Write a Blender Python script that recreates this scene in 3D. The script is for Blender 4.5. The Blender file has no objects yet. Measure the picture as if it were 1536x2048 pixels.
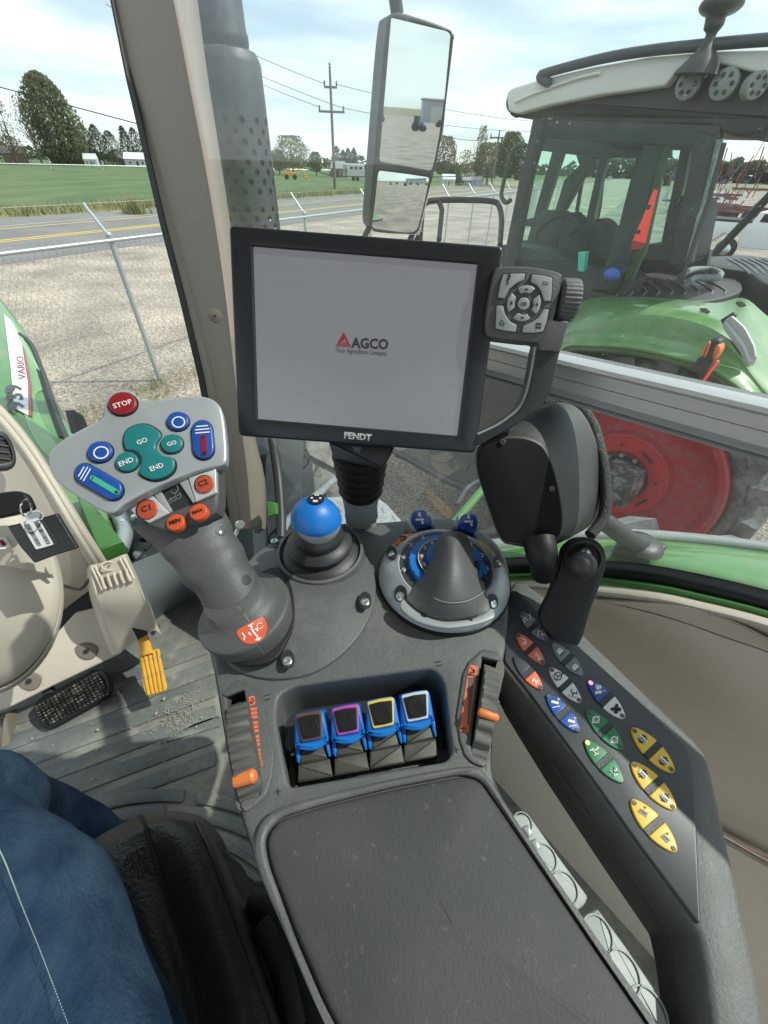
import bpy, bmesh, math, random
from mathutils import Vector, Matrix, noise
from math import sin, cos, pi, radians, sqrt
S = bpy.context.scene
COL = S.collection
random.seed(7)
# ------------------------------------------------------------------ camera
C0 = Vector((0, 0, 3.0))
FPX, PITCH, ROLL = 800.0, radians(41.0), radians(1.9)
_R0 = Vector((1, 0, 0)); _F = Vector((0, cos(PITCH), -sin(PITCH))); _U0 = Vector((0, sin(PITCH), cos(PITCH)))
_X = _R0 * cos(ROLL) + _U0 * sin(ROLL); _U = _U0 * cos(ROLL) - _R0 * sin(ROLL)
cd = bpy.data.cameras.new('camera'); cam = bpy.data.objects.new('camera', cd); COL.objects.link(cam)
cam.matrix_world = Matrix(((_X.x, _U.x, -_F.x, C0.x), (_X.y, _U.y, -_F.y, C0.y), (_X.z, _U.z, -_F.z, C0.z), (0, 0, 0, 1)))
cd.sensor_fit = 'VERTICAL'; cd.sensor_height = 36.0; cd.lens = 36.0 * FPX / 2048.0
cd.clip_start = 0.01; cd.clip_end = 20000
S.camera = cam
# ------------------------------------------------------------------ sky and sun
SUN_EL, SUN_AZ = radians(50), radians(97 - 14)      # azimuth clockwise from +Y
w = bpy.data.worlds.new('World'); S.world = w; w.use_nodes = True
nt = w.node_tree; nt.nodes.clear()
def nn(nt, t, **k):
    n = nt.nodes.new(t)
    for a, b in k.items(): setattr(n, a, b)
    return n
sky = nn(nt, 'ShaderNodeTexSky', sky_type='NISHITA', sun_disc=False, sun_elevation=SUN_EL, sun_rotation=SUN_AZ, dust_density=1.5, altitude=1000)
tc = nn(nt, 'ShaderNodeTexCoord'); mp = nn(nt, 'ShaderNodeMapping'); mp.inputs['Scale'].default_value = (1.0, 1.0, 6.0)
mp.inputs['Rotation'].default_value = (0.05, 0.06, 0.3)
n1 = nn(nt, 'ShaderNodeTexNoise'); n1.inputs['Scale'].default_value = 3.0; n1.inputs['Detail'].default_value = 7; n1.inputs['Roughness'].default_value = .55; n1.inputs['Distortion'].default_value = .5
cr = nn(nt, 'ShaderNodeValToRGB'); cr.color_ramp.elements[0].position = .38; cr.color_ramp.elements[1].position = .60
cr.color_ramp.elements[0].color = (.50, .50, .50, 1)
n2 = nn(nt, 'ShaderNodeTexNoise'); n2.inputs['Scale'].default_value = 3.1; n2.inputs['Detail'].default_value = 5
cc = nn(nt, 'ShaderNodeValToRGB'); cc.color_ramp.elements[0].position = .36; cc.color_ramp.elements[1].position = .58
cc.color_ramp.elements[0].color = (4.1, 4.8, 5.1, 1); cc.color_ramp.elements[1].color = (6.2, 6.8, 6.8, 1)
mx = nn(nt, 'ShaderNodeMix', data_type='RGBA'); bg = nn(nt, 'ShaderNodeBackground'); wo = nn(nt, 'ShaderNodeOutputWorld')
L = nt.links.new
L(tc.outputs['Generated'], mp.inputs[0]); L(mp.outputs[0], n1.inputs[0]); L(mp.outputs[0], n2.inputs[0])
L(n1.outputs[0], cr.inputs[0]); L(n2.outputs[0], cc.inputs[0])
L(cr.outputs[0], mx.inputs['Factor']); L(sky.outputs[0], mx.inputs['A']); L(cc.outputs[0], mx.inputs['B'])
L(mx.outputs['Result'], bg.inputs[0]); L(bg.outputs[0], wo.inputs[0]); bg.inputs[1].default_value = 0.135
sd = bpy.data.lights.new('sun', 'SUN'); sd.energy = 3.1; sd.angle = radians(.6); sd.color = (1, .95, .87)
so = bpy.data.objects.new('sun', sd); COL.objects.link(so)
SD = Vector((sin(SUN_AZ) * cos(SUN_EL), cos(SUN_AZ) * cos(SUN_EL), sin(SUN_EL)))
so.rotation_euler = SD.to_track_quat('Z', 'Y').to_euler(); so.location = (0, 0, 30)
S.view_settings.view_transform = 'Standard'; S.view_settings.look = 'None'; S.view_settings.exposure = .57; S.view_settings.gamma = 1
S.view_settings.use_curve_mapping = False
S.render.engine = 'CYCLES'
S.cycles.use_denoising = True; S.cycles.max_bounces = 6; S.cycles.transparent_max_bounces = 16; S.cycles.caustics_reflective = False; S.cycles.caustics_refractive = False
# ------------------------------------------------------------------ pixel <-> world
def ray(x, y): return _F + _X * ((x - 768) / FPX) + _U * ((1024 - y) / FPX)
def P(x, y, t): return C0 + ray(x, y) * t
class Plane:
    def __init__(s, p, n): s.p = Vector(p); s.n = Vector(n).normalized()
    def at(s, x, y, h=0.0):
        d = ray(x, y); q = s.p + s.n * h
        return C0 + d * ((q - C0).dot(s.n) / d.dot(s.n))
    def off(s, h): return Plane(s.p + s.n * h, s.n)
def ZP(z): return Plane(C0 + Vector((0, 0, z)), (0, 0, 1))       # z relative to the camera
MD = Vector((.755, .656, 0)); DD = Vector((-.656, .755, 0))      # tractor: to its right, forward
def LAT(l): return Plane(C0 + MD * l, -MD)
def FP(x, y, t, n): return Plane(P(x, y, t), n)                  # plane through a point
def hpt(x, dist, y=335):                                          # ground point at azimuth of pixel x
    d = ray(x, y); k = dist / sqrt(d.x ** 2 + d.y ** 2); return Vector((d.x * k, d.y * k, 0))
def hz(x, y, dist):
    d = ray(x, y); return 3.0 + d.z * dist / sqrt(d.x ** 2 + d.y ** 2)
# ------------------------------------------------------------------ materials
def mat(name, col, rough=.5, metal=0.0, bump=None, var=None, spec=.5, emit=None, coat=0.0, alpha=None, dust=None):
    m = bpy.data.materials.new(name); m.use_nodes = True; nt = m.node_tree; b = nt.nodes['Principled BSDF']; L = nt.links.new
    b.inputs['Base Color'].default_value = (*col, 1); b.inputs['Roughness'].default_value = rough; b.inputs['Metallic'].default_value = metal
    b.inputs['Specular IOR Level'].default_value = spec; b.inputs['Coat Weight'].default_value = coat
    tc = nn(nt, 'ShaderNodeTexCoord'); src = None
    if var:                                                       # (scale, colour2, lo, hi[, detail, stretch])
        v = list(var) + [6, (1, 1, 1)][len(var) - 4:]
        mp = nn(nt, 'ShaderNodeMapping'); mp.inputs['Scale'].default_value = v[5]; L(tc.outputs['Object'], mp.inputs[0])
        n = nn(nt, 'ShaderNodeTexNoise'); n.inputs['Scale'].default_value = v[0]; n.inputs['Detail'].default_value = v[4]; n.inputs['Roughness'].default_value = .62
        r = nn(nt, 'ShaderNodeMapRange'); r.inputs[1].default_value = v[2]; r.inputs[2].default_value = v[3]
        x = nn(nt, 'ShaderNodeMix', data_type='RGBA'); x.inputs['A'].default_value = (*col, 1); x.inputs['B'].default_value = (*v[1], 1)
        L(mp.outputs[0], n.inputs[0]); L(n.outputs[0], r.inputs[0]); L(r.outputs[0], x.inputs['Factor']); L(x.outputs['Result'], b.inputs['Base Color']); src = x
    if dust:                                                      # (scale, colour, lo, hi, rough)
        n = nn(nt, 'ShaderNodeTexNoise'); n.inputs['Scale'].default_value = dust[0]; n.inputs['Detail'].default_value = 8; n.inputs['Roughness'].default_value = .7
        r = nn(nt, 'ShaderNodeMapRange'); r.inputs[1].default_value = dust[2]; r.inputs[2].default_value = dust[3]
        x = nn(nt, 'ShaderNodeMix', data_type='RGBA'); x.inputs['A'].default_value = (*col, 1); x.inputs['B'].default_value = (*dust[1], 1)
        if src: L(src.outputs['Result'], x.inputs['A'])
        L(tc.outputs['Object'], n.inputs[0]); L(n.outputs[0], r.inputs[0]); L(r.outputs[0], x.inputs['Factor']); L(x.outputs['Result'], b.inputs['Base Color'])
        q = nn(nt, 'ShaderNodeMapRange'); q.inputs[3].default_value = rough; q.inputs[4].default_value = min(1, rough + .3); L(r.outputs[0], q.inputs[0]); L(q.outputs[0], b.inputs['Roughness'])
    if bump:                                                      # (scale, distance[, kind, stretch])
        kind = bump[2] if len(bump) > 2 else 'noise'; sc = bump[3] if len(bump) > 3 else (1, 1, 1)
        mp = nn(nt, 'ShaderNodeMapping'); mp.inputs['Scale'].default_value = sc; L(tc.outputs['Object'], mp.inputs[0])
        if kind == 'noise':
            n = nn(nt, 'ShaderNodeTexNoise'); n.inputs['Detail'].default_value = 3
        elif kind == 'wave':
            n = nn(nt, 'ShaderNodeTexWave')
        else:
            n = nn(nt, 'ShaderNodeTexVoronoi')
        n.inputs['Scale'].default_value = bump[0]; L(mp.outputs[0], n.inputs[0])
        u = nn(nt, 'ShaderNodeBump'); u.inputs['Strength'].default_value = 1; u.inputs['Distance'].default_value = bump[1]
        L(n.outputs[0], u.inputs['Height']); L(u.outputs[0], b.inputs['Normal'])
    if emit: b.inputs['Emission Color'].default_value = (*emit[0], 1); b.inputs['Emission Strength'].default_value = emit[1]
    return m
def glass(name, tint, film, speck, seed=0.0, gloss=.04, scale=1.0, boost=1.0):
    """thin dusty pane: tinted transparency, weak mirror reflection, dust film and specks on it"""
    m = bpy.data.materials.new(name); m.use_nodes = True; nt = m.node_tree; nt.nodes.clear(); L = nt.links.new
    out = nn(nt, 'ShaderNodeOutputMaterial'); tr = nn(nt, 'ShaderNodeBsdfTransparent'); tr.inputs[0].default_value = (*tint, 1)
    gl = nn(nt, 'ShaderNodeBsdfGlossy'); gl.inputs['Roughness'].default_value = .02
    fr = nn(nt, 'ShaderNodeFresnel'); fr.inputs[0].default_value = 1.35
    ma = nn(nt, 'ShaderNodeMath', operation='MULTIPLY'); ma.inputs[1].default_value = gloss * 3
    m1 = nn(nt, 'ShaderNodeMixShader'); L(fr.outputs[0], ma.inputs[0]); L(ma.outputs[0], m1.inputs[0]); L(tr.outputs[0], m1.inputs[1]); L(gl.outputs[0], m1.inputs[2])
    df = nn(nt, 'ShaderNodeBsdfDiffuse'); df.inputs[0].default_value = (.75, .76, .72, 1); tl = nn(nt, 'ShaderNodeBsdfTranslucent'); tl.inputs[0].default_value = (.75, .76, .72, 1)
    md = nn(nt, 'ShaderNodeMixShader'); L(df.outputs[0], md.inputs[1]); L(tl.outputs[0], md.inputs[2])
    tc = nn(nt, 'ShaderNodeTexCoord'); mp = nn(nt, 'ShaderNodeMapping'); mp.inputs['Location'].default_value = (seed, seed * 2, 0); L(tc.outputs['Object'], mp.inputs[0])
    a = nn(nt, 'ShaderNodeTexNoise'); a.inputs['Scale'].default_value = 3.5 * scale; a.inputs['Detail'].default_value = 6
    r = nn(nt, 'ShaderNodeMapRange'); r.inputs[1].default_value = .35; r.inputs[2].default_value = .75; r.inputs[3].default_value = film * .5; r.inputs[4].default_value = film * 1.6
    b = nn(nt, 'ShaderNodeTexNoise'); b.inputs['Scale'].default_value = 330 * scale; b.inputs['Detail'].default_value = 2; b.inputs['Distortion'].default_value = 1.5
    s = nn(nt, 'ShaderNodeMapRange'); s.inputs[1].default_value = .69; s.inputs[2].default_value = .76; s.inputs[3].default_value = 0; s.inputs[4].default_value = speck
    q = nn(nt, 'ShaderNodeTexNoise'); q.inputs['Scale'].default_value = 9 * scale
    qq = nn(nt, 'ShaderNodeMapRange'); qq.inputs[1].default_value = .42; qq.inputs[2].default_value = .6
    mm = nn(nt, 'ShaderNodeMath', operation='MULTIPLY'); ad = nn(nt, 'ShaderNodeMath', operation='ADD'); ad.use_clamp = True
    for k in (a, b, q): L(mp.outputs[0], k.inputs[0])
    L(a.outputs[0], r.inputs[0]); L(b.outputs[0], s.inputs[0]); L(q.outputs[0], qq.inputs[0]); L(s.outputs[0], mm.inputs[0]); L(qq.outputs[0], mm.inputs[1])
    L(r.outputs[0], ad.inputs[0]); L(mm.outputs[0], ad.inputs[1])
    m2 = nn(nt, 'ShaderNodeMixShader'); L(ad.outputs[0], m2.inputs[0]); L(m1.outputs[0], m2.inputs[1]); L(md.outputs[0], m2.inputs[2]); L(m2.outputs[0], out.inputs[0])
    return m
G = {}
G['console'] = mat('console_grey_plastic', (.098, .104, .106), .5, bump=(600, .0003), var=(520, (.125, .130, .130), .42, .64), dust=(11, (.20, .195, .18), .50, .82))
G['console2'] = mat('cover_grey_plastic', (.088, .094, .096), .5, bump=(600, .0003), var=(520, (.108, .114, .115), .42, .64), dust=(13, (.18, .175, .165), .52, .84))
G['grip'] = mat('grip_grey_plastic', (.084, .087, .088), .5, bump=(600, .0003), var=(520, (.10, .104, .104), .42, .64))
G['pad'] = mat('armrest_rubber', (.050, .053, .053), .7, bump=(620, .0004, 'noise', (1, 1, 1)), var=(7, (.068, .068, .066), .42, .66), dust=(150, (.20, .19, .18), .60, .82))
G['black'] = mat('black_plastic', (.011, .012, .013), .5, spec=.35, bump=(800, .0001))
G['dark'] = mat('dark_plastic', (.028, .031, .034), .45, bump=(700, .0002))
G['keyp'] = mat('keypad_membrane', (.045, .05, .058), .42, dust=(12, (.09, .095, .10), .5, .9))
G['silver'] = mat('silver_paint', (.42, .45, .48), .38, .35, bump=(1500, .00005))
G['silver2'] = mat('silver_plastic', (.36, .38, .39), .42, .2)
G['stemgrey'] = mat('stem_grey_plastic', (.33, .34, .34), .45)
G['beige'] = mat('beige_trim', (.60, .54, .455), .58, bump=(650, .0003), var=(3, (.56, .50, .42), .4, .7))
G['beige_shaded'] = mat('shaded_beige_trim', (.195, .168, .138), .62, bump=(750, .0003))  # darker copy of the beige; shade on the pillar is put into it
G['white'] = mat('white_print', (.8, .8, .8), .5)
G['ink'] = mat('black_print', (.01, .01, .01), .6)
G['red'] = mat('red_button', (.26, .012, .018), .35, coat=.3)
G['blue'] = mat('blue_button', (.012, .075, .36), .35, coat=.2)
G['blue2'] = mat('blue_lever_plastic', (.006, .165, .56), .4, bump=(900, .0001))
G['teal'] = mat('teal_button', (.012, .18, .19), .38, coat=.2)
G['orange'] = mat('orange_button', (.66, .095, .03), .42)
G['orangel'] = mat('orange_sticker', (.80, .17, .08), .5)
G['orangep'] = mat('orange_pointer', (.75, .2, .05), .4)
G['yellow'] = mat('yellow_button', (.80, .52, .06), .45)
G['green_b'] = mat('green_button', (.02, .20, .075), .45)
G['greyb'] = mat('grey_button', (.20, .22, .235), .45)
G['zinc'] = mat('zinc_screw', (.62, .66, .66), .28, .8)
G['chrome'] = mat('chrome', (.75, .76, .76), .12, 1)
G['alu'] = mat('aluminium_rail', (.56, .575, .58), .38, .35, bump=(60, .0002, 'noise', (1, 1, 14)))
G['floor'] = mat('cab_floor_rubber', (.130, .142, .142), .5, bump=(300, .0004), var=(6, (.19, .19, .175), .40, .60), dust=(8, (.33, .315, .27), .47, .70))
G['leather'] = mat('black_leather', (.021, .023, .024), .42, bump=(300, .0009, 'noise'), dust=(60, (.03, .032, .03), .62, .85))
G['denim'] = mat('blue_denim', (.011, .028, .062), .92, bump=(420, .0022, 'noise', (1, .3, 1)), var=(16, (.046, .088, .142), .38, .68, 12, (1, .28, 1)), spec=.2)
G['denim_st'] = mat('denim_thread', (.40, .47, .5), .8)
G['tgreen'] = mat('tractor_green', (.055, .20, .035), .33, coat=.5, dust=(5, (.21, .27, .15), .45, .8))
G['tgreen_d'] = mat('tractor_green_frame', (.06, .19, .045), .45)
G['rim'] = mat('red_rim', (.40, .02, .03), .45, dust=(14, (.27, .13, .12), .46, .74))
G['tyre'] = mat('tyre_rubber', (.06, .062, .062), .8, bump=(60, .002), dust=(6, (.26, .26, .245), .35, .62))
G['exh'] = mat('exhaust_grey_metal', (.060, .073, .084), .5, .25, dust=(20, (.13, .14, .14), .52, .8))
G['roofw'] = mat('roof_white_plastic', (.74, .74, .70), .5)
G['galv'] = mat('galvanised_steel', (.42, .46, .48), .45, .5)
G['wood'] = mat('weathered_pole_wood', (.13, .11, .09), .85)
G['mirror'] = mat('mirror_glass', (.74, .78, .78), .015, 1)
G['screen'] = mat('display_lit_white', (.12, .125, .135), .22, emit=((.50, .52, .56), .16), spec=.8)
G['bezel'] = mat('display_bezel_black', (.018, .021, .025), .33, bump=(800, .00012))
G['glassw'] = glass('windscreen_glass', (.93, .96, .95), .035, .25, 1.0)
G['glasss'] = glass('side_window_glass', (.88, .95, .93), .065, .75, 5.0)
G['glassn'] = glass('neighbour_cab_glass', (.80, .93, .88), .06, .35, 9.0, gloss=.05, scale=.3)
# ------------------------------------------------------------------ geometry generators: (verts, faces)
def join(*vfs):
    V, Fc = [], []
    for v, f in vfs:
        o = len(V); V += list(v); Fc += [tuple(i + o for i in q) for q in f]
    return V, Fc
def catmull(pts, n=5, closed=True):
    out = []; N = len(pts); pts = [Vector(p) for p in pts]
    for i in range(N if closed else N - 1):
        if closed: a, b, c, d = pts[i - 1], pts[i], pts[(i + 1) % N], pts[(i + 2) % N]
        else: a, b, c, d = pts[max(i - 1, 0)], pts[i], pts[i + 1], pts[min(i + 2, N - 1)]
        for k in range(n):
            t = k / n
            out.append(.5 * ((2 * b) + (c - a) * t + (2 * a - 5 * b + 4 * c - d) * t * t + (3 * b - a - 3 * c + d) * t ** 3))
    if not closed: out.append(pts[-1])
    return out
def rnd(pts, r, n=4):
    """polygon with rounded corners (pixels)"""
    out = []; N = len(pts); pts = [Vector(p) for p in pts]
    for i in range(N):
        a, b, c = pts[i - 1], pts[i], pts[(i + 1) % N]
        e, f = a - b, c - b; rr = min(r, e.length * .45, f.length * .45)
        p, q = b + e.normalized() * rr, b + f.normalized() * rr
        for k in range(n + 1):
            t = k / n; out.append(p * (1 - t) ** 2 + b * 2 * t * (1 - t) + q * t * t)
    return out
def basis(n):
    n = Vector(n).normalized(); a = Vector((0, 0, 1)) if abs(n.z) < .9 else Vector((0, 1, 0))
    u = a.cross(n).normalized(); return u, n.cross(u), n
def inset(loop, d, n):
    u, v, _ = basis(n); q = [(p.dot(u), p.dot(v)) for p in loop]; N = len(q)
    A = sum(q[i - 1][0] * q[i][1] - q[i][0] * q[i - 1][1] for i in range(N)); s = 1 if A > 0 else -1
    out = []
    for i in range(N):
        ax, ay = q[i][0] - q[i - 1][0], q[i][1] - q[i - 1][1]; bx, by = q[(i + 1) % N][0] - q[i][0], q[(i + 1) % N][1] - q[i][1]
        la = sqrt(ax * ax + ay * ay) or 1e-9; lb = sqrt(bx * bx + by * by) or 1e-9
        nx, ny = -ay / la - by / lb, ax / la + bx / lb; l = sqrt(nx * nx + ny * ny) or 1e-9; nx /= l; ny /= l
        c = max(.45, (-ay / la) * nx + (ax / la) * ny)
        out.append(loop[i] + (u * nx + v * ny) * (s * d / c))
    return out
def fill(loops, n):
    """triangulated face between an outer loop and holes"""
    bm = bmesh.new(); ed = []; V = []
    for lp in loops:
        vs = [bm.verts.new(p) for p in lp]; V += vs
        for i in range(len(vs)): ed.append(bm.edges.new((vs[i - 1], vs[i])))
    bmesh.ops.triangle_fill(bm, edges=ed, use_beauty=True, normal=n)
    bm.verts.index_update(); v = [x.co.copy() for x in bm.verts]
    f = []
    for q in bm.faces:
        idx = [x.index for x in q.verts]
        if q.normal.dot(n) < 0: idx.reverse()
        f.append(tuple(idx))
    bm.free(); return v, f
def rings(loops, cap0=False, cap1=False):
    V = []; Fc = []; N = len(loops[0])
    for lp in loops: V += list(lp)
    for k in range(len(loops) - 1):
        for i in range(N):
            a, b = k * N + i, k * N + (i + 1) % N; Fc.append((a, b, b + N, a + N))
    if cap0: Fc.append(tuple(range(N - 1, -1, -1)))
    if cap1: Fc.append(tuple((len(loops) - 1) * N + i for i in range(N)))
    return V, Fc
def orient(loop, n):
    u, v, _ = basis(n); A = sum(loop[i - 1].dot(u) * loop[i].dot(v) - loop[i].dot(u) * loop[i - 1].dot(v) for i in range(len(loop)))
    return loop if A > 0 else loop[::-1]
def slab3(loop, n, h, r=0.0, holes=(), dome=0.0, seg=3, bottom=True):
    """solid: top outline `loop` (3D), going down h along -n, edge rounded by r, optional holes (3D loops)"""
    n = Vector(n).normalized(); lp = orient([Vector(p) for p in loop], n)
    L_ = [[p - n * h for p in lp]]
    if r > 0:
        L_.append([p - n * r for p in lp])
        for k in range(1, seg + 1):
            a = k / seg * pi / 2; L_.append([p - n * (r * (1 - sin(a))) for p in inset(lp, r * (1 - cos(a)), n)])
    else: L_.append(lp)
    top = L_[-1]
    if dome:
        k_in, k_h = dome
        ce_ = sum(top, Vector()) / len(top)
        for k in range(1, 9):
            a = k / 9; L_.append([p + (ce_ - p) * a + n * (k_h * (1 - (1 - a) ** 2.2)) for p in top])
        top = L_[-1]
    if not holes: return rings(L_, bottom, True)
    hs = [orient([Vector(p) for p in q], n) for q in holes]; parts = [rings(L_, bottom, False)]
    edge = [];
    for q in hs:
        rr = min(r, .003)
        e0 = inset(q, -rr, n) if rr else q; edge.append(e0)
        R = [e0]
        if rr:
            for k in range(1, 4):
                a = k / 3 * pi / 2; R.append([p - n * (rr * (1 - cos(a))) for p in inset(q, -rr * (1 - sin(a)), n)])
        R.append([p - n * h for p in q]); v, f = rings(R); parts.append((v, [x[::-1] for x in f][:]))
    parts.append(fill([top] + edge, n))
    return join(*parts)
def slab(pl, px, h_top, h, r=0.0, holes=(), dome=0.0, seg=3):
    return slab3([pl.at(p[0], p[1], h_top) for p in px], pl.n, h, r, [[pl.at(p[0], p[1], h_top) for p in q] for q in holes], dome, seg)
def circ(c, n, r, k=24, r2=None, rot=0.0):
    u, v, _ = basis(n); r2 = r2 or r
    return [c + u * (cos(rot + 2 * pi * i / k) * r) + v * (sin(rot + 2 * pi * i / k) * r2) for i in range(k)]
def lathe(c, ax, prof, seg=32, cap0=True, cap1=True):
    ax = Vector(ax).normalized(); return rings([circ(Vector(c) + ax * h, ax, max(r, 1e-5), seg) for r, h in prof], cap0, cap1)
def tube(pts, r, seg=10, cap=True, sq=1.0):
    pts = [Vector(p) for p in pts]; N = len(pts); rs = r if isinstance(r, (list, tuple)) else [r] * N
    L_ = []; u = None
    for i in range(N):
        t = (pts[min(i + 1, N - 1)] - pts[max(i - 1, 0)]).normalized()
        if u is None: u = basis(t)[0]
        else: u = (u - t * u.dot(t)).normalized()
        v = t.cross(u); L_.append([pts[i] + u * cos(2 * pi * k / seg) * rs[i] + v * sin(2 * pi * k / seg) * rs[i] * sq for k in range(seg)])
    return rings(L_, cap, cap)
def ctube(pts, r, n=6, **k):
    c = catmull(pts, n, False)
    if isinstance(r, (list, tuple)):
        rr = [Vector((x, 0)) for x in r]; r = [x.x for x in catmull(rr, n, False)]
    return tube(c, r, **k)
def ball(c, r, seg=24, rg=14, sc=(1, 1, 1)):
    L_ = []
    for j in range(1, rg):
        a = pi * j / rg; L_.append([Vector(c) + Vector((cos(2 * pi * i / seg) * sin(a) * r * sc[0], sin(2 * pi * i / seg) * sin(a) * r * sc[1], -cos(a) * r * sc[2])) for i in range(seg)])
    return rings(L_, True, True)
def box(c, x, y, z, hx, hy, hz_, bev=0.0):
    c = Vector(c); x, y, z = Vector(x).normalized(), Vector(y).normalized(), Vector(z).normalized()
    lp = [c + x * (a * hx) + y * (b * hy) + z * hz_ for a, b in ((-1, -1), (1, -1), (1, 1), (-1, 1))]
    return slab3(lp, z, 2 * hz_, bev)
def ground_box(x, y, z0, z1, hx, hy, ang=0, bev=0):
    u = Vector((cos(ang), sin(ang), 0)); v = Vector((-sin(ang), cos(ang), 0)); return box((x, y, (z0 + z1) / 2), u, v, (0, 0, 1), hx, hy, (z1 - z0) / 2, bev)
def grid(rows, closed=False):
    """rows of 3D points -> quads"""
    V = []; Fc = []; N = len(rows[0])
    for r in rows: V += list(r)
    for j in range(len(rows) - 1):
        for i in range(N if closed else N - 1):
            a, b = j * N + i, j * N + (i + 1) % N; Fc.append((a, b, b + N, a + N))
    return V, Fc
def smoothgrid(rows, n=4):
    R = [catmull(r, n, False) for r in rows]; C = list(zip(*R)); C = [catmull(list(c), n, False) for c in C]
    return grid([list(x) for x in zip(*C)])
def thick(vf, d):
    """give an open sheet thickness d (vector)"""
    v, f = vf; n = len(v); V = list(v) + [p + d for p in v]; Fc = list(f) + [tuple(i + n for i in q[::-1]) for q in f]
    cnt = {}
    for q in f:
        for i in range(len(q)):
            a, b = q[i], q[(i + 1) % len(q)]; cnt[(a, b)] = 1
    for (a, b) in cnt:
        if (b, a) not in cnt: Fc.append((b, a, a + n, b + n))
    return V, Fc
def ribbon(pl, pts, w, h=0.0):
    """flat ink stroke of width w pixels through pixel points on plane"""
    parts = []
    for a, b in zip(pts[:-1], pts[1:]):
        a, b = Vector(a), Vector(b); d = (b - a); l = d.length or 1; d /= l; m = Vector((-d.y, d.x)) * w / 2; a = a - d * w * .25; b = b + d * w * .25
        parts.append(([pl.at(*q, h) for q in (a + m, b + m, b - m, a - m)], [(0, 3, 2, 1)] if True else []))
    return join(*parts)
# ------------------------------------------------------------------ objects
W = {}
def put(o, parent, **props):
    COL.objects.link(o)
    if parent is not None: o.parent = parent
    for k, v in props.items():
        if v is not None: o[k] = v
    return o
def ob(name, vf, m, parent=None, smooth=38, bev=0.0, label=None, category=None, group=None, kind=None, org=None):
    v, f = vf; v = [Vector(p) for p in v]
    if org is None:
        mn = Vector([min(p[i] for p in v) for i in range(3)]); mxx = Vector([max(p[i] for p in v) for i in range(3)]); org = (mn + mxx) / 2
        if parent is None: org.z = mn.z
    me = bpy.data.meshes.new(name); me.from_pydata([p - org for p in v], [], f); me.validate()
    ms = m if isinstance(m, list) else [m]
    for x in ms: me.materials.append(G[x] if isinstance(x, str) else x)
    bm = bmesh.new(); bm.from_mesh(me); bmesh.ops.remove_doubles(bm, verts=bm.verts, dist=1e-6); bmesh.ops.recalc_face_normals(bm, faces=bm.faces); bm.to_mesh(me); bm.free()
    if smooth:
        me.shade_smooth(); me.set_sharp_from_angle(angle=radians(smooth))
    o = bpy.data.objects.new(name, me); wp = W[parent.name] if parent is not None else Vector((0, 0, 0))
    put(o, parent, label=label, category=category, group=group, kind=kind)
    o.location = org - wp; W[o.name] = org.copy()
    return o
def thing(name, loc, label, cat, group=None, kind=None):
    o = bpy.data.objects.new(name, None); put(o, None, label=label, category=cat, group=group, kind=kind); o.location = loc; o.empty_display_size = .05
    W[o.name] = Vector(loc); return o
_fc = {}
def textvf(body, pl, a, b, h=0.0, sy=1.0, bold=0.0, mid=False):
    """text whose line runs from pixel a to pixel b on the plane"""
    cu = bpy.data.curves.new('t', 'FONT'); cu.body = body; cu.size = 1; cu.offset = bold; cu.resolution_u = 2
    o = bpy.data.objects.new('t', cu); COL.objects.link(o); bpy.context.view_layer.update()
    me = bpy.data.meshes.new_from_object(o.evaluated_get(bpy.context.evaluated_depsgraph_get())); bpy.data.objects.remove(o)
    vs = [v.co.copy() for v in me.vertices]; fs = [tuple(p.vertices) for p in me.polygons]; bpy.data.meshes.remove(me); bpy.data.curves.remove(cu)
    x0 = min(v.x for v in vs); x1 = max(v.x for v in vs); y0 = min(v.y for v in vs); y1 = max(v.y for v in vs)
    A, B = pl.at(*a, h), pl.at(*b, h); U = B - A; wd = U.length; U.normalize(); Vv = pl.n.cross(U); k = wd / (x1 - x0)
    if Vv.dot(_U) < 0 and abs(U.dot(_X)) > .3 and U.dot(_X) > 0: Vv = -Vv
    yo = (y0 + y1) / 2 if mid else 0
    return [A + U * ((v.x - x0) * k) + Vv * ((v.y - yo) * k * sy) for v in vs], fs
def copy_tree(o, parent=None, loc=None):
    c = o.copy(); COL.objects.link(c); c.parent = parent
    if loc is not None: c.location = loc
    W[c.name] = (W[parent.name] if parent else Vector((0, 0, 0))) + Vector(c.location)
    for ch in [x for x in bpy.data.objects if x.parent == o]: copy_tree(ch, c)
    return c
from mathutils.bvhtree import BVHTree
def hit(o, x, y):
    me = o.data; b = _fc.get(o.name) or _fc.setdefault(o.name, BVHTree.FromPolygons([v.co for v in me.vertices], [p.vertices for p in me.polygons]))
    d = ray(x, y).normalized(); r = b.ray_cast(C0 - W[o.name], d)
    if r[0] is None: return None
    n = r[1] if r[1].dot(d) < 0 else -r[1]
    return r[0] + W[o.name], n
def drape(o, loop, off, fr=(1, .75, .5, .25, .03)):
    c = sum((Vector(p[:2]) for p in loop), Vector((0, 0))) / len(loop); R = []
    for f in fr:
        lp = []
        for p in loop:
            q = c + (Vector(p[:2]) - c) * f; h = hit(o, q.x, q.y)
            lp.append(h[0] + h[1] * off if h else (lp[-1] if lp else Vector(C0)))
        R.append(lp)
    return rings(R, False, True)
def dink(o, pts, w, off):
    parts = []
    for a, b in zip(pts[:-1], pts[1:]):
        a, b = Vector(a), Vector(b); d = (b - a); l = d.length or 1; d /= l; m = Vector((-d.y, d.x)) * w / 2; a = a - d * w * .25; b = b + d * w * .25; q = []
        for k in (a + m, b + m, b - m, a - m):
            h = hit(o, k.x, k.y)
            if h: q.append(h[0] + h[1] * off)
        if len(q) == 4: parts.append((q, [(0, 3, 2, 1)]))
    return join(*parts)
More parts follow.
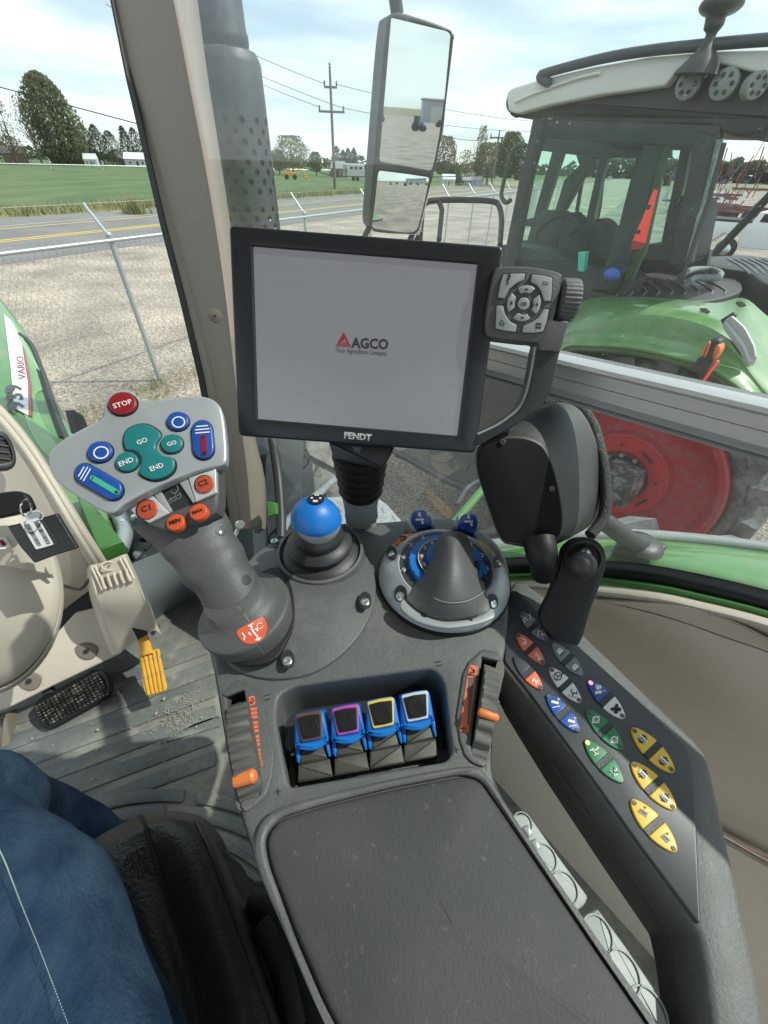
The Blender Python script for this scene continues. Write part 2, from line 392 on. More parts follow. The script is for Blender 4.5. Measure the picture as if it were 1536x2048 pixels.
def disc(pl, x, y, rp, h, m_or_h=0.0, k=28, ry=None):
    """circle outline in pixels around x,y (radius given in pixels, real circle on the plane)"""
    c = pl.at(x, y, h); t = (c - C0).dot(_F); return circ(c, pl.n, rp * t / FPX, k)
# ================================================================== OUTDOORS
FU = Vector((.447, .894, 0)); FV = Vector((-.894, .447, 0))          # along the fence, away from the yard
def uv(u, v, z=0.0): return FU * u + FV * v + Vector((0, 0, z))
def sheet(name, u0, u1, v0, v1, z, m, nu=1, nv=1, fn=None, **k):
    rows = [[uv(u0 + (u1 - u0) * i / nu, v0 + (v1 - v0) * j / nv, z) for i in range(nu + 1)] for j in range(nv + 1)]
    if fn: rows = [[fn(p) for p in r] for r in rows]
    vf = grid(rows); vf = (vf[0], [q[::-1] for q in vf[1]])
    return ob(name, vf, m, **k)
def gravel(name, c1, c2, c3, sc):
    m = mat(name, c1, .9); nt = m.node_tree; b = nt.nodes['Principled BSDF']; L = nt.links.new
    tc = nn(nt, 'ShaderNodeTexCoord'); v = nn(nt, 'ShaderNodeTexVoronoi'); v.inputs['Scale'].default_value = sc; L(tc.outputs['Object'], v.inputs[0])
    r = nn(nt, 'ShaderNodeValToRGB'); r.color_ramp.elements[0].color = (*c2, 1); r.color_ramp.elements[1].color = (*c3, 1); r.color_ramp.elements[0].position = .1; r.color_ramp.elements[1].position = .9
    e = r.color_ramp.elements.new(.5); e.color = (*c1, 1)
    s = nn(nt, 'ShaderNodeSeparateColor'); L(v.outputs['Color'], s.inputs[0]); L(s.outputs[0], r.inputs[0])
    n = nn(nt, 'ShaderNodeTexNoise'); n.inputs['Scale'].default_value = .5; n.inputs['Detail'].default_value = 8; L(tc.outputs['Object'], n.inputs[0])
    q = nn(nt, 'ShaderNodeMapRange'); q.inputs[1].default_value = .35; q.inputs[2].default_value = .7; q.inputs[3].default_value = .60; q.inputs[4].default_value = 1.22; L(n.outputs[0], q.inputs[0])
    x = nn(nt, 'ShaderNodeMix', data_type='RGBA', blend_type='MULTIPLY'); x.inputs['Factor'].default_value = 1
    cb = nn(nt, 'ShaderNodeCombineColor'); [L(q.outputs[0], cb.inputs[i]) for i in range(3)]
    L(r.outputs[0], x.inputs['A']); L(cb.outputs[0], x.inputs['B']); L(x.outputs['Result'], b.inputs['Base Color'])
    u = nn(nt, 'ShaderNodeBump'); u.inputs['Distance'].default_value = .012; u.inputs['Strength'].default_value = .9; u.invert = True
    L(v.outputs['Distance'], u.inputs['Height']); L(u.outputs[0], b.inputs['Normal'])
    return m
G['gravel'] = gravel('yard_gravel', (.29, .25, .21), (.13, .11, .095), (.50, .45, .39), 75)
G['gravel2'] = gravel('verge_gravel', (.41, .355, .285), (.23, .185, .14), (.57, .50, .42), 34)
G['asphalt'] = mat('asphalt', (.155, .155, .155), .9, var=(.35, (.21, .205, .195), .4, .62, 8), bump=(40, .004))
G['grass'] = mat('field_grass', (.062, .115, .035), .9, var=(.22, (.12, .17, .07), .40, .66, 14, (1, .35, 1)), bump=(9, .08))
G['verge'] = mat('dry_verge_grass', (.15, .17, .06), .95, var=(.9, (.27, .235, .12), .42, .6, 8), bump=(14, .05))
G['farland'] = mat('far_land', (.16, .17, .10), .95, var=(.01, (.20, .18, .13), .4, .6))
G['linep'] = mat('yellow_road_paint', (.62, .42, .06), .7, var=(6, (.42, .33, .14), .5, .62))
G['hill'] = mat('distant_hill', (.24, .31, .38), 1.0)  # blue-grey haze of distance is put into the hill colour
G['bark'] = mat('bark', (.10, .085, .07), .95)
def leafm(name, c1, c2):
    m = mat(name, c1, .8, var=(.9, c2, .38, .62)); nt = m.node_tree; b = nt.nodes['Principled BSDF']; o = nt.nodes['Material Output']
    t = nn(nt, 'ShaderNodeBsdfTranslucent'); x = nn(nt, 'ShaderNodeMixShader'); x.inputs[0].default_value = .45; nt.links.new(b.inputs['Base Color'].links[0].from_socket, t.inputs[0])
    nt.links.new(b.outputs[0], x.inputs[1]); nt.links.new(t.outputs[0], x.inputs[2]); nt.links.new(x.outputs[0], o.inputs[0]); return m
LEAF = {'olive': leafm('poplar_leaves', (.15, .17, .085), (.19, .205, .11)), 'dark': leafm('conifer_needles', (.075, .10, .075), (.10, .125, .09)),
        'spring': leafm('spring_leaves', (.15, .17, .06), (.20, .20, .09)), 'bare': leafm('bare_twigs', (.20, .18, .12), (.16, .165, .085)), 'green': leafm('green_leaves', (.06, .10, .03), (.09, .13, .045)),
        'brown': leafm('brown_scrub', (.14, .11, .08), (.17, .15, .09))}  # far foliage tones are lightened to carry the haze in the colour
sheet('ground', -3000, 3000, -3000, 3000, -.02, 'farland', kind='structure')
ob('yard_gravel', (lambda g: (g[0], [q[::-1] for q in g[1]]))(grid([[uv(u, v, 0) for u in (-260, 0, 160)] for v in (-260, -90, 0, 14.0)])), 'gravel', kind='structure', smooth=0)
sheet('gravel_shoulder', -140, 400, 3.2, 19.4, .006, 'gravel2', kind='structure')
sheet('road', -140, 500, 19.4, 33.6, .012, 'asphalt', kind='structure')
for v0, v1 in ((24.35, 24.6), (24.85, 25.1), (28.7, 28.95)):
    sheet('road_line', -140, 500, v0, v1, .018, 'linep', kind='structure')
sheet('verge', -140, 500, 33.6, 40, .01, 'verge', kind='structure')
sheet('field', -140, 700, 39, 330, .016, 'grass', kind='structure')
# blades and tufts along the road verge and by the fence foot: nobody could count them
def tufts(name, spots, hgt, m, wid=.012):
    V = []; Fc = []
    for (p, k, sp) in spots:
        for _ in range(k):
            a = random.random() * 2 * pi; b = p + Vector((random.gauss(0, sp), random.gauss(0, sp), 0)); l = hgt * random.uniform(.4, 1.2)
            d = Vector((cos(a), sin(a), 0)); s = Vector((-d.y, d.x, 0)) * wid * random.uniform(.6, 1.4); tip = b + Vector((0, 0, l)) + d * l * random.uniform(.1, .7)
            i = len(V); V += [b - s, b + s, tip]; Fc.append((i, i + 1, i + 2))
    return ob(name, (V, Fc), m, smooth=0, kind='stuff')
G['drygrass'] = mat('dry_grass_blades', (.30, .27, .15), .9, var=(3, (.18, .22, .07), .4, .6))
G['newgrass'] = mat('new_grass_blades', (.14, .20, .06), .9, var=(3, (.24, .24, .11), .4, .6))
tufts('verge_grass', [(uv(random.uniform(0, 75), random.uniform(33.8, 38.5)), 9, .35) for _ in range(1500)], .42, 'drygrass', .035)
tufts('fence_foot_grass', [(uv(4.3 + random.gauss(0, 1.1), 6.4 + random.gauss(0, .30)), 14, .08) for _ in range(120)], .10, 'newgrass', .004)
tufts('gravel_weeds', [(uv(random.uniform(-2, 14), random.uniform(7, 18.5)), 8, .12) for _ in range(330)], .07, 'drygrass', .006)
tufts('dry_grass_clump', [(hpt(238, 38) + Vector((random.gauss(0, .35), random.gauss(0, .35), 0)), 14, .15) for _ in range(26)], 1.1, 'drygrass', .02)
# ---- trees
def tree(x, ytop, dist, hw, kind, shape, label, lean=0.0, n=1500, group='trees beyond the field', base=0.0):
    c = hpt(x, dist); H = hz(x, ytop, dist) - base; R = hw / FPX * dist / sqrt(ray(x, 330).x ** 2 + ray(x, 330).y ** 2) * 1.12
    t = thing({'conifer': 'conifer_tree', 'bush': 'bush'}.get(shape, 'broadleaf_tree'), c, label, 'bush' if shape == 'bush' else 'tree', group)
    rr = random.Random(int(x * 7 + dist)); V = []; Fc = []
    seeds = [Vector((rr.gauss(0, 1), rr.gauss(0, 1), rr.uniform(0, 1))) for _ in range(26)]
    sz = max(.16, H * (.020 if shape != 'sparse' else .016)); n = int(n * (2.4 if shape != 'sparse' else 1.6))
    for i in range(n):
        h = rr.random()
        if shape == 'poplar': prof = max(0, sin(pi * min(1, (h * .93 + .07)) ** .85)) ** .5; lo = .02
        elif shape == 'conifer': prof = 1.75 * (1 - h) ** .62 + .06; lo = .0
        elif shape == 'bush': prof = sqrt(max(0, 1 - h * h)); lo = 0
        elif shape == 'sparse': prof = .35 + .65 * sin(pi * h); lo = .15
        else: prof = sqrt(max(0, 1 - (h * 1.6 - .75) ** 2)) if h > .05 else .5; lo = .18
        a = rr.random() * 2 * pi; q = rr.random() ** (.42 if shape != 'sparse' else .8)
        lump = .84 + .26 * noise.noise(Vector((cos(a) * 1.7, sin(a) * 1.7, h * 4 + x)))
        if shape == 'sparse' and noise.noise(Vector((cos(a) * 2.2, sin(a) * 2.2, h * 7 + x))) < -.02: continue
        r = R * prof * q * (lump if q > .5 else 1)
        p = c + Vector((cos(a) * r + lean * h * H, sin(a) * r, (lo + (1 - lo) * h) * H + base))
        s = sz * rr.uniform(.6, 1.5); d1 = Vector((rr.gauss(0, 1), rr.gauss(0, 1), rr.gauss(0, 1.3))).normalized(); d2 = d1.cross(Vector((rr.gauss(0, 1), rr.gauss(0, 1), rr.gauss(0, 1)))).normalized()
        if shape in ('poplar', 'sparse'): d1 = (d1 + Vector((0, 0, 1.1))).normalized()
        i0 = len(V); V += [p - d1 * s, p + d2 * s * .55, p + d1 * s, p - d2 * s * .55]; Fc.append((i0, i0 + 1, i0 + 2, i0 + 3))
    ob('crown', (V, Fc), LEAF[kind], t, smooth=0)
    parts = [tube([c + Vector((0, 0, -.1)), c + Vector((lean * .4 * H, 0, H * .4)), c + Vector((lean * .85 * H, 0, H * .85))], [H * .018 + .1, H * .012 + .05, .03], 7)]
    for k in range(7):
        a = rr.random() * 6.28; h0 = rr.uniform(.15, .55); l = R * rr.uniform(.5, .95)
        parts.append(tube([c + Vector((lean * h0 * H, 0, H * h0)), c + Vector((cos(a) * l * .5 + lean * h0 * H, sin(a) * l * .5, H * (h0 + .12))), c + Vector((cos(a) * l + lean * h0 * H, sin(a) * l, H * min(.95, h0 + .32)))], [H * .007 + .04, H * .004 + .03, .02], 5))
    ob('trunk', join(*parts), 'bark', t)
    return t
TR = [  # x, ytop, dist, halfwidth, leaves, shape, label
 (140, 150, 205, 50, 'olive', 'poplar', 'tallest leafy tree, a dense olive green dome at the far end of the field', 4200),
 (88, 194, 200, 22, 'bare', 'sparse', 'thin half bare tree just left of the big dense olive green tree', 900),
 (40, 203, 200, 20, 'bare', 'sparse', 'thin half bare leaning tree nearest the left end of the tree line', 900),
 (-8, 240, 200, 26, 'bare', 'round', 'sparse tree cut by the left edge of the view', 900),
 (40, 272, 196, 34, 'brown', 'bush', 'low brown scrub bush in front of the thin half bare trees', 900),
 (168, 248, 212, 20, 'dark', 'conifer', 'dark conifer touching the big dense olive green tree', 1000),
 (190, 246, 215, 14, 'olive', 'conifer', 'slim conifer, second from the big dense olive green tree', 800),
 (212, 250, 214, 18, 'dark', 'conifer', 'dark conifer in the middle of the group beside the big tree', 1000),
 (236, 262, 214, 20, 'dark', 'conifer', 'dark conifer, lowest of the group, right before the gap in the tree line', 1000),
 (266, 253, 220, 12, 'dark', 'conifer', 'dark conifer just after the gap in the tree line, behind the white roofed house', 800),
 (285, 256, 220, 14, 'dark', 'conifer', 'dark conifer partly behind the cab pillar, above the white roofed house', 800),
 (150, 285, 205, 46, 'green', 'bush', 'dark green undergrowth bush at the foot of the big dense olive tree', 1200),
 (586, 271, 150, 36, 'spring', 'round', 'pale spring green round tree above the yellow machinery', 2000),
 (558, 300, 152, 18, 'spring', 'round', 'small pale tree beside the round spring green tree', 800),
 (632, 304, 150, 14, 'green', 'round', 'small round dark green tree between the pale tree and the grey barn', 900),
 (674, 292, 150, 12, 'dark', 'conifer', 'dark conifer right behind the tall utility pole', 700),
 (687, 300, 152, 9, 'dark', 'conifer', 'first small dark conifer to the right of the tall utility pole', 600),
 (697, 296, 152, 9, 'dark', 'conifer', 'middle dark conifer above the white trailer', 600),
 (708, 296, 152, 10, 'dark', 'conifer', 'last dark conifer before the wing mirror', 600),
 (724, 325, 160, 14, 'green', 'bush', 'low green bush half hidden by the wing mirror edge', 500),
 (888, 272, 130, 26, 'bare', 'round', 'half bare tree showing just right of the wing mirror', 1400),
 (908, 335, 110, 22, 'green', 'bush', 'dark green bush in front of the white farmhouse', 900),
 (932, 300, 130, 26, 'bare', 'sparse', 'bare twiggy tree between the wing mirror and the tall slim tree', 1200),
 (957, 250, 120, 16, 'spring', 'sparse', 'tall slim sparse tree by the second utility pole', 1300),
 (978, 285, 120, 34, 'spring', 'round', 'broad pale green tree behind the second utility pole', 2200),
 (1014, 264, 112, 26, 'green', 'round', 'green tree at the edge of the neighbouring cab', 2000),
 (1045, 290, 112, 24, 'green', 'round', 'green tree seen through the front of the neighbouring cab', 1000),
]
for x, yt, d, hw, lf, sh, lab, n in TR: tree(x, yt, d, hw, lf, sh, lab, n=n, lean=.12 if lab.startswith('thin half bare lean') else 0)
# far tree line to the right, behind the yard (one mass)
V = []; Fc = []; rr = random.Random(3)
for i in range(5000):
    x = rr.uniform(1180, 1700); d = 330 + rr.uniform(0, 25); c = hpt(x, d); h = abs(rr.gauss(0, 1)) * 0 + rr.random() ** .8 * (9 + 3 * noise.noise(Vector((x * .05, 0, 0)))); s = rr.uniform(.6, 1.6)
    p = c + Vector((0, 0, h)); d1 = Vector((rr.gauss(0, 1), rr.gauss(0, 1), rr.gauss(0, 1))).normalized(); d2 = d1.cross(Vector((0, .3, 1))).normalized(); i0 = len(V)
    V += [p - d1 * s, p + d2 * s, p + d1 * s, p - d2 * s]; Fc.append((i0, i0 + 1, i0 + 2, i0 + 3))
ob('far_wood', (V, Fc), LEAF['dark'], smooth=0, kind='stuff')
V = []; Fc = []
for i in range(4200):
    x = rr.uniform(-160, 1150); d = 360 + rr.uniform(0, 25); c = hpt(x, d); h = rr.random() * (5 + 4 * noise.noise(Vector((x * .03, 0, 0)))); s = rr.uniform(.6, 1.8)
    p = c + Vector((0, 0, h)); d1 = Vector((rr.gauss(0, 1), rr.gauss(0, 1), rr.gauss(0, 1))).normalized(); d2 = d1.cross(Vector((0, .3, 1))).normalized(); i0 = len(V)
    V += [p - d1 * s, p + d2 * s, p + d1 * s, p - d2 * s]; Fc.append((i0, i0 + 1, i0 + 2, i0 + 3))
ob('far_hedgerow', (V, Fc), LEAF['green'], smooth=0, kind='stuff')
# hills
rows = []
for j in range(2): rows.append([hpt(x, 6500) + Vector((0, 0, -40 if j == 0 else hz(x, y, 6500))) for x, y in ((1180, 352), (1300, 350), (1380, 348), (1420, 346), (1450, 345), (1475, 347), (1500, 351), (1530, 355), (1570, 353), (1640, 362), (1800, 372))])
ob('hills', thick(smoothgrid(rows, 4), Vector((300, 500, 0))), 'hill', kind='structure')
# ---- buildings and farm things at the far edge of the field
def bframe(x, dist, ang=0.0):
    c = hpt(x, dist); r = Vector((c.y, -c.x, 0)).normalized(); f = -Vector((c.x, c.y, 0)).normalized()
    ca, sa = cos(ang), sin(ang); return c, r * ca + f * sa, f * ca - r * sa
def house(x0, x1, ytop, yb, dist, wallm, roofm, label, cat='house', name='farm_house', ang=.25, roof_frac=.45):
    xm = (x0 + x1) / 2; c, r, f = bframe(xm, dist, ang); wd = (hpt(x1, dist) - hpt(x0, dist)).length / 2; H = hz(xm, ytop, dist); e = H * (1 - roof_frac); dp = wd * .6
    t = thing(name, c, label, cat); ob('wall', box(c + Vector((0, 0, e / 2)), r, f, (0, 0, 1), wd, dp, e / 2), wallm, t)
    A = [c + r * (s * wd * 1.05) + f * q * dp * 1.15 + Vector((0, 0, z)) for s in (-1, 1) for q, z in ((-1, e), (0, H), (1, e))]
    ob('roof', (A, [(0, 1, 4, 3), (1, 2, 5, 4), (0, 2, 1), (3, 4, 5), (0, 3, 5, 2)]), roofm, t, smooth=0)
    for k in (-.55, .5):
        q = c + r * (wd * k) + f * (dp + .03) + Vector((0, 0, e * .55)); fr = ob('window', box(q, r, (0, 0, 1), f, wd * .1, e * .2, .04), 'white', t)
        ob('pane', box(q + f * .05, r, (0, 0, 1), f, wd * .08, e * .16, .02), 'dark', fr)
    ob('door', box(c + r * wd * .05 + f * (dp + .03) + Vector((0, 0, e * .36)), r, (0, 0, 1), f, wd * .09, e * .36, .04), 'dark', t)
    return t
G['sidingw'] = mat('white_siding', (.55, .56, .55), .6); G['roofg'] = mat('grey_shingle_roof', (.30, .30, .31), .8); G['barn'] = mat('grey_barn_metal', (.40, .43, .46), .5, .3)
G['roofwh'] = mat('white_metal_roof', (.60, .62, .62), .5); G['brownw'] = mat('brown_boards', (.20, .13, .10), .8); G['machy'] = mat('yellow_machine_paint', (.50, .27, .05), .6)
G['machr'] = mat('red_machine_paint', (.20, .035, .035), .6, var=(2, (.22, .10, .08), .4, .6)); G['machb'] = mat('blue_machine_paint', (.05, .13, .33), .6, var=(2, (.2, .25, .33), .45, .62))
house(256, 304, 305, 326, 205, 'sidingw', 'roofwh', 'white farmhouse with pale roof beside the cab pillar at the field end')
house(240, 262, 303, 325, 225, 'brownw', 'roofg', 'low brown building just left of the white farmhouse', 'shed', 'farm_shed')
house(174, 200, 307, 318, 200, 'sidingw', 'roofwh', 'small pale green and white shed below the dark conifers', 'shed', 'farm_shed')
house(18, 60, 292, 312, 205, 'brownw', 'roofg', 'brown house behind the scrub at the left end of the field', roof_frac=.4)
house(663, 690, 322, 352, 140, 'brownw', 'barn', 'dark barn with shiny metal roof behind the tall utility pole', 'barn', 'barn', .4)
house(686, 697, 326, 356, 132, 'barn', 'barn', 'narrow tall grey metal shed between barn and white trailer', 'shed', 'farm_shed', roof_frac=.1)
house(886, 912, 348, 368, 108, 'sidingw', 'roofwh', 'white farmhouse gable just right of the wing mirror', ang=-.2)
house(924, 968, 352, 372, 112, 'barn', 'roofg', 'long grey blue shed under the slim sparse tree', 'shed', 'farm_shed')
# white trailer
c, r, f = bframe(712, 118); t = thing('horse_trailer', c, 'white box trailer parked next to the narrow grey shed', 'trailer')
ob('body', box(c + Vector((0, 0, 1.75)), r, f, (0, 0, 1), 1.9, 1.1, 1.15, .2), 'sidingw', t)
for k in (-1.0, 0, 1.0): ob('window', box(c + r * k + f * 1.12 + Vector((0, 0, 2.2)), r, (0, 0, 1), f, .3, .22, .03), 'dark', t)
for k in (-.6, .3): ob('wheel', lathe(c + r * k + f * 1.0 + Vector((0, 0, .38)), f, [(.38, 0), (.38, .2)], 16), 'black', t)
# yellow excavator-like farm machine
c, r, f = bframe(580, 112); t = thing('yellow_farm_machine', c, 'yellow wheeled loader with raised arm parked behind the field', 'loader')
ob('body', join(box(c + Vector((0, 0, .9)), r, f, (0, 0, 1), 1.2, .7, .35, .1), box(c - r * .4 + Vector((0, 0, 1.5)), r, f, (0, 0, 1), .4, .5, .3, .1)), 'machy', t)
ob('boom', tube([c + r * .8 + Vector((0, 0, 1.0)), c + r * 1.9 + Vector((0, 0, 1.9)), c + r * 2.8 + Vector((0, 0, 1.2)), c + r * 3.1 + Vector((0, 0, .6))], .12, 8), 'machy', t)
ob('bucket', box(c + r * 3.2 + Vector((0, 0, .4)), r, f, (0, 0, 1), .35, .5, .25, .1), 'machy', t)
for k in (-1.1, 1.0): ob('wheel', lathe(c + r * k * .8 + f * .6 + Vector((0, 0, .45)), f, [(.45, 0), (.45, .3)], 18), 'black', t)
# rusty implement beside it
c, r, f = bframe(545, 112); t = thing('rusty_implement', c, 'low rusty red farm implement left of the yellow loader', 'implement')
ob('frame', join(*[tube([c + r * a + Vector((0, 0, .5)), c + r * (a + .5) + Vector((0, 0, 1.3)), c + r * (a + 1) + Vector((0, 0, .5))], .1, 6) for a in (-2, -1, 0, 1)]), 'machr', t)
# irrigation wheel line across the field
wl = thing('irrigation_line', uv(60, 66), 'long thin wheeled irrigation pipe crossing the green field', 'irrigation pipe')
pa = uv(-10, 150, 1.05); pb = uv(190, 78, 1.05); N = 20
ob('pipe', tube([pa, pb], .13, 6), 'galv', wl)
for i in range(N + 1):
    c = pa + (pb - pa) * i / N; d = (pb - pa).normalized(); pts = circ(c, d, 1.0, 20)
    ob('wheel', join(tube(pts + [pts[0]], .045, 5, False), *[tube([c, pts[k]], .03, 4) for k in range(0, 20, 4)]), 'galv', wl)
# ---- utility poles and wires
def upole(x, ytop, dist, arms, label, lean=0):
    c = hpt(x, dist); H = hz(x, ytop, dist); t = thing('utility_pole', c, label, 'utility pole'); dr = Vector((c.y, -c.x, 0)).normalized()
    ob('post', tube([c + Vector((0, 0, -.2)), c + Vector((0, 0, H))], [.23, .15], 10), 'wood', t)
    for (z, w_) in arms:
        ob('crossarm', box(c + Vector((0, 0, H - z)), dr, (0, 0, 1), dr.cross(Vector((0, 0, 1))), w_, .11, .09), 'wood', t)
        for s in (-.92, .92): ob('insulator', lathe(c + dr * w_ * s + Vector((0, 0, H - z + .1)), (0, 0, 1), [(.06, 0), (.14, .12), (.07, .22), (.13, .36), (.05, .5)], 8), 'dark', t)
    ob('insulator', lathe(c + Vector((0, 0, H)), (0, 0, 1), [(.07, 0), (.16, .15), (.08, .3), (.14, .45), (.05, .6)], 8), 'dark', t)
    return c, dr, H
p1, d1_, H1 = upole(668, 139, 77, ((1.6, .85), (3.9, 1.75)), 'tall wooden utility pole with two crossarms standing in the green field')
p2, d2_, H2 = upole(988, 268, 105, ((.5, 1.6),), 'shorter wooden pole with one crossarm among trees near the neighbouring cab')
p3, d3_, H3 = upole(907, 305, 150, ((.3, .2),), 'small distant pole above the white farmhouse gable')
def wire(a, b, sag, r=.035, label=''):
    pts = [a + (b - a) * i / 14 + Vector((0, 0, -sag * 4 * (i / 14) * (1 - i / 14))) for i in range(15)]
    ob('power_line', tube(pts, r, 5), 'ink', label=label, category='wire', group='overhead wires')
def far(x, y, d): q = hpt(x, d); q.z = hz(x, y, d); return q
wire(far(-400, 40, 120), p1 + Vector((0, 0, H1 - 10.6)), 0, .06, 'thick low overhead cable coming from the left to the tall pole')
wire(p1 + Vector((0, 0, H1 - 10.6)), far(1300, 318, 150), 1.2, .06, 'thick low overhead cable running on right behind the wing mirror')
wire(far(300, -40, 90), p1 + d1_ * -.8 + Vector((0, 0, H1 - 1.3)), .6, .03, 'thin wire to the upper crossarm of the tall pole')
wire(far(300, 20, 90), p1 + d1_ * -1.6 + Vector((0, 0, H1 - 3.5)), .6, .03, 'thin wire to the left end of the lower crossarm')
wire(far(300, 5, 80), p1 + d1_ * 1.6 + Vector((0, 0, H1 - 3.5)), .6, .03, 'thin wire to the right end of the lower crossarm')
wire(p1 + d1_ * .8 + Vector((0, 0, H1 - 1.3)), far(1100, 245, 130), .8, .03, 'thin wire leaving the upper crossarm to the right')
wire(p1 + d1_ * 1.6 + Vector((0, 0, H1 - 3.5)), far(1100, 262, 130), .8, .03, 'thin wire leaving the lower crossarm to the right')
wire(far(860, 262, 100), p2 + Vector((0, 0, H2 - .4)), .8, .035, 'thin wire coming down to the shorter pole')
# ---- chain link fence along the yard
fe = thing('chain_link_fence', uv(4.25, 6.66), 'galvanised chain link fence with pipe top rail and leaning barbed wire arms beside the yard', 'fence')
u0, u1, zt = -6, 46, 2.08
for i, u in enumerate([-3.4, 4.27, 8.9, 11.9, 14.9, 17.9, 20.9, 23.9, 26.9, 30, 33, 36, 39, 42]):
    big = i == 1
    ob('fence_post', join(tube([uv(u, 6.66, -.05), uv(u, 6.66, 2.14)], .036 if big else .03, 10), ball(uv(u, 6.66, 2.14), .042, 10, 6)), 'galv', fe)
    ob('barb_arm', tube([uv(u, 6.66, 2.12), uv(u, 6.98, 2.48)], .022, 8), 'galv', fe)
ob('top_rail', tube([uv(u0, 6.62, zt), uv(8, 6.62, zt), uv(u1, 6.62, zt)], .024, 10), 'galv', fe)
for u in (-1.6, 1.2, 5.6, 8.3): ob('rail_sleeve', tube([uv(u, 6.62, zt), uv(u + .14, 6.62, zt)], .028, 10), 'galv', fe)
V = []; Fc = []; dsp = .09; Hm = 2.13
u = u0 - 3
while u < 34:
    for s in (1, -1):
        a = uv(u if s > 0 else u + Hm * .62, 6.69 + s * .003, .02); b = uv(u + Hm * .62 if s > 0 else u, 6.69 + s * .003, Hm)
        wv = Vector((0, 0, .0030)); wn = FV * .0030; i0 = len(V)
        V += [a - wv - wn, a + wv, a + wn - wv, b - wv - wn, b + wv, b + wn - wv]; Fc += [(i0, i0 + 1, i0 + 4, i0 + 3), (i0 + 1, i0 + 2, i0 + 5, i0 + 4), (i0 + 2, i0, i0 + 3, i0 + 5)]
    u += dsp
ob('wire_mesh', (V, Fc), 'galv', fe, smooth=0, kind='stuff')
V = []; Fc = []; u = u0
while u < 34:                                                      # twisted wire ends above the rail
    for s in (-1, 1):
        a = uv(u, 6.69, Hm - .02); b = uv(u + s * .022, 6.69, Hm + .05); i0 = len(V); q = FU * .0022; V += [a - q, a + q, b + q, b - q]; Fc.append((i0, i0 + 1, i0 + 2, i0 + 3))
    u += dsp
ob('wire_ends', (V, Fc), 'galv', fe, smooth=0, kind='stuff')
for k in (.55, 1.0): ob('barbed_wire', tube([uv(u0, 6.66 + .32 * k, 2.12 + .36 * k), uv(u1, 6.66 + .32 * k, 2.12 + .36 * k)], .0022, 4), 'galv', fe)
# ---- things at the far right of the yard
c, r, f = bframe(1530, 27, .15); gz = Vector((0, 0, 1))
G['truckw'] = mat('white_truck_paint', (.74, .76, .78), .25, coat=.6); G['tail'] = mat('red_tail_lamp', (.45, .02, .02), .3)
t = thing('pickup_truck', c, 'white pickup truck parked on the gravel at the right edge', 'pickup truck')
TX = lambda a, z, q=0.0: c + r * a + gz * z + f * q
def prof(pts, q0, q1): a = [TX(x, z, q1) for x, z in pts]; return slab3(a, f, q1 - q0, .04)
ob('body', prof([(-1.5, .62), (-1.55, 1.32), (-1.35, 1.42), (.5, 1.45), (.62, 1.85), (2.5, 1.9), (3.0, 1.42), (4.4, 1.3), (4.5, .6), (.45, .55), (.3, .95), (-.35, 1.02), (-.75, .6)], -1.9, .0), 'truckw', t)
ob('bed_rail', prof([(-1.5, 1.44), (-1.48, 1.5), (.5, 1.52), (.5, 1.46)], -1.9, .02), 'black', t)
ob('bumper', prof([(-1.78, .55), (-1.78, .78), (-1.5, .8), (-1.5, .55)], -1.9, .0), 'zinc', t)
ob('tail_lamp', prof([(-1.53, .95), (-1.55, 1.3), (-1.3, 1.3), (-1.28, .95)], -.1, .02), 'tail', t)
ob('side_window', prof([(.75, 1.5), (.8, 1.8), (2.4, 1.84), (2.75, 1.5)], -.1, .02), 'black', t)
for a in (0, 3.6):
    wh = ob('wheel', lathe(TX(a, .42, -.24), f, [(.34, 0), (.42, .03), (.42, .25), (.34, .27)], 22), 'black', t); ob('hubcap', lathe(TX(a, .42, .02), f, [(.24, 0), (.2, .03)], 16), 'zinc', wh)
def implement(x, dist, hh, wd, m, label, n=20, seed=1):
    c, r, f = bframe(x, dist, .3); rr = random.Random(seed); t = thing('farm_implement', c, label, 'farm implement')
    ob('frame', join(*[box(c + r * rr.uniform(-wd, wd) + f * rr.uniform(-1, 1) + gz * rr.uniform(.6, hh * .5), r, f, gz, rr.uniform(.3, 1.2), .08, .08) for _ in range(9)] + [box(c + gz * .8, r, f, gz, wd, .1, .1)]), m, t)
    for _ in range(n):
        a = c + r * rr.uniform(-wd, wd) + f * rr.uniform(-1, 1) + gz * rr.uniform(.3, hh * .7); b = a + Vector((rr.uniform(-.6, .6), rr.uniform(-.5, .5), rr.uniform(.3, hh * .45)))
        ob('bar', tube([a, b], rr.uniform(.03, .06), 6), m, t)
    for _ in range(5): q = c + r * rr.uniform(-wd, wd) + f * .8 + gz * .45; ob('disc_blade', lathe(q, f, [(.45, 0), (.4, .06)], 14), 'dark', t)
implement(1428, 62, 3.6, 3.6, 'machb', 'blue folded tillage implement behind the truck', 22, 3)
implement(1462, 55, 2.2, 2.2, 'machb', 'low pale blue implement between blue and red ones', 10, 9)
implement(1493, 58, 5.0, 3.8, 'machr', 'tall dark red folded tillage implement behind the truck', 34, 5)
implement(1560, 52, 3.0, 3.0, 'machr', 'second red implement cut by the right edge', 14, 8)
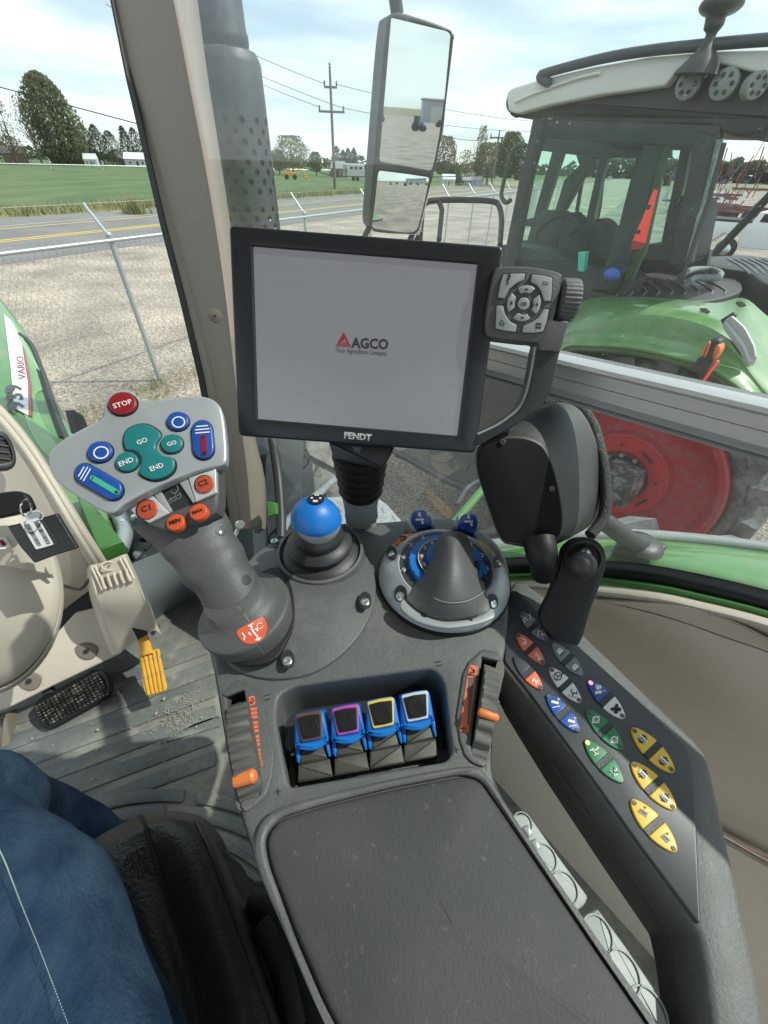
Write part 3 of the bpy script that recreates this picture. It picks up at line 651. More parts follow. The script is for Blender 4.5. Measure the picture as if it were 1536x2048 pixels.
# concrete planter stub with leaning post; red cap
c = hpt(1493, 17.5) ; t = thing('concrete_footing', c, 'pale concrete footing with a black plastic sheet in front of the truck', 'concrete footing')
ob('block', lathe(c, gz, [(.45, 0), (.50, .25), (.62, .75), (.55, .8), (.3, .78)], 20), mat('pale_concrete', (.45, .42, .36), .9, bump=(20, .01)), t)
ob('wrap', lathe(c + Vector((-.35, -.3, 0)), Vector((-.2, -.1, 1)), [(.35, 0), (.22, .3), (.12, .7), (.02, .75)], 10), mat('pale_tarp', (.6, .56, .5), .6), t)
ob('leaning_post', tube([c + gz * .7, c + gz * 3.6 + r * 1.25], .11, 10), 'black', label='dark post leaning out of the pale concrete footing', category='post')
c = hpt(1419, 14); c.z = .0
t = thing('red_hydrant', c, 'small red hydrant standing on the gravel behind the neighbouring tractor', 'hydrant')
ob('barrel', lathe(c, gz, [(.13, 0), (.12, .05), (.09, .07), (.09, .5), (.14, .52), (.14, .58), (.1, .66), (.03, .72)], 16), 'tail', t)
ob('cap', tube([c + gz * .42 - Vector((.17, 0, 0)), c + gz * .42 + Vector((.17, 0, 0))], .05, 10), 'tail', t)

# ---- machines standing at the back of the yard (seen in the wing mirror)
def machine(c, ang, m, label, big=1.0):
    r = Vector((cos(ang), sin(ang), 0)); f = Vector((-sin(ang), cos(ang), 0)); t = thing('parked_machine', c, label, 'farm machine', 'farm machines at the back of the yard')
    ob('body', box(c + gz * 1.7 * big, r, f, gz, 1.6 * big, .6 * big, .55 * big, .15), m, t); ob('cab', box(c + gz * 2.7 * big - r * .7 * big, r, f, gz, .75 * big, .75 * big, .75 * big, .1), 'dark', t)
    for a, R_w in ((-1.0, 1.0), (1.5, .75)):
        for s_ in (-1, 1): ob('wheel', lathe(c + r * a * big + f * s_ * .8 * big + gz * R_w * big, f, [(.1, -.25), (R_w * big, -.22), (R_w * big, .22), (.1, .25)], 18), 'black', t)
back = Vector((.656, -.755, 0)); side = Vector((.755, .656, 0))
for k, (d, s_, m, lb) in enumerate(((110, -20, 'tgreen', 'green tractor standing far behind us, leftmost of the row'), (125, -6, 'machr', 'dark red machine in the row far behind us'), (105, 8, 'machb', 'blue machine in the row far behind us'), (132, 24, 'machy', 'yellow machine in the row far behind us'), (118, 42, 'tgreen', 'green tractor standing far behind us, rightmost of the row'), (150, 0, 'exh', 'grey implement in the middle of the row far behind us'), (140, 16, 'machr', 'second red machine in the row, beside the yellow one'), (128, 33, 'barn', 'pale grey machine in the row far behind us'))):
    machine(back * d + side * s_, .6 * k, m, lb, .62)
c = back * 190 + side * 30; house_b = thing('machine_shed', c, 'long grey machine shed at the far back of the yard', 'shed')
ob('wall', box(c + gz * 2.6, side, back, gz, 16, 6, 2.6), 'barn', house_b); ob('roof', box(c + gz * 5.4, side, back, gz, 16.4, 6.4, .2), 'roofg', house_b)
for k in range(4): ob('door', box(c + gz * 1.9 + side * (-11 + 7.3 * k) - back * 6.05, side, gz, back, 2.4, 1.9, .08), 'sidingw', house_b)
# ================================================================== THE TRACTOR WE SIT IN, OUTSIDE
OT = thing('tractor', C0 + MD * -.4 + DD * 1.0 - Vector((0, 0, 3)), 'our own green tractor: hood, dusty tyres, fender, exhaust and steps outside the windows', 'tractor')
_thing0 = thing
def thing(name, loc, label, cat, group=None, kind=None):
    o = bpy.data.objects.new(name, None); put(o, OT, label=label); o.location = Vector(loc) - W[OT.name]; o.empty_display_size = .05; W[o.name] = Vector(loc); return o
UP = Vector((0, 0, 1))
def wheel_tyre(c, ax, R, Wd, nl, lug=.05, seg=64, ri=.56):
    """tyre carcass and chevron lugs"""
    c = Vector(c); ax = Vector(ax).normalized(); h = Wd / 2
    pr = [(R * ri, -h * .80), (R * (ri + .06), -h * .96), (R * max(.78, ri + .1), -h), (R * .90, -h * .92), (R - lug - .01, -h * .78), (R - lug, -h * .4), (R - lug, h * .4), (R - lug - .01, h * .78), (R * .90, h * .92), (R * max(.78, ri + .1), h), (R * (ri + .06), h * .96), (R * ri, h * .80)]
    body = lathe(c, ax, pr, seg, False, False)
    u, v, _ = basis(ax); parts = []
    for i in range(nl):
        for s in (-1, 1):
            a0 = 2 * pi * (i + (.5 if s > 0 else 0)) / nl; pts = []
            def q(a, x, r): return c + (u * cos(a) + v * sin(a)) * r + ax * x
            da = .30 * 12 / nl * 1.6; wv = .030 / R * 1.1
            A = [q(a0 - wv, s * h * -.04, R), q(a0 + wv, s * h * -.04, R), q(a0 + da + wv * 1.5, s * h * .98, R - lug * .35), q(a0 + da - wv * 1.5, s * h * .98, R - lug * .35)]
            B = [q(a0 - wv * 1.7, s * h * -.06, R - lug - .02), q(a0 + wv * 1.7, s * h * -.06, R - lug - .02), q(a0 + da + wv * 2.4, s * h * 1.0, R * .86), q(a0 + da - wv * 2.4, s * h * 1.0, R * .86)]
            M1 = [(A[1] * .5 + A[2] * .5) + (u * cos(a0 + da * .5) + v * sin(a0 + da * .5)) * .012, (A[0] * .5 + A[3] * .5) + (u * cos(a0 + da * .5) + v * sin(a0 + da * .5)) * .012]
            M2 = [(B[1] * .5 + B[2] * .5), (B[0] * .5 + B[3] * .5)]
            parts.append((A + B + M1 + M2, [(0, 1, 8, 9), (9, 8, 2, 3), (4, 0, 9, 11), (11, 9, 3, 7), (1, 5, 10, 8), (8, 10, 6, 2), (3, 2, 6, 7), (0, 4, 5, 1)]))
    return body, join(*parts)
# front right wheel
FWc = C0 + MD * 1.22 + DD * 2.8; FWc.z = .80
t = thing('tractor_wheel', (FWc.x, FWc.y, 0), 'dusty front tyre of our own tractor behind the display arm', 'wheel')
bd, lg = wheel_tyre(FWc, MD, .80, .58, 15, .05)
ob('tyre', bd, 'tyre', t); ob('tread_lug', lg, 'tyre', t, smooth=20, kind='stuff'); ob('rim', lathe(FWc, MD, [(.44, -.2), (.44, .2), (.2, .1), (.12, .14), (.02, .14)], 32), 'rim', t)
# rear right wheel
RWc = C0 + MD * 1.28 + DD * -.26; RWc.z = 1.035
t = thing('tractor_wheel', (RWc.x, RWc.y, 0), 'dusty lugged rear tyre of our own tractor just beyond the green fender', 'wheel')
bd, lg = wheel_tyre(RWc, MD, 1.07, .62, 20, .055, 80)
ob('tyre', bd, 'tyre', t); ob('tread_lug', lg, 'tyre', t, smooth=20, kind='stuff'); ob('rim', lathe(RWc, MD, [(.60, -.25), (.60, .25), (.3, .1), (.15, .14), (.02, .14)], 40), 'rim', t)
# green rear fender outside the side window
fn_ = ZP(-.50)
rows = [[ZP(z).at(x, y) for x, y in r] for z, r in (
    (-.56, [(940, 1098), (1000, 1095), (1100, 1080), (1250, 1076), (1400, 1086), (1540, 1103), (1640, 1118), (1760, 1140)]),
    (-.52, [(940, 1104), (1000, 1101), (1100, 1088), (1250, 1086), (1400, 1098), (1540, 1116), (1640, 1132), (1760, 1156)]),
    (-.50, [(940, 1116), (1000, 1113), (1100, 1106), (1250, 1110), (1400, 1128), (1540, 1152), (1640, 1172), (1760, 1196)]),
    (-.50, [(940, 1150), (1000, 1150), (1100, 1150), (1250, 1165), (1400, 1192), (1540, 1225), (1640, 1250), (1760, 1280)]))]
t = thing('rear_fender', rows[1][3], 'bright green dusty fender of our tractor below the side window', 'fender')
ob('fender_shell', thick(smoothgrid(rows, 5), Vector((0, 0, -.03))), 'tgreen', t)
G['rubedge'] = mat('grey_rubber_edging', (.20, .22, .235), .6, dust=(30, (.3, .31, .3), .45, .7))
ob('rubber_edge', ctube([ZP(-.555).at(*q) for q in ((940, 1093), (1000, 1090), (1100, 1074), (1250, 1070), (1400, 1080), (1540, 1097), (1640, 1112), (1760, 1134))], .013, 6), 'rubedge', t)
# antenna/mirror foot on the fender
t = thing('mirror_arm', ZP(-.5).at(1285, 1095), 'dusty grey tube arm with oval foot bolted on the green fender', 'mirror arm')
pf = ZP(-.49); ob('foot_plate', slab(pf, catmull([(1233, 1085), (1246, 1079), (1290, 1080), (1325, 1084), (1336, 1091), (1322, 1099), (1280, 1101), (1240, 1096)], 3), .012, .02, .004), 'dark', t)
ob('tube_arm', ctube([pf.at(1275, 1088, .01), pf.at(1262, 1082, .03), P(1215, 1048, .62), P(1175, 1020, .62), P(1120, 985, .64)], [.021, .016, .0145, .0145, .0145], 5, seg=14), 'dark', t)
ob('base_collar', lathe(pf.at(1284, 1091, .01), (0, 0, 1), [(.034, 0), (.03, .006), (.018, .012)], 20), 'dark', t)
# exhaust stack with perforated guard outside the pillar
ax0 = P(480, 300, 1.42); AX = Vector((ax0.x, ax0.y, 0)); R_ = .108
def zrow(y): d = ray(433 + .137 * y + 4, y); return C0.z + d.z * sqrt(AX.x ** 2 + AX.y ** 2) / sqrt(d.x ** 2 + d.y ** 2)
t = thing('exhaust_stack', (AX.x, AX.y, 1.2), 'dark grey vertical exhaust stack with perforated guard outside the cab pillar', 'exhaust')
zt, zb = zrow(118), zrow(470)
ob('exhaust_pipe', lathe(AX, UP, [(.075, zt - .1), (.075, zt + .02), (.079, zt + .035), (.079, zt + .05), (.075, zt + .06), (.073, 4.4), (.066, 4.4), (.066, 4.0)], 40, False, False), 'exh', t)
ob('guard_cap', lathe(AX, UP, [(.08, zt + .02), (.095, zt + .015), (R_ - .004, zt), (R_, zt - .012), (R_, zt - .13)], 48, False, False), 'exh', t)
V = []; Fc = []; NS = 26; z0, z1 = 1.7, zt - .13; NZ = int((z1 - z0) / (2 * pi * R_ / NS))
for i in range(NS):
    for j in range(NZ):
        def cp(a, b): th = 2 * pi * (i + a) / NS; return AX + Vector((cos(th) * R_, sin(th) * R_, z0 + (z1 - z0) * (j + b) / NZ))
        holed = (i + j) % 2 == 0 and j % 9 > 0
        sqv = [cp(0, 0), cp(.5, 0), cp(1, 0), cp(1, .5), cp(1, 1), cp(.5, 1), cp(0, 1), cp(0, .5)]; i0 = len(V); V += sqv
        if not holed: Fc.append(tuple(range(i0, i0 + 8))); continue
        V += [cp(.5 + .36 * cos(a), .5 + .36 * sin(a)) for a in [pi * 1.25 + k * pi / 4 for k in range(8)]]
        for k in range(8): Fc.append((i0 + k, i0 + (k + 1) % 8, i0 + 8 + (k + 1) % 8, i0 + 8 + k))
ob('perforated_guard', (V, Fc), 'exh', t, smooth=60)
ob('inner_pipe', lathe(AX, UP, [(.070, 1.2), (.070, zt)], 28), 'dark', t)
ob('lower_canister', lathe(AX, UP, [(.02, 1.25), (.125, 1.26), (.13, 1.3), (.13, 1.66), (.115, 1.70)], 40, True, False), 'exh', t)
# vertical tubes and step beside the pillar foot
t = thing('boarding_handrail', P(565, 1060, 1.12), 'grey steel handrail bending down beside the cab pillar', 'handrail')
ob('rail_tube', ctube([P(565, 1062, 1.12), P(572, 1046, 1.15), P(598, 1020, 1.2), P(640, 985, 1.3), P(676, 955, 1.4), P(740, 925, 1.55)], .013, 6), 'rubedge', t)
ob('rail_post', ctube([P(562, 1075, 1.10), P(562, 1030, 1.12), P(556, 950, 1.15), P(545, 880, 1.2)], .014, 5), 'dark', t)
t = thing('frame_side_plate', P(540, 1060, 1.1), 'dark grey plates of the tractor frame behind the pillar foot', 'tractor frame')
ob('side_plate', thick(smoothgrid([[P(478, 870, 1.25), P(560, 870, 1.25), P(606, 880, 1.25)], [P(510, 1000, 1.2), P(562, 1000, 1.2), P(600, 1005, 1.2)], [P(520, 1130, 1.15), P(575, 1130, 1.15), P(600, 1125, 1.15)]], 2), Vector((0, .03, 0))), 'exh', t)
ob('green_bracket', slab3([P(*q, 1.05) for q in ((534, 1003), (550, 1006), (551, 1028), (536, 1034))], -_F, .03, .002), 'tgreen_d', t)
G['tread'] = mat('diamond_tread_plate', (.44, .46, .46), .42, .5, bump=(55, .004, 'voronoi', (1, 2.2, 1)), dust=(14, (.5, .49, .45), .5, .75))
t = thing('step_platform', ZP(-1.2).at(700, 1060), 'light grey diamond plate boarding step outside the side window', 'step')
st = ZP(-1.2); ob('tread_plate', slab(st, [(556, 1010), (600, 1000), (690, 992), (740, 984), (775, 1010), (812, 1052), (860, 1110), (700, 1150), (540, 1130)], 0, .03, .002), 'tread', t)
bars = []
for i in range(22):
    for j in range(14):
        c = st.at(560, 1130) + Vector((i * .05, j * .05, .0015)); 
        a = (i + j) % 2 * pi / 2 + .4; d = Vector((cos(a), sin(a), 0)); s = Vector((-d.y, d.x, 0)); bars.append(box(c, d, s, UP, .017, .004, .0015))
def inside(p, poly):
    x, y = p; r = False
    for k in range(len(poly)):
        (x1, y1), (x2, y2) = poly[k - 1], poly[k]
        if (y1 > y) != (y2 > y) and x < (x2 - x1) * (y - y1) / (y2 - y1) + x1: r = not r
    return r
sp = [(p.x, p.y) for p in (st.at(*q) for q in [(560, 1012), (600, 1004), (690, 996), (738, 988), (772, 1012), (808, 1053), (850, 1108), (700, 1146), (545, 1128)])]
bars = [b for b in bars if inside((sum(v.x for v in b[0]) / len(b[0]), sum(v.y for v in b[0]) / len(b[0])), sp)]
ob('tread_ribs', join(*bars), 'tread', t, kind='stuff')
# ladder bars below
t = thing('step_rails', P(950, 985, 1.5), 'dark green step rails crossing below the black monitor', 'step')
ob('rail', ctube([P(905, 1050, 1.25), P(960, 985, 1.4), P(1010, 930, 1.55)], .014, 4), 'tgreen_d', t)
ob('rail', ctube([P(915, 1010, 1.5), P(935, 975, 1.6), P(980, 950, 1.62), P(1010, 935, 1.62)], .008, 5), 'exh', t)
ob('rail', tube([P(958, 1072, 1.0), P(1010, 1058, 1.0)], .013), 'dark', t)
# hood
hz0 = -.95; HS = Plane(C0 + Vector((0, 0, hz0)), Vector((0, 0, 1)) + MD * .16)
hp = [(-250, 440), (-150, 452), (-60, 520), (0, 592), (45, 652), (78, 712), (108, 784), (134, 838), (172, 905), (212, 1000), (232, 1090), (150, 1120), (-60, 1100), (-250, 1000)]
t = thing('tractor_hood', HS.at(60, 800), 'green hood of our own tractor with a white decal, seen past the dashboard', 'hood')
ob('hood_shell', slab(HS, catmull(hp, 4), 0, .35, .03), 'tgreen', t)
ob('side_seal', ctube([HS.at(x, y, .004) for x, y in ((40, 668), (64, 690), (86, 745), (104, 800), (122, 850), (150, 915))], .011, 5), 'dark', t)
ob('vent_mesh', slab(HS, [(72, 735), (80, 742), (106, 812), (126, 872), (118, 872), (96, 812)], .012, .01, .002), 'ink', t)
G['glossg'] = mat('sunlit_tint_green', (.12, .30, .07), .25, coat=.8)  # brighter copy of the hood green; sunlight is put into the colour
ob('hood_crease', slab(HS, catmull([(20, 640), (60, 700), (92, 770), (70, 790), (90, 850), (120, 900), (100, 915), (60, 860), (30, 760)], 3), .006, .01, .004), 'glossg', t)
ob('decal', slab(HS, [(8, 628), (22, 640), (44, 688), (58, 760), (60, 832), (28, 815), (22, 740)], .012, .004), mat('white_decal', (.72, .72, .74), .5), t, smooth=0)
ob('decal_stripe', slab(HS, [(44, 690), (50, 700), (63, 770), (63, 832), (57, 830), (56, 765)], .015, .004), 'red', t, smooth=0)
ob('decal_text', textvf('939', HS, (48, 818), (42, 768), .015, .38, .02), 'exh', t, smooth=0)
ob('decal_text', textvf('VARIO', HS, (52, 758), (46, 712), .015, .32, .01), 'red', t, smooth=0)
ob('hood_latch', slab3([P(*q, 1.5) for q in ((128, 820), (144, 818), (162, 862), (150, 872), (140, 864))], Vector((0, -.6, .8)), .06, .006), 'dark', t)
# machinery below the windscreen between hood and pillar
t = thing('engine_bay_parts', P(260, 1060, 1.4), 'grey castings, hoses and pipes of the engine bay low behind the windscreen', 'engine')
eb = ZP(-1.05)
ob('casting', slab(eb, [(195, 960), (300, 930), (420, 930), (430, 1120), (250, 1150), (215, 1100)], 0, .1, .01), 'exh', t)
ob('casting', slab(eb, [(262, 1086), (300, 1075), (350, 1085), (352, 1110), (285, 1135), (262, 1110)], .05, .1, .012), 'rubedge', t)
for pts, r in (([(225, 1040), (240, 1010), (280, 1000), (300, 1040), (286, 1080)], .012), ([(262, 1035), (300, 1028), (316, 1060), (290, 1100)], .006), ([(215, 1000), (260, 985), (330, 990), (350, 1030)], .02), ([(330, 960), (352, 1000), (345, 1040)], .016), ([(240, 1100), (250, 1060), (232, 1020)], .025)):
    ob('hose', ctube([eb.at(x, y, .10) for x, y in pts], r, 6), random.choice(['galv', 'exh', 'black']), t)
ob('green_frame', slab(eb, [(150, 985), (165, 980), (245, 1082), (196, 1100)], .17, .05, .008), 'tgreen_d', t)
for k in range(5): ob('bolt', lathe(eb.at(250 + k * 22, 1050 - k * 8, .1), UP, [(.012, 0), (.012, .02), (.008, .025)], 8), 'zinc', t)
# ---- wing mirror
mn = Vector((.36, -.93, -.041)).normalized(); MP = FP(830, 245, 1.42, mn)
t = thing('wing_mirror', MP.at(830, 250), 'large dusty wing mirror with an upper flat and a lower wide angle glass', 'mirror')
front = catmull([(777, 40), (783, 29), (797, 24), (850, 39), (896, 56), (906, 68), (908, 82), (889, 234), (871, 335), (858, 384), (843, 445), (836, 464), (821, 469), (757, 465), (745, 458), (740, 440), (746, 360), (757, 234), (768, 110)], 3)
ob('housing', slab(MP, front, 0, .095, .012), 'exh', t)
ob('bezel', slab(MP, front, .010, .04, .006, holes=[rnd([(783, 36), (788, 36), (903, 64), (884, 265), (865, 341), (759, 322)], 7), rnd([(758, 341), (861, 355), (836, 458), (825, 466), (744, 456), (749, 400)], 6)]), 'dark', t)
ob('upper_glass', slab(MP, rnd([(780, 33), (906, 62), (886, 266), (866, 345), (755, 325)], 4), .006, .006), 'mirror', t, smooth=0)
pl2 = [MP.at(x, y) for x, y in ((756, 338), (864, 352), (838, 470), (742, 462))]
cx = sum(pl2, Vector()) / 4; rows = []
for j in range(15):
    row = []
    for i in range(13):
        a, b = i / 12, j / 14; q = pl2[0].lerp(pl2[1], a).lerp(pl2[3].lerp(pl2[2], a), b); d = (q - cx); row.append(q + mn * (.012 - d.length_squared / (2 * 1.3)))
    rows.append(row)
tilt = ob('lower_glass', grid(rows), 'mirror', t, smooth=180)
ob('upper_bracket', ctube([MP.at(795, 30, -.02), MP.at(790, -10, -.02), MP.at(786, -80, -.03)], .02, 4), 'dark', t)
for q in ((738, 455), (828, 462), (842, 462)): ob('lower_bracket', tube([MP.at(*q, -.03), MP.at(q[0] - 16, q[1] + 34, -.05)], .011), 'dark', t)
thing = _thing0
# ---- side window and windscreen panes (curved windscreen wraps round from the pillar)
PIL = P(462, 700, 1.05)
sw = LAT(.435); a = C0 + MD * .435
def onlat(l, dd, z): return C0 + MD * l + DD * dd + Vector((0, 0, z))
g = ob('side_window', grid([[onlat(.44, d, z) for d in (-.45, -.1, .25, .6)] + [Vector((PIL.x + .04, PIL.y, C0.z + z))] for z in (-1.12, -.8, -.4, 0, .4, .62)]), 'glasss', smooth=60, label='large dusty side window pane of our cab right of the pillar', category='window')
wr = []
for z in (-1.10, -.7, -.3, .1, .5):
    row = []
    for k in range(9):
        s = k / 8; q = Vector((PIL.x - .07, PIL.y - .02, 0)) - MD * (1.7 * s) + DD * (.22 * sin(pi * s)); row.append(Vector((q.x, q.y, C0.z + z)) + DD * (-.06 * (z + .3)))
    wr.append(row)
ob('windscreen', grid(wr), 'glassw', smooth=60, label='curved front windscreen pane of our cab left of the pillar', category='window')
# blade of the door frame: pillar trim
def vrow(y, t_, xs, dep): return [P(x, y, t_ + d) for x, d in zip(xs, dep)]
rows = [vrow(y, .93 + .02 * k, xs, (0.26, .17, .165, 0, -.005, .03, .12)) for k, (y, xs) in enumerate([
    (-160, (196, 190, 206, 300, 318, 372, 374)), (0, (229, 224, 242, 335, 352, 392, 394)), (150, (258, 254, 275, 364, 380, 412, 415)), (300, (292, 288, 308, 393, 410, 436, 438)), (450, (326, 323, 342, 420, 436, 458, 461)),
    (600, (366, 361, 378, 442, 460, 475, 478)), (760, (404, 398, 414, 462, 478, 490, 493)), (880, (424, 421, 436, 478, 494, 510, 512)), (960, (440, 436, 452, 488, 506, 528, 530)), (1060, (455, 452, 466, 496, 512, 533, 535))])]
t = thing('cab_pillar', P(470, 1080, 1.1), 'beige trimmed front corner pillar of our cab', 'pillar')
ob('trim_cover', smoothgrid(rows, 3), 'beige_shaded', t, smooth=50)
r2 = [vrow(1058, 1.085, (455, 452, 466, 496, 512, 533, 535), (0.26, .175, .17, .01, .0, .04, .12)), vrow(1180, 1.12, (470, 468, 480, 505, 520, 545, 548), (0.26, .175, .17, .01, .0, .04, .12))]
ob('foot_cover', smoothgrid(r2, 2), 'exh', t, smooth=50)
ob('frit_edge', thick(grid([[P(x - 6, y, 1.14), P(x + 5, y, 1.14)] for y, x in ((-160, 190), (0, 226), (150, 256), (300, 291), (450, 326), (600, 365), (760, 403), (880, 424), (1000, 446), (1100, 462))]), Vector((0, .008, 0))), 'black', t)
pc = P(430, 632, .958); ob('screw_cap', lathe(pc, C0 - pc - Vector((.25, 0, 0)), [(.0155, 0), (.0150, .003), (.012, .004), (.0, .0045)], 28), 'beige_shaded', t); ob('cap_hole', lathe(pc, C0 - pc, [(.0022, 0), (.0022, .006)], 10), 'ink', t)
pb = P(480, 1050, 1.05); pn = (C0 - pb).normalized(); ob('stud', join(lathe(pb, pn, [(.013, 0), (.013, .01), (.009, .016)], 20), lathe(pb, Vector((-.3, -.5, -.5)), [(.006, 0), (.006, .04), (.003, .05)], 14)), 'zinc', t)
# ================================================================== THE NEIGHBOURING TRACTOR
NT = thing('neighbour_tractor', C0 + MD * 4.4 + DD * .6 + Vector((0, 0, -3)), 'green tractor with grey white roof and red rimmed wheels parked right beside ours', 'tractor')
def lat(L, px, th, r=0.0, **k): return slab(LAT(L), px, 0, th, r, **k)
nb = lambda *a, **k: ob(*a, **k)
LN = 3.55
G['ndark'] = mat('neighbour_dark_frame', (.03, .036, .036), .5, dust=(4, (.10, .11, .10), .5, .8))
G['ngreen'] = mat('neighbour_green_paint', (.075, .22, .05), .34, coat=.45, dust=(3, (.26, .33, .20), .40, .78))
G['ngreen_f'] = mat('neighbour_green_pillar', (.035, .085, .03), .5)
G['smv'] = mat('fluorescent_orange_red', (.95, .07, .045), .5, emit=((1, .09, .06), .15))
G['lens'] = mat('lamp_lens_grey', (.24, .26, .25), .35)
G['teal2'] = mat('pale_teal_plastic', (.10, .55, .42), .4)
G['bluerag'] = mat('blue_rag', (.04, .13, .50), .7)
# roof
rf = nb('roof', slab3([LAT(LN).at(*q) for q in rnd([(1012, 188), (1022, 176), (1080, 158), (1180, 134), (1300, 112), (1425, 101), (1540, 98), (1700, 98), (1780, 112), (1790, 150), (1540, 152), (1440, 128), (1355, 140), (1330, 172), (1200, 190), (1100, 210), (1033, 228), (1016, 222)], 5)], -MD, 1.75, .015), 'roofw', NT)
nb('roof_crease', ctube([LAT(LN - .015).at(*q) for q in ((1030, 204), (1060, 190), (1120, 168), (1160, 155), (1200, 146))], .008, 4), 'roofw', rf)
nb('roof_underside', slab3([LAT(LN + .07).at(*q) for q in catmull([(1014, 190), (1010, 205), (1013, 221), (1030, 233), (1068, 240), (1100, 244), (1200, 250), (1330, 252), (1400, 250), (1440, 262), (1470, 273), (1500, 270), (1530, 262), (1600, 250), (1700, 240), (1700, 130), (1540, 124), (1438, 128), (1358, 142), (1332, 174), (1200, 192), (1100, 212), (1033, 229), (1022, 205)], 3)], -MD, 1.68, .02), 'ndark', NT)
for x, y, rx in ((1375, 168, 23), (1447, 167, 25), (1518, 170, 22)):
    LP_ = LAT(LN - .02); n_ = (-MD - DD * (0.1 if x < 1500 else 1.2)).normalized(); c = LP_.at(x, y); rr_ = rx * (c - C0).dot(_F) / FPX / 1.02
    lp = nb('work_lamp', lathe(c - n_ * .06, n_, [(rr_ * .98, 0), (rr_ * .98, .05), (rr_ * .9, .054), (.001, .056)], 28), 'lens', NT)
    u_, v_, _ = basis(n_)
    for k in range(6): q = c - n_ * .004 + u_ * cos(k * pi / 3) * rr_ * .58 + v_ * sin(k * pi / 3) * rr_ * .58; nb('led', lathe(q, n_, [(rr_ * .17, -.01), (rr_ * .17, .002), (rr_ * .1, .004)], 10), 'ndark', lp)
nb('roof_rail', ctube([LAT(LN - .03).at(*q) for q in ((1100, 166), (1086, 160), (1080, 154), (1092, 146), (1200, 118), (1300, 101), (1400, 91), (1540, 79), (1700, 72))], .026, 5, seg=12), 'exh', NT)
nb('antenna_stalk', ctube([LAT(LN - .05).at(*q) for q in ((1392, 150), (1402, 125), (1412, 95), (1422, 70), (1427, 55), (1432, 35), (1441, 16))], [.12, .09, .04, .026, .045, .05, .08], 5), 'ndark', NT)
c = LAT(LN - .05).at(1443, 10); nb('antenna_head', ball(c, .105, 24, 12, (1, 1, .42)), 'ndark', NT)
# cab frame, near side
def bar(name, px, L, th=.06, m='ndark', r=.008): return nb(name, lat(L, px, th, r), m, NT)
bar('cab_post', [(1068, 232), (1090, 244), (1062, 350), (1030, 520), (1020, 600), (1002, 600), (1010, 500), (1040, 350)], LN + .05)
bar('cab_header', [(1066, 236), (1440, 250), (1440, 290), (1325, 290), (1200, 284), (1080, 276), (1060, 262)], LN + .06)
bar('door_post', [(1290, 282), (1325, 282), (1262, 520), (1232, 580), (1190, 580), (1222, 500)], LN + .08)
bar('door_post', [(1318, 282), (1336, 282), (1290, 500), (1262, 560), (1246, 560)], LN + .10, .05, 'ngreen_f')
bar('rear_post', [(1390, 262), (1440, 272), (1424, 330), (1400, 430), (1382, 525), (1340, 530), (1356, 440), (1376, 350)], LN + .05)
bar('cab_sill', [(1002, 490), (1060, 496), (1150, 520), (1240, 545), (1260, 560), (1240, 605), (1140, 640), (1060, 640), (1000, 640)], LN + .12, .3)
# glass, near side and hinged rear pane
nb('side_glass', thick(grid([[LAT(LN + .045).at(x, y) for x in xs] for y, xs in ((258, (1076, 1180, 1300, 1400)), (380, (1050, 1160, 1270, 1372)), (520, (1022, 1130, 1240, 1350)))]), MD * .006), 'glassn', NT)
nb('rear_glass', thick(grid([[LAT(LN + .02).at(x, y) - MD * d for x, d in xs] for y, xs in ((280, ((1432, 0), (1472, .2))), (400, ((1402, 0), (1440, .22))), (530, ((1372, 0), (1396, .24))))]), MD * .006), mat('hinged_pane', (.40, .58, .52), .15, dust=(9, (.62, .70, .66), .42, .7)), NT)
nb('pane_edge', join(tube([LAT(LN).at(*q) - MD * .02 for q in ((1430, 285), (1404, 400), (1376, 520))], .008, 6), tube([LAT(LN).at(*q) - MD * .22 for q in ((1475, 290), (1444, 400), (1392, 545))], .014, 6)), 'ndark', NT)
# far side frame: posts with green tinted panes between
LF = 5.05
for px in ([(1105, 300), (1126, 300), (1088, 420), (1060, 540), (1038, 540), (1076, 400)], [(1130, 300), (1150, 305), (1158, 330), (1128, 360), (1110, 420), (1128, 420), (1170, 345), (1190, 330), (1180, 300)],
           [(1205, 290), (1222, 290), (1206, 340), (1190, 420), (1172, 540), (1150, 540), (1180, 400)], [(1276, 300), (1300, 300), (1262, 440), (1240, 540), (1216, 540), (1250, 400)], [(1362, 290), (1382, 290), (1352, 440), (1330, 540), (1310, 540), (1340, 400)]):
    bar('far_post', px, LF, .08)
bar('far_header', [(1070, 255), (1420, 270), (1420, 300), (1338, 300), (1338, 316), (1280, 316), (1200, 316), (1150, 310), (1070, 300)], LF, .08)
bar('far_sill', [(1030, 480), (1420, 500), (1400, 600), (1020, 600)], LF, .08)
nb('far_glass', thick(grid([[LAT(LF + .02).at(x, y) for x in (1060 - (y - 260) * .2, 1400 - (y - 260) * .2)] for y in (280, 520)]), MD * .006), glass('far_cab_glass', (.93, .99, .96), .02, .1, 3.0, scale=.3), NT)
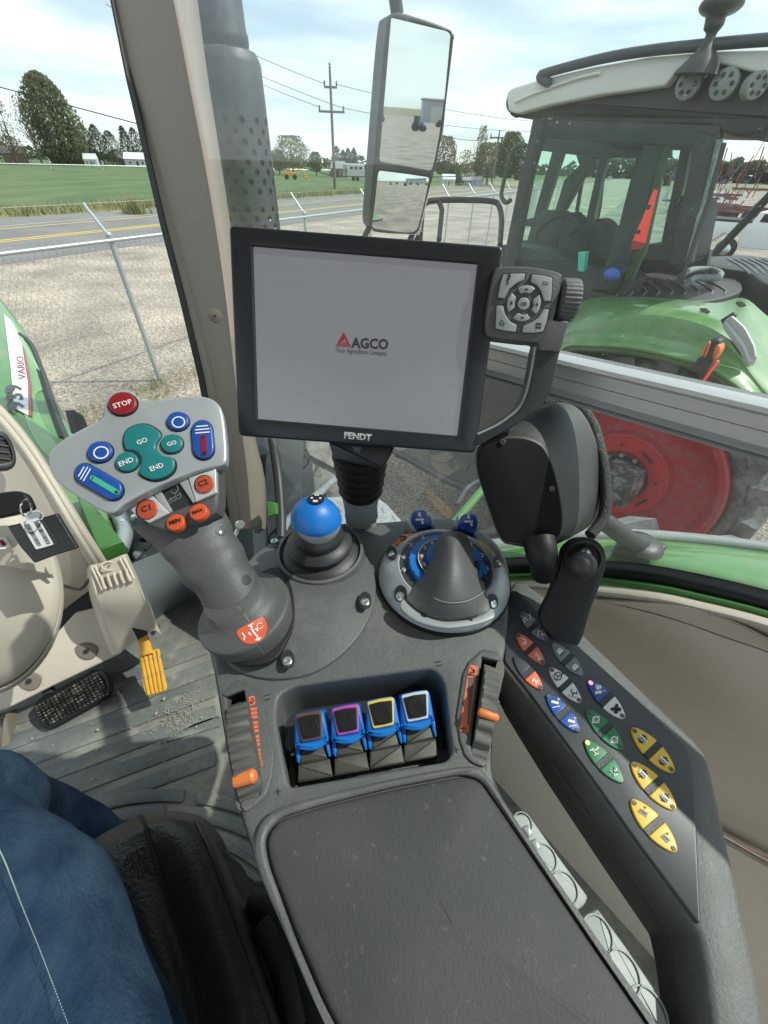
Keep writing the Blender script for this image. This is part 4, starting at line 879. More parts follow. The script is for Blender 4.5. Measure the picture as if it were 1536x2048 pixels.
# interior
nb('seat', join(lat(4.2, catmull([(1338, 400), (1368, 392), (1388, 410), (1380, 470), (1368, 520), (1330, 530), (1318, 500), (1326, 440)], 3), .5, .06), lat(4.2, catmull([(1250, 500), (1300, 490), (1350, 500), (1350, 540), (1250, 545)], 3), .5, .05)), 'black', NT)
nb('sun_visor', lat(3.9, catmull([(1216, 284), (1240, 272), (1290, 270), (1320, 280), (1320, 296), (1280, 302), (1230, 298)], 3), .04, .01), 'black', NT)
nb('steering_wheel', tube([LAT(4.3).at(1105 + 26 * cos(a * pi / 10), 460 + 30 * sin(a * pi / 10)) + DD * .12 * sin(a * pi / 10) for a in range(21)], .017, 8), 'black', NT)
nb('steering_column', join(lat(4.3, catmull([(1078, 432), (1110, 420), (1130, 440), (1118, 480), (1090, 560), (1060, 560), (1066, 480)], 3), .18, .02), lat(4.35, [(1046, 440), (1078, 432), (1090, 420), (1100, 440), (1080, 456), (1050, 452)], .1, .01)), 'dark', NT)
nb('monitor', lat(4.0, rnd([(1136, 425), (1160, 424), (1150, 500), (1118, 500)], 3), .04, .005), 'black', NT)
nb('console', join(lat(3.95, catmull([(1130, 440), (1150, 430), (1165, 460), (1160, 520), (1120, 560), (1110, 520)], 3), .14, .02), lat(4.0, catmull([(1180, 450), (1200, 440), (1220, 470), (1214, 540), (1170, 545)], 3), .2, .03)), 'dark', NT)
nb('mirror_loop', ctube([LAT(5.3).at(*q) for q in ((1178, 440), (1196, 432), (1206, 330), (1196, 314), (1184, 318), (1168, 345), (1152, 440), (1158, 448), (1178, 440))], .022, 4), 'black', NT)
nb('hose_loop', ctube([LAT(3.9).at(*q) for q in ((1140, 470), (1156, 456), (1168, 468), (1170, 500), (1178, 530))], .022, 5), 'black', NT)
nb('far_mirror', lat(5.4, rnd([(1330, 350), (1340, 350), (1334, 372), (1324, 372)], 2), .06, .005), 'black', NT)
nb('teal_cover', lat(3.52, rnd([(1156, 504), (1172, 503), (1166, 544), (1155, 543)], 2), .05, .006), 'teal2', NT)
nb('blue_rag', ball(LAT(3.4).at(1224, 549), .055, 16, 10, (1, 1, .75)), 'bluerag', NT)
nb('grab_handle', ctube([LAT(3.35).at(*q) for q in ((1052, 292), (1040, 290), (1028, 300), (1016, 330), (1004, 380), (1004, 396), (1012, 405), (1022, 400))], .016, 5), 'ngreen_f', NT)
nb('wiper_arm', tube([LAT(3.45).at(1188, 576), LAT(3.45).at(1258, 536)], .008), 'ndark', NT)
# slow moving vehicle sign, seen edge on
sp = Plane(LAT(3.42).at(1290, 430), (-MD * .8 - DD * .6)); t = nb('warning_sign', slab(sp, [(1309, 379), (1316, 380), (1291, 487), (1263, 494), (1266, 482), (1286, 436)], 0, .012), 'smv', NT, smooth=0)
nb('sign_border', slab(sp, [(1265, 480), (1291, 487), (1288, 495), (1262, 500)], .004, .006), 'tail', t, smooth=0)
for q in ((1297, 414), (1277, 464)): nb('rivet', lathe(sp.at(*q, .002), sp.n, [(.014, 0), (.01, .006)], 10), 'ndark', t)
# platform with black grating above the fender
FT = ZP(-.78)
G['grate'] = mat('black_grating', (.03, .032, .033), .55)
nb('fender_console', slab(FT, catmull([(1180, 578), (1210, 558), (1280, 542), (1360, 533), (1420, 540), (1470, 556), (1486, 572), (1476, 586), (1420, 600), (1340, 602), (1250, 592)], 3), .05, .12, .02), 'grate', NT)
nb('fender_console', slab(FT, catmull([(1380, 520), (1430, 512), (1500, 512), (1560, 520), (1640, 540), (1620, 580), (1540, 570), (1500, 545), (1440, 535)], 3), .12, .2, .02), 'grate', NT)
for k in range(9):
    a = k / 8; nb('console_rib', ctube([FT.at(1226 + 22 * k, 566 - 1.5 * k, .055), FT.at(1240 + 26 * k, 580 - .2 * k, .055), FT.at(1232 + 27 * k, 592 - .5 * k, .05)], .007, 3, seg=6), 'rubedge', NT)
for k in range(7): nb('console_rib', ctube([FT.at(1455 + 14 * k, 518, .125), FT.at(1478 + 15 * k, 530, .125), FT.at(1500 + 14 * k, 548, .12)], .008, 3, seg=6), 'rubedge', NT)
nb('console_handle', ctube([FT.at(*q, .12) for q in ((1362, 552), (1384, 540), (1420, 540), (1440, 548), (1430, 556), (1390, 556), (1376, 566))], .028, 4), 'rubedge', NT)
# rear fender: top, flank, outer lip
F1 = [(1080, 700), (1128, 640), (1183, 590), (1260, 592), (1350, 598), (1430, 606), (1486, 596), (1530, 628), (1600, 690), (1700, 800)]
F2 = [(1080, 720), (1128, 660), (1170, 640), (1260, 618), (1350, 622), (1430, 645), (1486, 690), (1512, 730), (1560, 780), (1680, 880)]
F3 = [(1080, 735), (1128, 680), (1180, 672), (1260, 668), (1350, 682), (1420, 702), (1470, 730), (1500, 760), (1545, 812), (1650, 900)]
F4 = [(1080, 742), (1128, 694), (1180, 690), (1260, 694), (1350, 712), (1420, 735), (1480, 775), (1536, 820), (1580, 860), (1660, 950)]
F5 = [(1080, 748), (1128, 700), (1180, 697), (1260, 703), (1350, 722), (1420, 746), (1480, 790), (1530, 835), (1570, 880), (1640, 960)]
nb('fender', thick(smoothgrid([[LAT(L).at(*q) for q in F] for L, F in ((3.75, F1), (3.15, F2), (3.06, F3), (2.97, F4), (3.0, F5))], 4), Vector((0, 0, -.03)) + MD * .03), 'ngreen', NT, smooth=28)
nb('fender_inner', lat(3.66, [(1060, 690), (1128, 690), (1350, 715), (1500, 800), (1600, 900), (1560, 960), (1400, 860), (1100, 760)], .3), 'ndark', NT)
tl = nb('tail_light', slab3([LAT(3.04).at(*q) for q in rnd([(1448, 640), (1466, 628), (1492, 652), (1512, 690), (1516, 716), (1498, 724), (1484, 690)], 5)], (-MD * .6 + Vector((0, 0, .8))), .05, .012), mat('clear_lamp_glass', (.62, .66, .68), .12, bump=(60, .004)), NT)
nb('light_rim', lat(3.08, rnd([(1440, 640), (1466, 624), (1474, 632), (1452, 648), (1486, 700), (1500, 730), (1490, 730)], 3), .03, .004), 'ndark', NT)
for q in ((1410, 620), (1482, 607)): nb('fender_slot', slab(Plane(LAT(3.3).at(*q), (-MD * .7 + Vector((0, 0, .7)))), rnd([(q[0] - 11, q[1] - 4), (q[0] + 2, q[1] - 4), (q[0] + 11, q[1] + 3), (q[0] - 2, q[1] + 5)], 2), .012, .012), 'ndark', NT)
il = nb('indicator', lat(2.86, catmull([(1412, 690), (1424, 678), (1438, 680), (1440, 690), (1430, 716), (1418, 724), (1406, 716)], 3), .07, .012), 'ndark', NT)
nb('amber_lens', lat(2.84, catmull([(1404, 704), (1412, 688), (1420, 684), (1414, 706), (1406, 716)], 3), .07, .008), 'orangep', il); nb('amber_lens', lat(2.84, catmull([(1430, 694), (1438, 690), (1440, 702), (1428, 720), (1424, 714)], 3), .07, .008), 'orangep', il)
nb('reflector', lat(2.84, [(1432, 722), (1436, 724), (1404, 768), (1402, 764)], .03), 'smv', NT); nb('light_bracket', lat(2.90, [(1396, 716), (1420, 708), (1426, 724), (1408, 752), (1392, 746), (1378, 742)], .06, .006), 'ndark', NT)
# wheel
NW = C0 + ray(1237, 952) * 3.15; NWr = .80
wh = bpy.data.objects.new('wheel', None); put(wh, NT, label='red rimmed rear wheel with a square black axle cap'); W[wh.name] = NW.copy(); wh.location = NW - W[NT.name]
bd, lg = wheel_tyre(NW + MD * .30, MD, .91, .60, 20, .05, 80, .72)
ob('tyre', bd, 'tyre', wh); ob('tread_lug', lg, 'tyre', wh, smooth=20, kind='stuff')
A_ = -MD
ob('rim', join(lathe(NW, A_, [(.68, -.25), (.69, .02), (.675, .035), (.64, .03), (.60, -.02), (.585, -.05), (.50, -.09), (.40, -.10), (.345, -.09), (.33, -.03), (.315, -.02), (.20, -.02), (.19, -.05), (.01, -.05)], 72, False, True)), 'rim', wh)
G['rimb'] = mat('bright_red_disc', (.50, .02, .03), .38, dust=(7, (.32, .10, .09), .5, .8))
u_, v_, _ = basis(A_)
ob('rim_disc', lathe(NW + A_ * -.02, A_, [(.322, 0), (.318, .016), (.21, .016), (.205, .006)], 64, False, False), 'rimb', wh)
for k in range(8):
    a = k * pi / 4 + .3; q = NW + u_ * cos(a) * .262 + v_ * sin(a) * .262
    d = (u_ * -sin(a) + v_ * cos(a))
    if k % 2: ob('rim_slot', tube([q - d * .05 - A_ * .004, q + d * .05 - A_ * .004], .017, 10, sq=.5), 'ink', wh)
    else: ob('rim_hole', lathe(q - A_ * .003, A_, [(.032, 0), (.030, .004), (.013, .005), (.012, -.004), (.001, -.004)], 18), 'rimb', wh); ob('hole', lathe(q + A_ * .0015, A_, [(.012, 0), (.001, .0005)], 12), 'ink', wh)
for k in range(10): a = k * pi / 5; ob('wheel_nut', lathe(NW + u_ * cos(a) * .165 + v_ * sin(a) * .165 - A_ * .05, A_, [(.02, 0), (.02, .03), (.012, .045)], 6), 'galv', wh)
ob('hub', lathe(NW + A_ * -.05, A_, [(.15, 0), (.14, .05), (.11, .07), (.01, .07)], 32), 'ndark', wh)
cxc = NW + A_ * .13 - DD * .07 + Vector((0, 0, .05)); ob('axle_cap', box(cxc + A_ * .05, DD * -1 + UP * .1, UP + DD * .1, A_, .115, .115, .13, .02), mat('dusty_axle_cap', (.05, .052, .055), .5, dust=(9, (.40, .41, .41), .46, .7)), wh)
# bits under and behind: hitch, hood far away and hand rail
nb('engine_hood', thick(smoothgrid([[C0 + MD * L + DD * d + Vector((0, 0, z)) for d in (2.3, 3.0, 4.0, 5.2)] for L, z in ((3.95, -1.6), (3.97, -1.05), (4.08, -.88), (4.45, -.82), (4.85, -.9), (4.95, -1.5))], 3), Vector((0, 0, -.03))), 'ngreen', NT)
nb('hand_rail', join(ctube([P(*q) for q in ((858, 402, 3.6), (880, 400, 3.6), (940, 400, 3.7), (985, 403, 3.75), (998, 412, 3.75), (1003, 440, 3.7), (1000, 490, 3.6))], .024, 5), tube([P(878, 402, 3.6), P(884, 420, 3.6), P(878, 480, 3.5)], .022), tube([P(858, 402, 3.6), P(846, 412, 3.6), P(840, 480, 3.5)], .022)), 'ndark', NT)
nb('side_tank', box(C0 + MD * 3.7 + DD * 1.9 + Vector((0, 0, -2.0)), DD, UP, MD, .55, .38, .3, .06), 'ndark', NT)
nb('chassis', box(C0 + MD * 4.4 + DD * 2.6 + Vector((0, 0, -1.75)), DD, UP, MD, 2.6, .35, .28, .04), 'ndark', NT)
fwc = C0 + MD * 3.75 + DD * 4.0; fwc.z = .82
w2 = bpy.data.objects.new('wheel', None); put(w2, NT); W[w2.name] = fwc.copy(); w2.location = fwc - W[NT.name]
bd, lg = wheel_tyre(fwc, MD, .82, .5, 16, .05); ob('tyre', bd, 'tyre', w2); ob('tread_lug', lg, 'tyre', w2, smooth=20, kind='stuff'); ob('rim', lathe(fwc - MD * .1, -MD, [(.46, -.1), (.46, .12), (.42, .1), (.2, 0), (.12, .1), (.01, .1)], 40), 'rim', w2)
# steps of the neighbour seen low by the display arm: dusty dark plate with round marks
spx = ZP(-2.3)
nb('step_board', slab(spx, [(790, 905), (840, 884), (1010, 862), (1080, 960), (1075, 1010), (1000, 1000)], 0, .05, .02), 'ndark', NT)
for q in ((885, 902), (955, 945)): nb('step_ring', tube([spx.at(q[0] + 26 * cos(a * pi / 10), q[1] + 22 * sin(a * pi / 10), .01) for a in range(21)], .012, 6), 'exh', NT)
nb('step_edge', tube([spx.at(786, 902, .01), spx.at(890, 960, .01), spx.at(1010, 1010, .01)], .03, 8), 'exh', NT)
# things on the ground behind it
gp = ZP(-2.98)
t = thing('black_bucket', ZP(-3).at(1490, 990), 'black plastic bucket on the gravel behind the neighbouring rear wheel', 'bucket')
c = ZP(-3).at(1500, 985); ob('bucket_shell', lathe(c, UP, [(.17, 0), (.22, .4), (.24, .41), (.22, .42), (.2, .38), (.15, .04), (.01, .04)], 28), 'black', t); ob('bucket_handle', ctube([c + Vector((-.23, 0, .38)), c + Vector((-.15, -.2, .25)), c + Vector((.1, -.24, .24)), c + Vector((.23, 0, .38))], .008, 5), 'galv', t)
c = ZP(-3).at(1505, 905); ob('black_box', box(c + Vector((0, 0, .22)), DD, MD, UP, .22, .2, .22, .05), 'black', label='low black plastic box on the gravel past the bucket, behind the rear wheel', category='box')
# ================================================================== CAB INTERIOR
FZ = -1.15; FL = ZP(FZ)
cabf = slab(FL, [(-260, 1120), (60, 1150), (330, 1130), (470, 1120), (640, 1120), (900, 1250), (1100, 1500), (1300, 1800), (1400, 2100), (900, 2120), (300, 2130), (-200, 2100), (-420, 1700)], 0, .05)
fo = ob('floor', cabf, 'floor', kind='structure')
# raised ribs moulded in the rubber mat
def rib(px, h=.0045, r=.003): ob('mat_rib', slab(FL, px, h, .006, r, seg=2), 'floor', fo)
for k in range(-2, 4):
    y = 1420 + 46 * k
    rib(rnd([(-40, y + 118), (430, y - 58), (432, y - 28), (-40, y + 148)], 6))
rib(rnd([(390, 1445), (440, 1428), (440, 1452), (322, 1488), (318, 1482)], 3))
def arc(cx, cy, r0, r1, a0, a1, sq=.72):
    A = [(cx + cos(radians(a0 + (a1 - a0) * k / 10)) * r1, cy - sin(radians(a0 + (a1 - a0) * k / 10)) * r1 * sq) for k in range(11)]
    B = [(cx + cos(radians(a1 + (a0 - a1) * k / 10)) * r0, cy - sin(radians(a1 + (a0 - a1) * k / 10)) * r0 * sq) for k in range(11)]
    return A + B
for r0, r1, segs in ((128, 178, ((20, 88), (94, 150))), (186, 232, ((5, 58), (64, 104), (108, 150))), (240, 285, ((25, 72), (78, 112), (116, 150))), (293, 335, ((40, 84), (90, 130))), (343, 380, ((50, 80), (84, 128)))):
    for a0, a1 in segs: rib(rnd(arc(330, 1850, r0, r1, a0, a1), 5, 2), .007, .0035)
# crumbs of dried soil on the mat
G['soil'] = mat('dried_soil', (.42, .37, .27), .95)
V = []; Fc = []; rr = random.Random(11)
def crumb(p, s):
    b = ball(p, s, 6, 5, (rr.uniform(.7, 1.3), rr.uniform(.7, 1.3), .7)); o = len(V); V.extend(b[0]); Fc.extend([tuple(i + o for i in f) for f in b[1]])
for _ in range(300): q = (rr.gauss(355, 22), rr.gauss(1430, 26)); q = (q[0] + (1440 - q[1]) * .5, q[1]); crumb(FL.at(*q, .008), rr.uniform(.0006, .002))
for _ in range(90): crumb(FL.at(rr.uniform(60, 440), rr.uniform(1400, 1900), .009), rr.uniform(.001, .003))
for q in ((328, 1398), (312, 1427), (291, 1637), (195, 1460)): crumb(FL.at(*q, .01), .005)
ob('soil_crumbs', (V, Fc), 'soil', kind='stuff')
# front bulkhead under the windscreen: sloped grey panel
G['bulk'] = mat('bulkhead_grey_mat', (.15, .175, .19), .5, bump=(300, .0003))
rows = [[P(*q) for q in ((180, 1175, 1.12), (262, 1128, 1.18), (340, 1098, 1.2), (430, 1078, 1.2), (560, 1075, 1.2), (700, 1090, 1.15))], [P(*q) for q in ((215, 1250, 1.13), (320, 1180, 1.2), (400, 1142, 1.22), (480, 1120, 1.22), (600, 1110, 1.2), (740, 1130, 1.15))],
        [FL.at(*q) for q in ((240, 1300), (335, 1222), (420, 1175), (500, 1150), (620, 1130), (760, 1150))]]
t = ob('front_bulkhead', thick(smoothgrid(rows, 4), Vector((0, .02, -.02))), 'bulk', kind='structure')
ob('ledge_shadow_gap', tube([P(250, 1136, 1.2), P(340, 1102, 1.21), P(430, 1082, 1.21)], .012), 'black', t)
# door inner trim with sill roll
DL = .425
def dr(l, pts): return [LAT(l).at(*q) for q in pts]
dt = thing('door_trim', LAT(DL).at(1300, 1500), 'beige moulded trim panel below the side window at the right', 'door trim')
seal = [(960, 1146), (1040, 1140), (1130, 1142), (1290, 1158), (1400, 1180), (1540, 1216), (1700, 1275)]
ob('upper_panel', smoothgrid([dr(DL - .015, [(x, y + 22) for x, y in seal]), dr(DL - .03, [(x, y + 36) for x, y in seal]), dr(DL - .022, [(x, y + 50) for x, y in seal]), dr(DL - .004, [(950, 1215), (1030, 1205), (1130, 1203), (1280, 1225), (1400, 1262), (1540, 1312), (1700, 1375)]),
    dr(DL, [(940, 1300), (1020, 1300), (1120, 1310), (1270, 1340), (1390, 1380), (1540, 1440), (1700, 1500)]), dr(DL - .004, [(920, 1390), (1000, 1400), (1100, 1480), (1250, 1560), (1380, 1630), (1540, 1720), (1700, 1800)])], 4), 'beige', dt, smooth=60)
ob('lower_panel', smoothgrid([dr(DL - .002, [(920, 1394), (1000, 1404), (1100, 1484), (1250, 1564), (1380, 1634), (1540, 1724), (1700, 1804)]), dr(DL - .025, [(918, 1402), (998, 1414), (1098, 1494), (1248, 1576), (1378, 1646), (1540, 1738), (1700, 1818)]), dr(DL - .012, [(910, 1440), (990, 1450), (1090, 1530), (1240, 1620), (1370, 1700), (1540, 1800), (1700, 1880)]),
    dr(DL + .01, [(900, 1520), (980, 1540), (1080, 1640), (1230, 1760), (1360, 1860), (1540, 2000), (1700, 2100)]), dr(DL + .01, [(880, 1660), (960, 1740), (1060, 1900), (1200, 2060), (1330, 2200), (1500, 2300), (1700, 2400)])], 4), 'beige', dt, smooth=60)
ob('trim_strip', ctube(dr(DL - .032, [(920, 1386), (1000, 1396), (1100, 1474), (1250, 1556), (1380, 1624), (1450, 1668), (1540, 1712), (1700, 1790)]), .0022, 5), 'beige', dt)
ob('storage_lip', thick(smoothgrid([dr(DL - .006, [(1190, 1196), (1262, 1212), (1360, 1238), (1450, 1270), (1540, 1300), (1640, 1340)]), dr(DL - .032, [(1192, 1200), (1262, 1204), (1360, 1212), (1450, 1240), (1540, 1284), (1640, 1340)])], 4), MD * .004), 'beige', dt)
ob('trim_seam', ctube(dr(DL - .006, [(1060, 1192), (1180, 1200), (1262, 1216), (1360, 1243), (1450, 1275), (1540, 1306), (1700, 1372)]), .0006, 5), 'beige_shaded', dt)
ws = thing('window_seal', LAT(DL).at(1300, 1160), 'black rubber window seal with a green frame strip along the beige sill', 'seal')
ob('frame_strip', smoothgrid([dr(DL + .0, [(x, y + 4) for x, y in seal]), dr(DL - .012, [(x, y + 11) for x, y in seal]), dr(DL - .012, [(x, y + 25) for x, y in seal])], 4), 'tgreen_d', ws)
ob('black_seal', smoothgrid([dr(DL + .012, [(x, y - 26 - max(0, (x - 1100)) * .02) for x, y in seal]), dr(DL - .002, [(x, y - 10) for x, y in seal]), dr(DL - .004, [(x, y + 6) for x, y in seal])], 4), 'black', ws)
V = []; Fc = []                                                    # dotted ceramic print above the seal
dpl = LAT(DL + .011)
for i in range(150):
    for j in range(5):
        x = 985 + i * 4.2 + (j % 2) * 2.1; k = max(0, min(len(seal) - 2, sum(1 for s in seal if s[0] <= x) - 1)); (x0, y0), (x1, y1) = seal[k], seal[k + 1]; y = y0 + (y1 - y0) * (x - x0) / (x1 - x0) - 26 - max(0, (x - 1100)) * .02 - j * 3.4
        r = 1.75 - .28 * j; c = [dpl.at(x + r * cos(a * pi / 3), y + r * sin(a * pi / 3)) for a in range(6)]; o = len(V); V += c; Fc.append(tuple(range(o, o + 6)))
ob('frit_dots', (V, Fc), 'ink', ws, smooth=0, kind='stuff')
G['mesh'] = mat('speaker_mesh_black', (.02, .022, .022), .5, bump=(700, .001, 'voronoi'))
ob('pillar_seal', ctube([P(*q) for q in ((1088, 806, .47), (1140, 802, .47), (1180, 838, .47), (1198, 890, .46), (1210, 960, .45), (1208, 1030, .44), (1180, 1070, .43))], .006, 6), 'mesh', ws)
# aluminium rail across the window
ral = LAT(.415)
rt = thing('grab_rail', ral.at(1300, 850), 'ribbed aluminium rail running across the side window', 'rail')
def rl(off): return [ral.at(x, y) for x, y in ((700, 616 + off * .50), (975, 683 + off * .68), (1124, 712 + off * .82), (1300, 752 + off * .9), (1540, 805 + off), (1760, 858 + off * 1.1))]
TP, BT = rl(0), rl(103)
a, b = TP[2], TP[4]; dirx = (b - a).normalized(); h_ = (TP[2] - BT[2]).length; up = (TP[2] - BT[2]).normalized()
def rp(s, v, o): return a + dirx * s - up * (h_ * v) - MD * o
prof = [(0, -.006), (0, .004), (.03, .010), (.10, .013), (.17, .010), (.20, .004), (.22, .0025), (.49, .0025), (.495, .001), (.505, .001), (.51, .0025), (.78, .0025), (.80, .004), (.81, .010), (.84, .012), (.87, .010), (.88, .005), (.905, .005), (.915, .010), (.95, .013), (.98, .010), (1.0, .003), (1.0, -.006)]
ob('rail_profile', thick(grid([[rp(s, v, o) for v, o in prof] for s in (-.45, .75)]), MD * .012), 'alu', rt, smooth=30)
# ---- dashboard side, steering column and its cover
dk = thing('dashboard_side', P(80, 1050, .8), 'beige side of the dashboard with a round air vent at the left edge', 'dashboard')
edge = [(-60, 770, .98), (0, 812, .95), (60, 882, .93), (117, 970, .92), (165, 1050, .95), (205, 1115, 1.03), (226, 1150, 1.12)]
rows = [[P(x + 6, y + 2, t_ + .06) for x, y, t_ in edge], [P(x, y, t_) for x, y, t_ in edge], [P(x - 16, y + 10, t_ - .01) for x, y, t_ in edge], [P(x - 60, y + 40, t_ - .0) for x, y, t_ in edge], [P(x - 150, y + 110, t_ + .03) for x, y, t_ in edge], [P(x - 300, y + 230, t_ + .1) for x, y, t_ in edge]]
ob('side_panel', smoothgrid(rows, 4), 'beige', dk, smooth=60)
rows = [[P(x - 10, y + 7, t_ - .012) for x, y, t_ in edge], [P(x - 18, y + 12, t_ - .018) for x, y, t_ in edge], [P(x - 26, y + 16, t_ - .010) for x, y, t_ in edge]]
ob('edge_bead', smoothgrid(rows, 4), 'beige', dk, smooth=60)
VP_ = FP(2, 895, .86, (.75, -.35, .45)); vt = ob('air_vent', slab(VP_, catmull([(-40, 850), (0, 860), (18, 872), (31, 900), (33, 925), (22, 938), (0, 941), (-40, 950)], 3), 0, .02, .006, holes=[catmull([(-40, 866), (0, 872), (16, 886), (25, 910), (20, 922), (0, 926), (-40, 930)], 3)]), 'dark', dk)
ob('vent_hollow', slab(VP_, catmull([(-50, 866), (0, 868), (18, 882), (29, 908), (22, 926), (0, 932), (-50, 936)], 3), -.008, .004), 'ink', vt)
for k in range(4): ob('vane', slab(VP_, rnd([(-40, 868 + 14 * k), (18, 878 + 13 * k), (20, 881 + 13 * k), (-40, 872 + 14 * k)], 1), -.004, .008), 'dark', vt)
cc_ = thing('steering_column', P(-20, 1200, .72), 'beige domed steering column cover at the left edge', 'steering column')
rows = []
for k, (sx, t_) in enumerate(((1.02, .84), (1.0, .76), (.93, .735), (.80, .72), (.5, .70), (.2, .692), (.02, .69))):
    rows.append([P(-60 + cos(radians(a)) * 184 * sx, 1190 - sin(radians(a)) * 196 * sx, t_) for a in range(-100, 101, 20)])
ob('column_cover', smoothgrid(rows, 4), 'beige', cc_, smooth=60)
rows = [[P(-60 + cos(radians(a)) * 186 * s, 1196 - sin(radians(a)) * 200 * s, t_) for a in range(-100, 60, 20)] for s, t_ in ((1.0, .80), (1.01, .77), (.985, .752), (.96, .748))]
ob('cover_rim', smoothgrid(rows, 4), 'beige', cc_, smooth=60)
rows = [[P(*q) for q in r] for r in (((-60, 1010, .70), (0, 1012, .70), (40, 1022, .71), (66, 1034, .73)), ((-60, 1050, .67), (0, 1060, .67), (50, 1070, .68), (92, 1090, .72)), ((-60, 1120, .68), (0, 1130, .68), (60, 1140, .69), (112, 1150, .73)))]
ob('column_neck', smoothgrid(rows, 4), 'beige', cc_, smooth=60)
sp_ = FP(8, 1087, .665, (.6, -.5, .7)); ob('warning_sticker', slab(sp_, rnd([(-12, 1072), (11, 1074), (22, 1092), (12, 1098), (-12, 1098)], 2), 0, .003), 'white', cc_); ob('sticker_mark', slab(sp_, catmull([(0, 1080), (5, 1080), (12, 1088), (8, 1092), (2, 1089)], 2), .0012, .001), 'red', cc_)
# ignition key with ring and tag
KP = FP(85, 1055, .62, (.15, -.75, .62))
kt = thing('ignition_key', P(20, 1010, .62), 'black ignition key with a ring and a barcoded black leather tag', 'key')
ob('key_head', slab(FP(20, 1005, .62, (.2, -.6, .75)), catmull([(-30, 990), (0, 984), (32, 981), (50, 987), (60, 1004), (62, 1016), (40, 1024), (10, 1031), (-30, 1034)], 3), 0, .012, .004), 'black', kt)
ob('split_ring', tube([P(52 + 11 * cos(a * pi / 8), 1016 + 17 * sin(a * pi / 8), .612 + .012 * sin(a * pi / 8 + 1)) for a in range(17)], .0012, 6), 'chrome', kt)
ob('split_ring', tube([P(70 + 17 * cos(a * pi / 8), 1032 + 10 * sin(a * pi / 8), .612 - .01 * sin(a * pi / 8)) for a in range(17)], .0012, 6), 'chrome', kt)
ob('tag_loop', slab(KP, [(54, 1030), (72, 1022), (84, 1026), (86, 1036), (60, 1040)], .0, .002), 'silver2', kt)
tg = ob('leather_tag', slab(KP, rnd([(14, 1052), (52, 1044), (112, 1027), (120, 1040), (153, 1094), (152, 1097), (104, 1112), (68, 1126), (40, 1094)], 2), 0, .007, .0015), 'leather', kt)
ob('tag_window', slab(KP, rnd([(38, 1046), (84, 1034), (118, 1086), (70, 1106)], 2), .001, .001), 'dark', tg)
ob('barcode_label', slab(KP, rnd([(40, 1045), (76, 1035), (107, 1089), (72, 1099)], 3), .0018, .001), 'white', tg)
V = []
def lab(u, v): a = Vector((40, 1045)).lerp(Vector((76, 1035)), u); b = Vector((72, 1099)).lerp(Vector((107, 1089)), u); return tuple(a.lerp(b, v))
parts = []; rr = random.Random(5); v = .06
while v < .95:
    w_ = rr.choice((.012, .02, .035)); parts.append(([KP.at(*lab(*q), .0022) for q in ((.66, v), (.9, v), (.9, v + w_), (.66, v + w_))], [(0, 1, 2, 3)]))
    if .1 < v < .92: parts.append(([KP.at(*lab(*q), .0022) for q in ((.16, v), (.40, v), (.40, v + w_), (.16, v + w_))], [(0, 1, 2, 3)]))
    v += w_ + rr.choice((.012, .02))
ob('barcode', join(*parts), 'ink', tg, smooth=0)
for k, x in enumerate((.08, .50, .56)): ob('label_text', textvf('0123456789', KP, lab(x + .04, .1), lab(x + .04, .62 + .1 * k), .0022, .8), 'ink', tg, smooth=0) if False else None
ob('paper_corner', slab(FP(145, 1065, .66, (.15, -.75, .62)), [(130, 1056), (152, 1070), (146, 1076), (128, 1072)], 0, .001), 'silver2', label='corner of a small grey card sticking out behind the leather key tag', category='card')
# lower beige cross panel behind the pedals
cp = thing('lower_trim', P(120, 1350, 1.1), 'beige lower cross panel with two recessed screws behind the brake pedal', 'trim panel')
CPL = Plane(P(120, 1340, 1.06), (.28, -.62, .73))
ob('cross_panel', slab(CPL, rnd([(-60, 1440), (14, 1418), (110, 1370), (232, 1312), (236, 1290), (190, 1215), (150, 1225), (90, 1290), (-20, 1350), (-80, 1380)], 5), 0, .05, .006), 'beige', cp)
for x, y, r in ((57, 1363, 24), (172, 1303, 22)): ob('screw_recess', slab(CPL, catmull([(x - r, y - r * .4), (x, y - r * .8), (x + r, y - r * .4), (x + r * .8, y + r * .5), (x, y + r * .8), (x - r * .8, y + r * .4)], 4), .004, .006, .003), 'beige_shaded', cp); ob('screw', lathe(CPL.at(x, y, .004), CPL.n, [(.007, 0), (.006, .003), (.0025, .003), (.002, .001), (.0001, .001)], 14), 'dark', cp)
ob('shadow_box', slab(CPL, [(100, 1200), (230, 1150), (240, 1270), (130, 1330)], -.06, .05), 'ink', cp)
ob('wire_loom', ctube([P(128, 1172, 1.02), P(160, 1178, 1.02), P(178, 1160, 1.0), P(196, 1150, .98)], .004, 5), 'dark', cp)
ob('side_stub', slab(CPL, rnd([(-60, 1450), (10, 1430), (22, 1500), (6, 1560), (-60, 1580)], 4), -.02, .05, .01), 'beige_shaded', cp)
